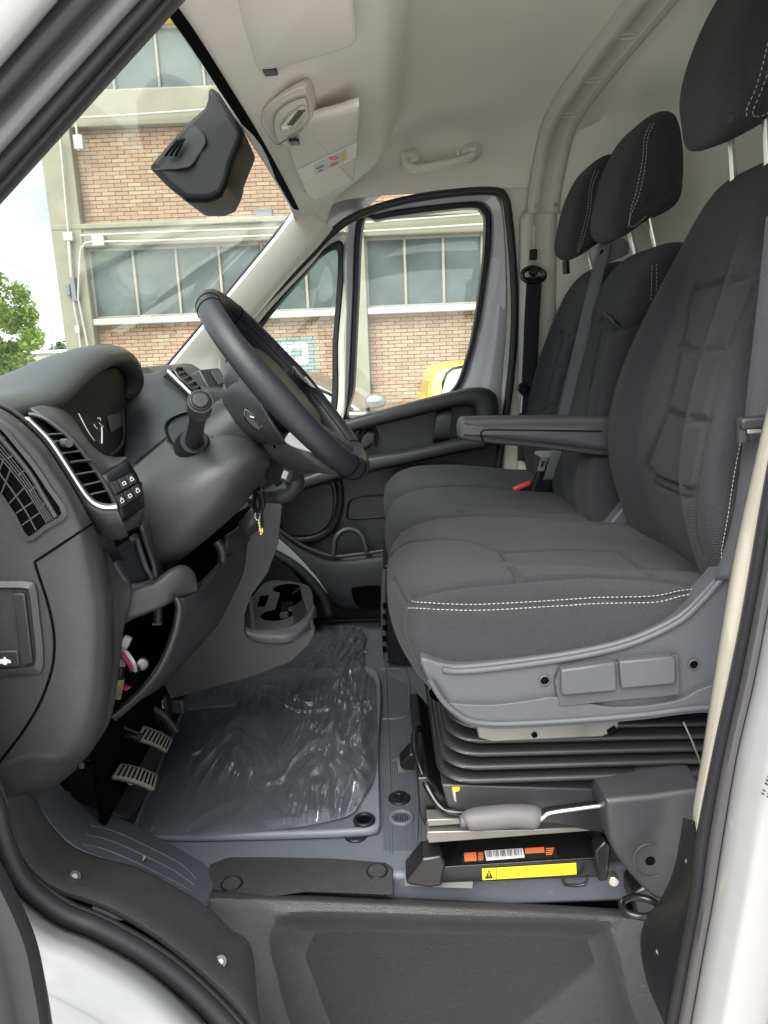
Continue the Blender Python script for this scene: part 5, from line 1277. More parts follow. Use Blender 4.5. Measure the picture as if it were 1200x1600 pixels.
# core body under the windscreen
prof = [(-1.08, 1.48), (-.95, 1.535), (-.78, 1.565), (-.64, 1.575), (-.575, 1.565), (-.545, 1.52), (-.54, 1.44), (-.56, 1.36), (-.60, 1.26), (-.64, 1.12), (-.72, 1.0), (-1.0, .95)]
pr_ = cat_rom([Vector((x, 0, z)) for x, z in prof], 4, True)
loft('core', [[Vector((p.x, y, p.z)) for p in pr_] for y in (.97, 1.02, 1.6, 2.34, 2.40)], M['dash_smooth'], da, ang=50)
# passenger side fascia seen past the column
prf2 = [(-.62, 1.585), (-.54, 1.585), (-.475, 1.56), (-.455, 1.49), (-.47, 1.40), (-.49, 1.28), (-.53, 1.16), (-.62, 1.10)]
p2 = cat_rom([Vector((x, 0, z)) for x, z in prf2], 4, True)
loft('passenger_fascia', [[Vector((p.x, y, p.z)) for p in p2] for y in (1.92, 1.94, 2.36, 2.38)], M['dash_smooth'], da, ang=50)

# ---- end cap towards the door
S = [(-30, 632), (0, 640), (36, 664), (70, 698), (95, 735), (120, 776), (145, 822), (160, 862), (171, 912), (177, 962), (176, 1022), (171, 1082), (161, 1128), (146, 1166), (128, 1188)]
rows = []
for k, (sx, sy) in enumerate(S):
    low = max(0, min(1, (sy-800)/80))
    r_ = 10+20*low; d_ = .05+.03*low
    rows.append([(-160, sy+90*(1-low)+40*low, .93), ((sx-60)*.45-60, sy+45*(1-low)+25*low, .925), (sx-r_*2.6-14, sy+18*(1-low)+6, .925), (sx-r_*1.7, sy+6, .930), (sx-r_*.8, sy+2, .945), (sx-r_*.2, sy, .975), (sx, sy, .975+d_)])
rows.append([(-160, 1262, .95), (-40, 1258, .95), (20, 1250, .95), (60, 1237, .955), (95, 1216, .97), (112, 1202, .99), (120, 1195, 1.03)])
rows.append([(-160, 1264, 1.05), (-40, 1260, 1.05), (20, 1252, 1.05), (60, 1240, 1.05), (95, 1220, 1.06), (112, 1206, 1.07), (120, 1199, 1.1)])
cap = patch('end_cap', P3(rows), M['dash'], da, sub=3, solid=.004)
# evaluated copy for laying details on the smooth surface
def see_eval(o, px_list, off=.001, n=0):
    dg = bpy.context.evaluated_depsgraph_get(); me = o.evaluated_get(dg).to_mesh()
    from mathutils.bvhtree import BVHTree
    t = BVHTree.FromPolygons([v.co.copy() for v in me.vertices], [tuple(p.vertices) for p in me.polygons]); out = []
    P = [Vector((a, b, 0)) for a, b in px_list]
    if n: P = cat_rom(P, n)
    for p in P:
        d = (at(p.x, p.y, Y=1.0)-CAM).normalized(); h, nr, i, ds_ = t.ray_cast(CAM, d)
        if h is not None: out.append(h+(nr if nr.dot(d) < 0 else -nr)*off)
    o.evaluated_get(dg).to_mesh_clear()
    return out
for L in ([(143, 819), (110, 841), (80, 861), (54, 878)], [(54, 878), (61, 900), (74, 940), (83, 980), (85, 1015), (80, 1050), (64, 1095), (38, 1140), (0, 1190), (-20, 1215)]):
    tube('panel_gap', see_eval(cap, L, -.0008, 5), .0022, M['void'], da, n=6, sm=1)
# side window demister grille
gr = thing('x', '', '') if False else None
fo = [(-40, 640), (-12, 650), (8, 668), (30, 694), (55, 724), (80, 762), (105, 803), (74, 826), (40, 847), (20, 812), (0, 780), (-40, 720)]
fi = [(-36, 648), (-12, 660), (6, 676), (26, 700), (50, 730), (74, 766), (96, 802), (70, 820), (44, 838), (26, 806), (6, 776), (-36, 712)]
rg_ = [[at(a, b, Y=y) for a, b in q] for q, y in ((fo, .932), (fo, .917), (fi, .916), (fi, .935))]
fb = loft('grille_frame', [cat_rom(r, 3, True) for r in rg_], M['dash'], da, caps=False, ang=45)
extrude('grille_back', [at(a, b, Y=.9205) for a, b in fi], (0, .004, 0), M['void'], da, bevel=0)
def gbar(L, r_, m_='dash', Y=.918): tube('grille_bar', [at(a, b, Y=Y) for a, b in L], r_, M[m_], fb, n=6, sm=4)
gbar([(-10, 670), (6, 690), (28, 716), (48, 742), (68, 776), (87, 808)], .0034, 'dash', .917)
for k in range(4):
    gbar([(-16-k*2.2, 674+k*4), (0-k*2.4, 695+k*4), (24-k*2.4, 724+k*3.5), (46-k*2.4, 754+k*3), (64-k*2.2, 784+k*2.6), (82-k*3, 812+k*1.6)], .0010)
gbar([(-20, 716), (0, 741), (20, 768), (40, 798), (56, 828)], .0012)
for a, b, c, d_ in ((-8, 754, 6, 716), (2, 771, 17, 732), (14, 787, 40, 760), (24, 803, 52, 784), (34, 821, 64, 800), (-20, 735, -4, 700)): gbar([(a, b), ((a+c)/2, (b+d_)/2), (c, d_)], .0010)
for k in range(5): gbar([(-4+k*17, 690+k*26), (8+k*16, 684+k*25)], .0012)
# bonnet release
ho = [(-60, 909), (0, 908), (44, 909), (55, 917), (61, 960), (67, 1018), (65, 1046), (53, 1054), (0, 1057), (-60, 1060)]
hi_ = [(-54, 923), (0, 922), (36, 923), (42, 930), (47, 970), (52, 1018), (50, 1036), (44, 1041), (0, 1045), (-54, 1047)]
hf = loft('release_frame', [cat_rom([at(a, b, Y=y) for a, b in q], 4, True) for q, y in ((ho, .935), (ho, .918), (mixl(ho, hi_, .7), .914), (hi_, .924), (hi_, .945))], M['dash'], da, caps=False, ang=45)
extrude('release_recess', [at(a, b, Y=.934) for a, b in hi_], (0, .003, 0), M['black'], da, bevel=0)
extrude('release_lever', [at(a, b, Y=.917) for a, b in ((19, 927), (38, 927), (51, 1037), (33, 1041))], (0, .012, 0), M['dash_smooth'], da, bevel=.002)
rt = extrude('release_tab', [at(a, b, Y=.919) for a, b in ((-50, 1019), (27, 1017), (31, 1042), (-50, 1047))], (0, .012, 0), M['dash_smooth'], da, bevel=.002)
ic = [(-8, 1036), (-4, 1031), (4, 1030), (7, 1026), (10, 1030), (16, 1032), (17, 1036), (12, 1036), (10, 1039), (6, 1039), (4, 1037), (-2, 1037)]
extrude('bonnet_icon', [at(a, b, Y=.9182) for a, b in ic], (0, .001, 0), M['white'], rt, bevel=0)

# ---- outboard air vent with its bright trim
cl = [(-20, 626), (8, 634), (37, 652), (66, 681), (90, 714), (112, 748), (130, 776), (144, 790), (158, 797), (184, 797)]
ci = [(-14, 622), (12, 631), (45, 652), (84, 690), (108, 726), (128, 758), (140, 774), (152, 784), (170, 788), (182, 786)]
patch('vent_surround', [[at(a, b, Y=y) for (a, b) in q] for q, y in (([(a, b) for a, b in S[:7]]+[(165, 838), (185, 842), (200, 836)], 1.03), (mixl(S[:7]+[(165, 838), (185, 842), (200, 836)], cl, .5), .998), (mixl(S[:7]+[(165, 838), (185, 842), (200, 836)], cl, .93), .992), (cl, .998))], M['dash'], da, sub=2, solid=.003)
vc = patch('vent_trim', [[at(a, b, Y=y) for a, b in cat_rom([Vector((a, b, 0)) for a, b in q], 3) for a, b in [(0, 0)]] if False else [at(p.x, p.y, Y=y) for p in cat_rom([Vector((a, b, 0)) for a, b in q], 3)] for q, y in ((cl[2:], 1.0), (mixl(cl, ci, .15)[2:], .990), (mixl(cl, ci, .6)[2:], .988), (ci[2:], 1.004))], M['silver'], da, sub=1, solid=.002)
vr = [(60, 650), (78, 659), (112, 687), (136, 717), (160, 751), (176, 780), (183, 796)]
vl = [(45, 652), (84, 690), (108, 726), (128, 758), (140, 774), (160, 787), (180, 792)]
patch('vent_cavity', [[at(a, b, Y=1.01) for a, b in vl], [at(a+8, b, Y=1.07) for a, b in mixl(vl, vr, .4)], [at(a, b, Y=1.085) for a, b in vr]], M['void'], da, sub=2, solid=.002)
tube('vent_rim', [at(a, b, Y=1.04) for a, b in [(46, 648)]+vr], .004, M['dash_smooth'], da, n=8)
for a, b, c, d_, w_ in ((74, 679, 95, 678, .003), (84, 690, 110, 690, .0045), (99, 708, 123, 705, .003), (111, 722, 141, 719, .0045), (121, 741, 149, 736, .003), (132, 758, 157, 752, .003), (143, 772, 166, 767, .003)):
    tube('vent_slat', [at(a, b, Y=1.0), at((a+c)/2, (b+d_)/2, Y=1.015), at(c, d_, Y=1.035)], w_, M['dash_smooth'] if w_ > .004 else M['shell'], da, n=8, flat=(Vector((0, 0, 1)), .45))
tube('vent_knob', [at(98, 692, Y=1.012), at(108, 692, Y=1.0)], .006, M['shell'], da, n=12, sm=1)
# ---- face between vent and column: cowl under the instruments, switches, open tray
cow = patch('cowl', P3([[(46, 640, 1.05), (62, 636, 1.08), (84, 634, 1.14), (100, 632, 1.2)], [(78, 658, 1.05), (92, 650, 1.09), (108, 650, 1.17), (120, 655, 1.24)], [(112, 686, 1.05), (124, 682, 1.09), (134, 690, 1.16), (146, 704, 1.24)], [(137, 716, 1.05), (150, 712, 1.09), (162, 716, 1.15), (172, 716, 1.22)], [(160, 750, 1.05), (172, 738, 1.08), (186, 728, 1.11), (198, 716, 1.16)]]), M['dash_smooth'], da, sub=2)
sw = patch('switch_panel', P3([[(158, 744, 1.05), (178, 732, 1.075), (197, 719, 1.10)], [(172, 772, 1.045), (192, 758, 1.07), (212, 742, 1.10)], [(184, 798, 1.045), (204, 785, 1.07), (222, 770, 1.10)], [(188, 812, 1.05), (206, 803, 1.075), (223, 793, 1.10)]]), M['black'], da, sub=1, solid=.006)
def swp(a, b): return see_eval(sw, [(a, b)], .0012)[0]
qs = []
for r0, r1 in (((171, 757), (192, 744)), ((181, 776), (202, 762))): pass
c00, c10, c01, c11 = Vector((168, 754, 0)), Vector((204, 730+8, 0)), Vector((186, 798, 0)), Vector((222, 772, 0))
def uv(u, v): p = c00.lerp(c10, u).lerp(c01.lerp(c11, u), v); return (p.x, p.y)
for j, (v0, v1) in enumerate(((.06, .46), (.54, .94))):
    for i in range(3):
        u0, u1 = i/3+.025, (i+1)/3-.025
        q = [swp(*uv(u, v)) for u, v in ((u0, v0), (u1, v0), (u1, v1), (u0, v1))]
        n_ = (q[1]-q[0]).cross(q[3]-q[0]).normalized(); n_ = n_ if n_.dot(CAM-q[0]) > 0 else -n_
        bt = extrude('switch', q, n_*.003, M['dash_smooth'], da, bevel=.0008)
        if not (j == 0 and i == 0):
            cu, cv = (u0+u1)/2, (v0+v1)/2
            qq = [grid_on(q, .5+sx*.2, .55+sy*.13)+n_*.0034 for sx, sy in ((-1, -1), (1, -1), (1, 1), (-1, 1))]
            tube('icon', qq, .0006, M['white'], bt, closed=True, n=5, sm=1)
            if i != 1: tube('icon', [grid_on(q, .38, .3)+n_*.0034, grid_on(q, .62, .3)+n_*.0034], .0006, M['white'], bt, n=5, sm=1)
patch('tray_lip', P3([[(176, 822, 1.045), (200, 812, 1.07), (223, 797, 1.10)], [(176, 838, 1.05), (200, 828, 1.07), (219, 820, 1.10)]]), M['dash_smooth'], da, sub=1)
patch('tray_side', P3([[(145, 822, 1.05), (165, 835, 1.06), (178, 838, 1.065)], [(150, 850, 1.06), (168, 858, 1.075), (182, 860, 1.09)], [(168, 870, 1.08), (178, 872, 1.10), (190, 870, 1.12)], [(185, 905, 1.10), (198, 908, 1.13), (206, 908, 1.15)]]), M['black'], da, sub=2)
tb_ = patch('tray_back', P3([[(168, 868, 1.09), (190, 850, 1.14), (213, 838, 1.17)], [(180, 888, 1.09), (202, 880, 1.14), (225, 872, 1.17)], [(196, 910, 1.09), (215, 912, 1.13), (237, 905, 1.17)]]), M['dash_smooth'], da, sub=1)
tube('tray_rim', [at(a, b, Y=y) for a, b, y in ((206, 842, 1.14), (213, 839, 1.155), (219, 858, 1.155), (228, 885, 1.155), (238, 906, 1.155), (225, 913, 1.13), (208, 916, 1.10))], .0045, M['shell'], da, n=8)
patch('tray_wall', P3([[(219, 820, 1.10), (224, 800, 1.12), (230, 815, 1.16)], [(228, 850, 1.12), (234, 850, 1.15), (240, 850, 1.2)], [(240, 885, 1.14), (246, 888, 1.17), (252, 890, 1.22)], [(242, 905, 1.14), (250, 908, 1.17), (258, 905, 1.22)]]), M['dash_smooth'], da, sub=1)

# ---- instrument hood
lip_ = [(8, 655, 1.0), (45, 644, 1.05), (82, 633, 1.12), (106, 620, 1.17), (128, 599, 1.22), (150, 579, 1.27), (176, 563, 1.33), (200, 558, 1.40), (213, 565, 1.45), (221, 583, 1.50), (222, 602, 1.515), (213, 616, 1.515), (199, 622, 1.51)]
LP_ = cat_rom([at(*p[:2], Y=p[2]) for p in lip_], 4)
cy, cz = 1.30, 1.46
rings = []
for k, p in enumerate(LP_):
    t_ = LP_[min(k+1, len(LP_)-1)]-LP_[max(k-1, 0)]; t_.x = 0; t_.normalize()
    n_ = Vector((0, -t_.z, t_.y))
    if n_.dot(Vector((0, p.y-cy, p.z-cz))) < 0: n_ = -n_
    rings.append([p+Vector((dx, 0, 0))+n_*dn+Vector((0, 0, dzz)) for dx, dn, dzz in ((-.36, -.02, -.075), (-.25, .0, -.042), (-.14, .012, -.012), (-.07, .019, .0), (-.03, .020, .002), (-.010, .014, 0), (0, .004, 0), (-.002, -.006, 0), (-.016, -.012, 0), (-.08, -.016, 0), (-.16, -.03, -.0))])
patch('instrument_hood', rings, M['dash'], da, sub=1, solid=.004)
# instrument face
cf = patch('instrument_lens', P3([[(70, 640, 1.10), (108, 612, 1.20), (150, 582, 1.32), (192, 566, 1.46)], [(88, 655, 1.12), (122, 632, 1.22), (158, 606, 1.33), (196, 600, 1.48)], [(112, 678, 1.14), (140, 662, 1.23), (170, 645, 1.34), (194, 640, 1.46)], [(140, 704, 1.18), (160, 696, 1.25), (180, 688, 1.34), (194, 684, 1.44)], [(156, 722, 1.20), (172, 722, 1.26), (186, 716, 1.34), (197, 708, 1.42)]]), mat('instrument_black', (.006, .006, .008), .5, spec=.12), da, sub=2)
for L, r_ in (([(122, 646), (130, 662), (139, 678), (147, 689)], .0008), ([(158, 668), (158.5, 680), (158, 693)], .0014), ([(146, 663), (148, 667), (151, 670)], .0009), ([(152, 654), (155, 653), (156, 657)], .0009), ([(154, 661), (158, 665), (161, 667)], .0009)):
    tube('gauge_mark', see_eval(cf, L, .001, 3), r_, M['white'], cf, n=5, sm=1)
q = see_eval(cf, [(166, 651), (188, 644), (190, 664), (172, 676)], .001)
extrude('gauge_panel', q, (0.001, -.001, 0), mat('gauge_grey', (.10, .10, .105), .4), cf, bevel=0)
tube('lens_edge', see_eval(cf, [(190, 640), (192, 660), (192, 685), (186, 700), (170, 712)], .001, 4), .003, M['black'], da, n=6, sm=1)
# ---- fascia right of the instruments
patch('centre_fascia', P3([[(196, 580, 1.56), (225, 586, 1.62), (246, 582, 1.66), (264, 574, 1.70), (292, 600, 1.70), (312, 632, 1.66)], [(196, 605, 1.545), (224, 600, 1.58), (250, 602, 1.60), (270, 606, 1.62), (292, 628, 1.60), (306, 655, 1.55)], [(195, 640, 1.50), (216, 634, 1.53), (244, 634, 1.53), (268, 640, 1.52), (290, 660, 1.48), (306, 685, 1.42)], [(194, 680, 1.45), (212, 672, 1.46), (236, 672, 1.45), (258, 678, 1.43), (280, 692, 1.38), (300, 705, 1.34)], [(196, 718, 1.36), (208, 714, 1.35), (226, 712, 1.33), (248, 718, 1.30), (272, 722, 1.28), (292, 722, 1.28)], [(200, 740, 1.20), (214, 756, 1.20), (226, 756, 1.22), (244, 745, 1.24), (268, 735, 1.25), (290, 735, 1.26)]]), M['dash_smooth'], da, sub=2)
# ---- lower cover of the steering column
cc2 = [[(203, 735, 1.235), (250, 697, 1.29), (296, 655, 1.33), (342, 632, 1.345), (386, 650, 1.34), (424, 690, 1.34)],
       [(212, 762, 1.21), (260, 726, 1.235), (308, 694, 1.26), (350, 678, 1.275), (390, 690, 1.275), (421, 712, 1.29)],
       [(221, 800, 1.185), (267, 768, 1.175), (317, 735, 1.17), (362, 715, 1.18), (395, 713, 1.20), (420, 724, 1.25)],
       [(231, 845, 1.18), (272, 818, 1.16), (315, 788, 1.155), (355, 758, 1.165), (388, 740, 1.195), (416, 732, 1.25)],
       [(240, 880, 1.20), (277, 856, 1.18), (314, 828, 1.18), (350, 798, 1.19), (384, 765, 1.22), (412, 742, 1.27)],
       [(246, 893, 1.24), (284, 868, 1.23), (320, 840, 1.235), (356, 809, 1.25), (388, 775, 1.28), (414, 748, 1.32)],
       [(256, 893, 1.36), (292, 866, 1.37), (326, 838, 1.38), (360, 808, 1.39), (392, 776, 1.42), (416, 750, 1.45)]]
patch('column_cover', P3(cc2), M['dash'], da, sub=3, solid=.004)
ccv = bpy.data.objects['column_cover']
tube('cover_gap', see(ccv, [(221, 757), (240, 742), (262, 722), (276, 709)], -.0003, 5), .0013, M['void'], da, n=6, sm=1)
tube('cover_gap', see(ccv, [(331, 690), (345, 676), (352, 668)], -.0003, 5), .0013, M['void'], da, n=6, sm=1)
# stalk recess and light stalk
rc = [(259, 672), (264, 656), (285, 645), (312, 642), (330, 656), (331, 690), (322, 702), (298, 706), (272, 696)]
def rcy(b): return 1.237+(706-b)/64*.088
def rcl(k, dy, cx=297, cy=676): return cat_rom([at(cx+(a-297)*k, cy+(b-676)*k, Y=rcy(cy+(b-676)*k)+dy) for a, b in rc], 5, True)
loft('stalk_recess', [rcl(1.06, .004), rcl(1.0, -.006), rcl(.95, -.002), rcl(.90, .006), rcl(.45, .012, 300, 684)], M['black'], da, caps=True, ang=50)
sk_ = thing('light_stalk', 'black light switch stalk left of the steering wheel', 'lever', at(304, 690, Y=1.24))
a, b = at(302, 696, Y=1.25), at(308, 660, Y=1.14); c = at(313, 627, Y=1.08)
tube('boot', [a+(a-b)*.1, a, a.lerp(b, .22)], [.032, .030, .022], M['black'], sk_, n=20, sm=3)
tube('arm', [a, a.lerp(b, .6), b, b.lerp(c, .5)], [.017, .013, .012, .014], M['black'], sk_, n=16, sm=3)
d_ = (c-b).normalized()
tube('knob', [b.lerp(c, .45), b.lerp(c, .6), c], [.014, .018, .0185], M['dash_smooth'], sk_, n=28, sm=3)
disc('knob_ring', c, d_, .0165, .003, M['black'], sk_, r2=.015, n=28); disc('knob_cap', c+d_*.003, d_, .0115, .003, M['dash_smooth'], sk_, n=28)
# centre vent and phone holder on the dash top
vf = [at(a, b, Y=y) for a, b, y in ((261, 581, 1.63), (281, 572, 1.74), (319, 612, 1.72), (302, 622, 1.61))]
vb = extrude('centre_vent', vf, (-.03, .02, -.02), M['black'], da, bevel=.003)
nv = (vf[1]-vf[0]).cross(vf[3]-vf[0]).normalized(); nv = nv if nv.dot(CAM-vf[0]) > 0 else -nv
tube('centre_vent_trim', [p+nv*.003 for p in (vf[0], vf[0].lerp(vf[3], .5), vf[3])], .0042, M['silver'], da, n=8, sm=1)
tube('centre_vent_rim', [grid_on(vf, u, v)+nv*.003 for u, v in ((.32, .08), (.92, .08), (.95, .5), (.92, .93), (.4, .93), (.3, .5))], .003, M['dash_smooth'], da, closed=True, n=6, sm=2)
for k in range(4):
    v = .22+k*.19; tube('centre_vent_slat', [grid_on(vf, .34, v)+nv*.002, grid_on(vf, .92, v)+nv*.002], .0028, M['shell'] if k == 2 else M['dash_smooth'], da, n=6, sm=1)
hq = [at(a, b, Y=y) for a, b, y in ((311, 577, 1.80), (342, 574, 1.88), (358, 604, 1.86), (334, 618, 1.78))]
hx_ = extrude('screen_housing', hq, (-.04, .02, -.02), M['dash_smooth'], da, bevel=.004)
extrude('screen_frame', [grid_on(hq, u, v)+Vector((.002, -.002, .001)) for u, v in ((.45, .15), (.92, .15), (.92, .75), (.45, .75))], (.002, -.002, .001), M['shell'], da, bevel=.001)
patch('centre_top', P3([[(300, 600, 1.9), (330, 590, 1.98), (350, 600, 2.0)], [(318, 612, 1.72), (350, 612, 1.8), (390, 632, 1.8)], [(312, 636, 1.66), (345, 640, 1.7), (390, 660, 1.7)], [(320, 670, 1.55), (350, 680, 1.6), (400, 700, 1.6)]]), M['dash_smooth'], da, sub=2)

# ---- knee bar with the open fuse compartment
def ring_px(px, Y, n=4): return cat_rom([at(a, b, Y=Y) for a, b in px], n, True)
patch('knee_face', P3([[(147, 850, 1.04), (165, 868, 1.08), (186, 888, 1.10), (200, 905, 1.105)],
    [(154, 930, 1.04), (172, 935, 1.055), (190, 935, 1.075), (205, 930, 1.09)], [(156, 1000, 1.04), (170, 1000, 1.05), (182, 995, 1.065), (192, 982, 1.08)],
    [(152, 1070, 1.04), (163, 1072, 1.05), (173, 1072, 1.065), (181, 1074, 1.08)], [(142, 1130, 1.045), (152, 1130, 1.06), (163, 1126, 1.075), (172, 1120, 1.09)], [(126, 1182, 1.06), (136, 1175, 1.075), (150, 1160, 1.09), (160, 1146, 1.10)]]), M['dash'], da, sub=2, solid=.004)
top_ = [(188, 898), (200, 908), (215, 914), (240, 909), (262, 893), (280, 885), (293, 887), (302, 896), (307, 914)]
bot_ = [(184, 960), (192, 973), (205, 966), (240, 952), (262, 942), (276, 935), (286, 930), (296, 926), (308, 922)]
rows = [[at(a, b+2, Y=1.16+.02*k/8) for k, (a, b) in enumerate(top_)]]
for t_, yo in ((0, .02), (.10, .005), (.35, 0), (.75, .0), (1, .004)):
    rows.append([at(a+(c-a)*t_, b+(d_-b)*t_, Y=1.085+yo+.012*k) for k, ((a, b), (c, d_)) in enumerate(zip(top_, bot_))])
rows.append([at(c, d_, Y=(1.15+.02*k/8) if k < 5 else 1.095+.012*k) for k, (c, d_) in enumerate(bot_)])
patch('knee_bar', rows, M['dash'], da, sub=2, solid=.004)
rim = [(277, 934), (281, 950), (277, 978), (266, 1012), (248, 1048), (222, 1080), (196, 1104), (174, 1122)]
patch('fuse_rim', [[at(a-7, b-1, Y=1.17) for a, b in rim], [at(a-4, b, Y=1.125) for a, b in rim], [at(a, b, Y=1.12) for a, b in rim], [at(a+4, b+2, Y=1.13) for a, b in rim], [at(a+6, b+4, Y=1.17) for a, b in rim]], M['dash'], da, sub=2, solid=.002)
# panel between compartment and console
patch('lower_panel', P3([[(281, 936, 1.14), (309, 922, 1.20), (352, 872, 1.38), (384, 842, 1.50)], [(283, 955, 1.15), (318, 940, 1.22), (350, 905, 1.38), (380, 890, 1.50)], [(276, 985, 1.15), (306, 978, 1.24), (336, 950, 1.38), (363, 930, 1.50)], [(264, 1016, 1.16), (288, 1015, 1.26), (315, 990, 1.38), (338, 977, 1.50)], [(246, 1052, 1.17), (262, 1050, 1.28), (280, 1035, 1.38), (300, 1020, 1.50)], [(214, 1094, 1.19), (226, 1088, 1.28), (244, 1078, 1.38), (262, 1063, 1.50)]]), M['dash_smooth'], da, sub=2, solid=.004)
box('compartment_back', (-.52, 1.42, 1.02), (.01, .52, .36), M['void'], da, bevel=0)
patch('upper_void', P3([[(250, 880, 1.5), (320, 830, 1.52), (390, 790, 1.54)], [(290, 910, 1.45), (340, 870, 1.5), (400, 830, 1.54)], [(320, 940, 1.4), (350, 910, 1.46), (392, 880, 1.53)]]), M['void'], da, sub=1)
tube('release_handle', [at(a, b, Y=y) for a, b, y in ((338, 846, 1.36), (346, 858, 1.36), (347, 878, 1.36), (340, 892, 1.34), (326, 906, 1.30), (312, 920, 1.24))], .0095, M['dash_smooth'], da, n=10)
patch('bracket', P3([[(352, 838, 1.40), (368, 828, 1.44), (380, 818, 1.48), (392, 818, 1.50)], [(350, 870, 1.39), (366, 862, 1.43), (380, 850, 1.47), (388, 845, 1.50)]]), M['dash_smooth'], da, sub=1)
patch('tag_plate', P3([[(372, 818, 1.46), (392, 795, 1.46), (410, 795, 1.47)], [(385, 842, 1.47), (400, 830, 1.47), (412, 820, 1.47)]]), M['dash_smooth'], da, sub=0)
# contents of the compartment
wi_ = thing('wiring_loom', 'bundle of pink and beige wires in the open fuse compartment', 'wires', at(200, 1050, Y=1.2))
tube('pink_wire', [at(a, b, Y=y) for a, b, y in ((182, 1015, 1.22), (192, 1022, 1.19), (204, 1036, 1.18), (210, 1052, 1.19), (206, 1066, 1.21), (196, 1074, 1.22))], .0065, M['pink'], wi_, n=8)
tube('white_wire', [at(a, b, Y=y) for a, b, y in ((184, 1012, 1.21), (196, 1018, 1.175), (208, 1034, 1.165), (212, 1048, 1.175))], .0035, M['white'], wi_, n=8)
for k in range(5):
    tube('beige_wire', [at(186+k*1.8, 1030, Y=1.2), at(188+k*1.6, 1044, Y=1.185), at(184+k*1.9, 1068, Y=1.18), at(181+k*1.4, 1092, Y=1.19)], .0020, M['wire'], wi_, n=6)
tube('tape', [at(188, 1042, Y=1.183), at(188, 1052, Y=1.181), at(187, 1060, Y=1.18)], .0085, M['black'], wi_, n=10)
tube('tape', [at(212, 1046, Y=1.185), at(211, 1056, Y=1.19), at(206, 1066, Y=1.21)], .0085, M['black'], wi_, n=10)
box('white_plug', at(197, 1003, Y=1.2), (.014, .012, .022), M['white'], wi_, bevel=.003, rot=Matrix.Rotation(R(30), 3, 'Y'))
disc('connector', at(222, 1036, Y=1.22), (.4, -1, .2), .011, .014, M['steel'], wi_, bevel=.002)
tube('latch', [at(248, 948, Y=1.18), at(247, 972, Y=1.18)], .008, M['dash_smooth'], wi_, n=8, sm=1); box('latch_foot', at(246, 974, Y=1.178), (.016, .01, .004), M['shell'], wi_, bevel=.001)

# ---- centre console with cup holder
E = [(387, 843), (405, 815), (440, 795), (434, 850), (418, 895), (392, 930), (381, 962), (382, 985), (392, 1000), (420, 1006), (453, 1004), (474, 994), (486, 984), (491, 984), (490, 992), (481, 1008), (453, 1034), (400, 1054), (330, 1074), (267, 1092), (257, 1068), (263, 1062), (300, 1019), (337, 976), (363, 929), (380, 889)]
Ep = [at(a, b, Y=1.50) for a, b in E]
Ec = sum(Ep, Vector())/len(Ep)
cons = loft('console', [Ep, [p+Vector((0, .012, 0)) for p in Ep], [p+Vector((-.055, .30, .0)) for p in Ep]], M['dash'], da, bevel=.006)
ZC = 1.038
tp = [(384, 978), (383, 952), (398, 926), (417, 908), (445, 906), (473, 911), (486, 919), (489, 940), (476, 962), (453, 977), (420, 982)]
T = cat_rom([at(a, b, Z=ZC) for a, b in tp], 4, True); Tc = sum(T, Vector())/len(T)
ch = loft('cup_holder', [[p+Vector((0, 0, -.050)) for p in T], [p+Vector((0, 0, -.035)) for p in T], [p+Vector((0, 0, -.006)) for p in T], [p+Vector((0, 0, -.001)) for p in [Tc.lerp(v, .985) for v in T]], [Tc.lerp(v, .96) for v in T]], M['arm'], da, ang=35)
def cutby(o, cutter):
    m = o.modifiers.new('cut', 'BOOLEAN'); m.operation = 'DIFFERENCE'; m.object = cutter; m.solver = 'EXACT'; m.material_mode = 'TRANSFER'
    bpy.context.view_layer.update(); dg = bpy.context.evaluated_depsgraph_get()
    me = bpy.data.meshes.new_from_object(o.evaluated_get(dg)); o.modifiers.remove(m); o.data = me
    smooth_shade(me, 35)
    cm = cutter.data; bpy.data.objects.remove(cutter); bpy.data.meshes.remove(cm)
def cyl(px, r_, z1, z0, m_):
    c = at(px[0], px[1], Z=ZC); return disc('tmp', Vector((c.x, c.y, z0)), (0, 0, 1), r_, z1-z0, m_, None, bevel=0, n=36)
def prism(px, up_, dn): 
    q = [at(a, b, Z=ZC) for a, b in px]; return loft('tmp', [[v+Vector((0, 0, up_)) for v in q], [v+Vector((0, 0, dn)) for v in q]], M['void'])
cuts = [lambda: cyl((432, 961), .038, 1.06, .972, M['void']), lambda: cyl((448, 919), .036, 1.06, .972, M['void']), lambda: prism(((429, 955), (440, 918), (460, 920), (450, 955)), .02, -.060),  # well walls painted black in place of shade inside the cups
        lambda: prism(((452, 948), (454, 931), (474, 932), (472, 948)), .02, -.04), lambda: prism(((402, 948), (406, 931), (421, 930), (414, 948)), .02, -.035)]
for target in (ch, cons):
    if target is cons: target.modifiers.clear()
    for c_ in cuts: cutby(target, c_())
box('coin_stop', at(444, 961, Z=1.0), (.022, .014, .014), M['shell'], da, bevel=.002)
tube('holder_edge', [at(a, b, Y=1.497) for a, b in ((383, 984), (390, 997), (406, 1003), (430, 1005), (453, 1003), (470, 994), (480, 988))], .0025, M['dash_smooth'], da, n=8)
hu_ = [(383, 980, 1.497), (400, 984, 1.495), (420, 984, 1.495), (453, 979, 1.515), (476, 964, 1.575), (490, 942, 1.65)]
hl_ = [(387, 994, 1.490), (402, 1002, 1.488), (422, 1005, 1.487), (453, 1003, 1.492), (482, 985, 1.535), (494, 950, 1.63)]
patch('holder_front', P3([hu_, [((a+c)/2-1, (b+d)/2+1, min(y, z)-.004) for (a, b, y), (c, d, z) in zip(hu_, hl_)], hl_]), M['shell'], da, sub=2, solid=.003)
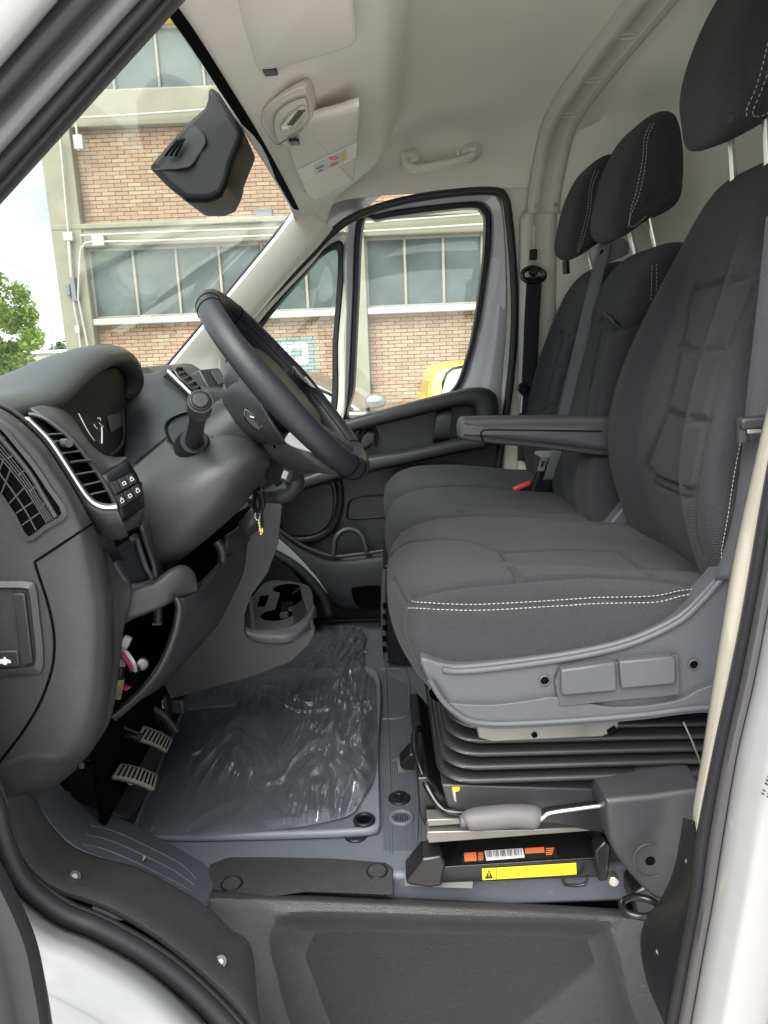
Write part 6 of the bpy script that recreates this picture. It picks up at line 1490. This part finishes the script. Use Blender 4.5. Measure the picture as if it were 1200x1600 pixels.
# firewall and toe board in the dark of the pedal well
patch('toe_board', [[Vector((x, y, z)) for y in (1.0, 1.4, 1.9, 2.4)] for x, z in ((-.55, .69), (-.70, .76), (-.80, .95), (-.86, 1.2))], M['black'], da, sub=1)
# ================================================================ steering wheel, keys
sw_ = thing('steering_wheel', 'leather covered steering wheel with dark hub', 'steering wheel', at(446, 600, Y=1.33))
WA, WB = at(331, 470, Y=1.33), at(561, 730, Y=1.33)
WC = (WA+WB)/2; dvec = (WB-WA).normalized(); RM = (WB-WA).length/2-.0
yv = Vector((0, 1, 0)); yv = (yv+dvec*0.0).normalized()
nW = dvec.cross(yv).normalized()
if nW.dot(Vector((1, 0, .6))) < 0: nW = -nW
def W(a, r_, h=0): return WC+dvec*math.cos(a)*r_+yv*math.sin(a)*r_+nW*h
nseg, nr_ = 96, 18
rings = []
for i in range(nseg+1):
    a = 2*math.pi*i/nseg
    th = .0200+.0022*(math.exp(-((abs((a % math.pi)-math.pi/2))/.25)**2))
    c = W(a, RM); rd = (c-WC).normalized()
    rings.append([c+rd*math.cos(2*math.pi*k/nr_)*th*.88+nW*math.sin(2*math.pi*k/nr_)*th*1.06 for k in range(nr_)])
loft('rim', rings, M['leather'], sw_, caps=False, ang=80)
for a in (R(150), R(30), R(-150), R(-30), R(180+22), R(-18)):
    c = W(a, RM); rd = (c-WC).normalized()
    tube('rim_seam', [c+rd*math.cos(2*math.pi*k/20)*.0177+nW*math.sin(2*math.pi*k/20)*.0213 for k in range(20)], .0012, M['void'], sw_, closed=True, n=5, sm=1)
# stitching round the inside of the rim
stitches('stitching', [W(a, RM-.0172, .006) for a in np.linspace(R(20), R(160), 60)], M['black'], sw_, step=.006, ln=.004, r=.0011)
# hub: airbag pad with a bowl behind it
def oval(rx, ry, h, cx=0, n=40, sq=2.6):
    out = []
    for k in range(n):
        a = 2*math.pi*k/n; ca, sa = math.cos(a), math.sin(a)
        out.append(WC+dvec*(cx+rx*math.copysign(abs(ca)**(2/sq), ca))+yv*(ry*math.copysign(abs(sa)**(2/sq), sa))+nW*h)
    return out
loft('hub_bowl', [oval(.055, .06, -.085), oval(.085, .085, -.07), oval(.098, .115, -.045), oval(.098, .118, -.025, .0)], M['dash_smooth'], sw_, ang=50)
loft('airbag_pad', [oval(.10, .118, -.025), oval(.098, .116, -.008), oval(.085, .10, .002), oval(.05, .06, .006)], M['black'], sw_, ang=50)
def spoke(nm, a0, w0, w1, m_=None, h0=-.02):
    rows = []
    for t in (0, .25, .5, .75, 1):
        r_ = .085+(RM-.012-.085)*t; w = w0+(w1-w0)*t; hh = h0*(1-t)
        c = W(a0, r_, hh); sd = (W(a0+.01, r_)-W(a0-.01, r_)).normalized()
        rows.append([c-sd*w+nW*-.016, c-sd*w*.95+nW*.002, c-sd*w*.6+nW*.006, c+sd*w*.6+nW*.006, c+sd*w*.95+nW*.002, c+sd*w+nW*-.016])
    return patch(nm, rows, m_ or M['dash_smooth'], sw_, sub=2, solid=.008)
spoke('spoke', R(-90), .038, .030); spoke('spoke', R(90), .038, .030); spoke('spoke', R(0-24), .020, .016); spoke('spoke', R(0+24), .020, .016)
# near spoke back shell with its rocker
shp = patch('spoke_shell', P3([[(352, 600, 1.30), (372, 588, 1.24), (392, 596, 1.20), (405, 618, 1.18)], [(350, 622, 1.29), (368, 620, 1.225), (392, 630, 1.19), (420, 650, 1.17)], [(362, 655, 1.30), (382, 664, 1.24), (410, 672, 1.20), (440, 680, 1.19)], [(385, 690, 1.33), (405, 692, 1.29), (430, 696, 1.25), (462, 706, 1.24)]]), M['dash_smooth'], sw_, sub=2)
rk = [at(a, b, Y=1.192) for a, b in ((381, 642), (386, 638), (409, 659), (409, 668), (402, 673), (383, 656))]
rc_ = extrude('rocker', cat_rom(rk, 3, True), (-.004, .014, 0), M['gloss_black'], sw_, bevel=.002)
tube('rocker_edge', [at(a, b, Y=1.189) for a, b in ((382, 650), (385, 640), (408, 660), (408, 667))], .0012, M['shell'], sw_, n=6, sm=3)
tube('rocker_icon', [at(a, b, Y=1.188) for a, b in ((391, 650), (394, 652), (397, 652))], .001, M['white'], sw_, n=5)
# lower spoke cover and its silver inlay
patch('lower_spoke_cover', P3([[(410, 690, 1.27), (430, 684, 1.23), (450, 676, 1.20), (470, 690, 1.22)], [(425, 715, 1.28), (450, 712, 1.23), (480, 712, 1.20), (510, 722, 1.22)], [(450, 732, 1.30), (480, 735, 1.25), (510, 738, 1.23), (535, 742, 1.25)]]), M['dash'], sw_, sub=2)
inl = [at(a, b, Y=1.195) for a, b in ((444, 688), (452, 676), (462, 676), (484, 694), (497, 710), (480, 706), (456, 698))]
extrude('spoke_inlay', cat_rom(inl, 3, True), (-.003, .01, 0), mat('inlay_grey', (.34, .34, .36), .3, metal=.6), sw_, bevel=.0015)
disc('spoke_hole', at(430, 697, Y=1.236), (.2, -1, 0), .004, .001, M['void'], sw_, bevel=0)
# far spoke's control plate facing the driver
q = [W(R(90)+u, r_, .012) for u, r_ in ((-.16, RM*.55), (-.16, RM*.86), (.16, RM*.86), (.16, RM*.55))]
fpn = extrude('control_plate', cat_rom(q, 4, True), nW*.006, M['gloss_black'], sw_, bevel=.002)
q = [W(R(90)+u, r_, .0185) for u, r_ in ((-.20, RM*.80), (-.20, RM*.90), (-.02, RM*.90), (-.02, RM*.80))]
extrude('plate_sticker', q, nW*.0006, M['white'], sw_, bevel=0)
# column behind the wheel, trim ring and lower right switch
tube('column', [WC-nW*.08, WC-nW*.20, WC-nW*.34], [.055, .075, .085], M['black'], sw_, n=24, sm=3)
# ignition key with bead chain
ky = thing('ignition_key', 'black car key in the ignition with a brass bead chain', 'key', at(402, 785, Y=1.30))
k0 = at(398, 774, Y=1.30)
disc('lock_barrel', at(397, 772, Y=1.33), (.35, -1, .1), .017, .02, M['black'], ky, bevel=.003); disc('lock_face', at(396, 770, Y=1.305), (.35, -1, .1), .012, .006, M['steel'], ky, bevel=.001)
pillow('key_head', [(p.x, p.z) for p in [at(a, b, Y=1.28) for a, b in ((396, 770), (404, 764), (412, 772), (414, 792), (408, 802), (398, 800), (394, 788))]], 1.275, 1.295, M['black'], ky, Rr=.006, nr=40, ns=14)
tube('key_ring', [at(402+4*math.cos(a), 806+6*math.sin(a), Y=1.285) for a in np.linspace(0, 6.0, 10)], .0012, M['steel'], ky, n=6, sm=2)
for k in range(6):
    c = at(404+k*.7, 811+k*4.2, Y=1.285); disc('bead', c, (0, 0, -1), .0034, .0044, M['gold'] if k % 2 else M['steel'], ky, n=10, bevel=.0015)
box('chain_tag', at(407.5, 829, Y=1.285), (.009, .003, .008), M['gold'], ky, bevel=.001)
# wiper stalk side lever seen below the wheel
wl_ = thing('column_lever', 'dark lever with pale knob below the steering wheel', 'lever', at(445, 750, Y=1.45))
tube('lever_body', [at(a, b, Y=y) for a, b, y in ((405, 775, 1.42), (425, 776, 1.45), (448, 770, 1.47), (460, 752, 1.48), (452, 738, 1.48))], [.012, .014, .020, .022, .014], M['dash_smooth'], wl_, n=14)
tube('knob_cap', [at(446, 752, Y=1.455), at(450, 738, Y=1.46), at(448, 730, Y=1.46)], [.010, .011, .006], M['shell'], wl_, n=12, sm=3)
box('knob_print', at(445, 742, Y=1.446), (.010, .003, .016), M['white'], wl_, bevel=.001, rot=Matrix.Rotation(R(25), 3, 'Y'))

# ================================================================ pedals
def pedal(nm, label, q, Y, arm, n_rib=9):
    t = thing(nm, label, 'pedal', at(*q[0], Y=Y))
    Q = [at(a, b, Y=y) for (a, b), y in zip(q, (Y, Y+.03, Y, Y-.03))]
    n_ = (Q[1]-Q[0]).cross(Q[3]-Q[0]).normalized(); n_ = n_ if n_.dot(CAM-Q[0]) > 0 else -n_
    def bow(u, v): return grid_on(Q, u, v)+n_*(.007*(1-(2*u-1)**2))
    rows = [[bow(u, v) for u in np.linspace(0, 1, 9)] for v in (0, .5, 1)]
    patch('pad', rows, M['pedal'], t, sub=1, solid=.010)
    for k in range(n_rib):
        u = (k+.8)/(n_rib+.6)
        tube('groove', [bow(u, .14)+n_*.0048, bow(u, .5)+n_*.0052, bow(u, .86)+n_*.0048], .0020, M['void'], t, n=6, sm=1)
    tube('arm', [grid_on(Q, .5, .5)-n_*.012]+[at(a, b, Y=y) for a, b, y in arm], .009, M['satin_black'], t, n=10)
    return t
pedal('clutch_pedal', 'worn grey rubber pedal nearest the sill', [(187, 1195), (244, 1212), (238, 1236), (174, 1216)], 1.22, [(180, 1200, 1.3), (140, 1170, 1.34), (110, 1140, 1.36)])
pedal('brake_pedal', 'grey ribbed rubber pedal below the dashboard in the middle', [(223, 1135), (267, 1156), (258, 1176), (210, 1156)], 1.36, [(220, 1140, 1.42), (190, 1110, 1.45)], 8)
ac = thing('accelerator_pedal', 'black curved pedal behind the grey brake pedal', 'pedal', at(235, 1120, Y=1.48))
tube('pad', [at(a, b, Y=1.48) for a, b in ((196, 1118), (210, 1108), (232, 1110), (252, 1122), (266, 1138), (272, 1146))], .017, M['black'], ac, n=12, flat=(Vector((0, 1, 0)), .5))
for k in range(7): tube('groove', [at(232+k*5, 1106+k*5, Y=1.464), at(228+k*5, 1118+k*4.4, Y=1.464)], .0012, M['void'], ac, n=5, sm=1)
pw = thing('pedal_well_parts', 'dark brackets and sound felt behind the pedals', 'bracket', at(160, 1190, Y=1.5))
patch('felt', P3([[(96, 1180, 1.35), (140, 1140, 1.5), (200, 1100, 1.65), (260, 1085, 1.7)], [(92, 1205, 1.32), (140, 1175, 1.42), (200, 1150, 1.55), (270, 1120, 1.62)], [(96, 1230, 1.27), (150, 1225, 1.36), (200, 1210, 1.46), (250, 1180, 1.56)], [(110, 1262, 1.22), (170, 1270, 1.26), (205, 1275, 1.32), (235, 1230, 1.46)]]), mat('sound_felt', (.022, .022, .023), .8, grain=90, gstr=1.0, gdist=.006), pw, sub=2)
for L, r_ in (([(100, 1200), (130, 1192), (160, 1205)], .007), ([(150, 1160), (190, 1150), (220, 1155)], .005), ([(178, 1130), (200, 1140), (222, 1148)], .003)):
    tube('bracket_arm', [at(a, b, Y=1.3) for a, b in L], r_, M['satin_black'], pw, n=8)
disc('bolt', at(105, 1243, Y=1.24), (.3, -1, .6), .008, .008, M['steel'], pw); disc('bolt', at(128, 1196, Y=1.28), (.3, -1, .6), .006, .006, M['steel'], pw); disc('bolt', at(168, 1162, Y=1.3), (.3, -1, .6), .004, .006, M['steel'], pw)
box('column_foot', at(272, 1098, Y=1.6), (.06, .05, .035), M['dash'], pw, bevel=.006); box('column_joint', at(256, 1100, Y=1.56), (.03, .04, .06), M['black'], pw, bevel=.006)
tube('joint_clip', [at(a, b, Y=1.53) for a, b in ((254, 1094), (253, 1104), (257, 1106))], .003, M['steel'], pw, n=6)

# ================================================================ floor mat and its plastic film
fm = thing('floor_mat', 'grey rubber floor mat with raised edge in the driver footwell', 'floor mat', (-.3, 1.6, .70))
mo = [(208, 1303), (222, 1307), (300, 1309), (420, 1307), (540, 1303), (584, 1299), (593, 1290), (593, 1260), (591, 1180), (589, 1052), (520, 1047), (400, 1050), (318, 1058), (292, 1098), (255, 1180), (222, 1262)]
mp_ = resample(cat_rom([at(a, b, Z=.712) for a, b in mo], 5, True), 160)
mc = sum(mp_, Vector())/len(mp_)
def mk(k, z): return [Vector((mc.x+(p.x-mc.x)*k, mc.y+(p.y-mc.y)*k, z)) for p in mp_]
matb = loft('mat_body', [mk(.99, .702), mk(1.004, .706), mk(1.004, .716), mk(.995, .720), mk(.975, .719), mk(.955, .714), mk(.5, .714)], M['mat'], fm, ang=60)
for k in range(15):
    u = k/14
    a0 = at(300+u*250, 1120-u*10, Z=.715); a1 = at(248+u*305, 1270+u*0, Z=.715)
    tube('mat_rib', [a0.lerp(a1, .02), a0.lerp(a1, .5), a0.lerp(a1, .98)], .0075, M['mat'], fm, n=8, sm=2, flat=(Vector((0, 0, 1)), .45))
for k in range(12):
    u = k/11; a0 = at(345+u*225, 1062, Z=.715); a1 = at(332+u*240, 1105, Z=.715)
    tube('mat_rib', [a0, a0.lerp(a1, .5), a1], .008, M['mat'], fm, n=8, sm=2, flat=(Vector((0, 0, 1)), .5))
hp = [at(a, b, Z=.722) for a, b in ((297, 1094), (366, 1091), (369, 1106), (293, 1112))]
loft('heel_block', [hp, [v+Vector((0, -.006, .012)) for v in hp]], M['mat'], fm, bevel=.004)
c = at(569, 1281, Z=.722); tube('grommet', [c+Vector((math.cos(k*math.pi/6)*.018, math.sin(k*math.pi/6)*.018, 0)) for k in range(12)], .0045, M['black'], fm, closed=True, n=8, sm=2); disc('grommet_hole', c+Vector((0, 0, -.004)), (0, 0, 1), .014, .002, M['void'], fm, bevel=0)
floor_cap(556, 1306, .024)
# pebbled tread on the far floor
for r_ in range(4):
    for k in range(7):
        c = at(492+k*12+(r_ % 2)*6, 982+r_*12, Z=.703); box('tread_pad', c, (.020, .024, .008), M['floor'], fl, bevel=.004, rot=Matrix.Rotation(R(15*(k % 3)), 3, 'Z'))

def film_mat():
    m = bpy.data.materials.new('clear_film'); m.use_nodes = True; nt = m.node_tree; N = nt.nodes; L = nt.links; N.clear()
    o = N.new('ShaderNodeOutputMaterial'); t = N.new('ShaderNodeBsdfTransparent'); g = N.new('ShaderNodeBsdfGlossy'); mx = N.new('ShaderNodeMixShader')
    t.inputs['Color'].default_value = (.93, .95, .97, 1); g.inputs['Roughness'].default_value = .11; g.inputs['Color'].default_value = (.95, .97, 1, 1)
    fr = N.new('ShaderNodeFresnel'); fr.inputs['IOR'].default_value = 2.1
    mr = N.new('ShaderNodeMapRange'); mr.inputs['To Min'].default_value = .06; mr.inputs['To Max'].default_value = 1.0
    L.new(fr.outputs[0], mr.inputs['Value']); L.new(mr.outputs['Result'], mx.inputs['Fac']); L.new(t.outputs[0], mx.inputs[1]); L.new(g.outputs[0], mx.inputs[2])
    d = N.new('ShaderNodeBsdfDiffuse'); d.inputs['Color'].default_value = (.55, .60, .68, 1)
    m2 = N.new('ShaderNodeMixShader'); m2.inputs['Fac'].default_value = .13; L.new(mx.outputs[0], m2.inputs[1]); L.new(d.outputs[0], m2.inputs[2])
    L.new(m2.outputs[0], o.inputs['Surface'])
    return m
from mathutils import noise as mnoise
fo_ = [at(a, b, Z=.724) for a, b in ((214, 1296), (240, 1225), (292, 1104), (330, 1062), (420, 1048), (455, 990), (500, 974), (566, 976), (568, 1010), (570, 1044), (584, 1060), (588, 1110), (590, 1170), (584, 1215), (566, 1248), (548, 1272), (500, 1286), (420, 1298), (320, 1305), (240, 1303))]
fo_ = cat_rom(fo_, 4, True)
def inside(x, y):
    c = False; n = len(fo_)
    for i in range(n):
        a, b = fo_[i], fo_[i-1]
        if (a.y > y) != (b.y > y) and x < (b.x-a.x)*(y-a.y)/(b.y-a.y)+a.x: c = not c
    return c
x0, x1 = min(p.x for p in fo_), max(p.x for p in fo_); y0, y1 = min(p.y for p in fo_), max(p.y for p in fo_)
nx, ny = 190, 330
V = []; idx = {}
def film_h(x, y):
    rgt = sst(x, -.32, -.08); far = sst(y, 1.75, 2.0)
    q = Vector((x*7+y*1.0, y*3.5-x*2, 0))
    wv = Vector((mnoise.noise(q), mnoise.noise(q*1.3+Vector((5, 0, 0))), 0))
    ridge = 1-abs(mnoise.noise(q)); ridge2 = 1-abs(mnoise.noise(Vector((x*15+3, y*9, 1))+wv*1.6))
    fine = mnoise.noise(Vector((x*46, y*20, 2))+wv*2)
    s_ = x-.16*y
    streak = 1-abs(mnoise.noise(Vector((s_*34, y*3.2, 5))+wv*.9)); streak2 = 1-abs(mnoise.noise(Vector((s_*70, y*5, 9))+wv*1.2))
    patchy = sst(mnoise.noise(Vector((x*5, y*5, 7)))+.35*rgt, -.15, .5)
    corner_ = sst(x, -.22, -.06)*sst(1.75-y, 0, .25)
    h = .0008+.012*max(0, ridge-.6)*(.3+rgt)+.055*max(0, streak-.78)*(.32+1.1*rgt)*patchy+.028*max(0, streak2-.80)*(.3+rgt)*patchy+.052*max(0, ridge2-.74)*(.16+.35*rgt+1.1*corner_)+.0008*fine*(.3+rgt+1.5*corner_)
    return h
gx = [x0+(x1-x0)*i/(nx-1) for i in range(nx)]; gy = [y0+(y1-y0)*j/(ny-1) for j in range(ny)]
ins_ = {(i, j): inside(gx[i], gy[j]) for j in range(ny) for i in range(nx)}
fo2 = resample(fo_, 900)
fx_ = np.array([p.x for p in fo2]); fy_ = np.array([p.y for p in fo2])
F = []
def fv(i, j):
    if (i, j) not in idx:
        x, y = gx[i], gy[j]
        if not ins_[i, j]:
            k = int(np.argmin((fx_-x)**2+(fy_-y)**2)); x, y = float(fx_[k]), float(fy_[k])
        zb = .7235 if y < 2.06 else .7235-.012*sst(y, 2.06, 2.12)
        idx[(i, j)] = len(V); ed = float(np.sqrt(np.min((fx_-x)**2+(fy_-y)**2))); V.append((x, y, zb+film_h(x, y)*sst(ed, -.004, .03)))
    return idx[(i, j)]
for j in range(ny-1):
    for i in range(nx-1):
        if any(ins_[k] for k in ((i, j), (i+1, j), (i+1, j+1), (i, j+1))): F.append((fv(i, j), fv(i+1, j), fv(i+1, j+1), fv(i, j+1)))
pf = mesh('protective_film', V, F, film_mat(), None, ang=180)
tag(pf, 'crumpled clear plastic film lying over the floor mat', 'plastic film')
# bits of debris on the sill
dbr = thing('dry_leaf', 'tiny dry yellow leaf on the blue grey foot rest panel', 'leaf', at(223, 1342, Y=1.05))
lfp = see_eval(fp, [(223, 1338), (226, 1343), (222, 1348)], .002)
if len(lfp) == 3: extrude('blade', [lfp[0], lfp[1]+Vector((.002, 0, .003)), lfp[2], lfp[1]-Vector((.004, 0, 0))], (0, -.0008, .0008), mat('dry_leaf', (.55, .42, .20), .8), dbr, bevel=0)
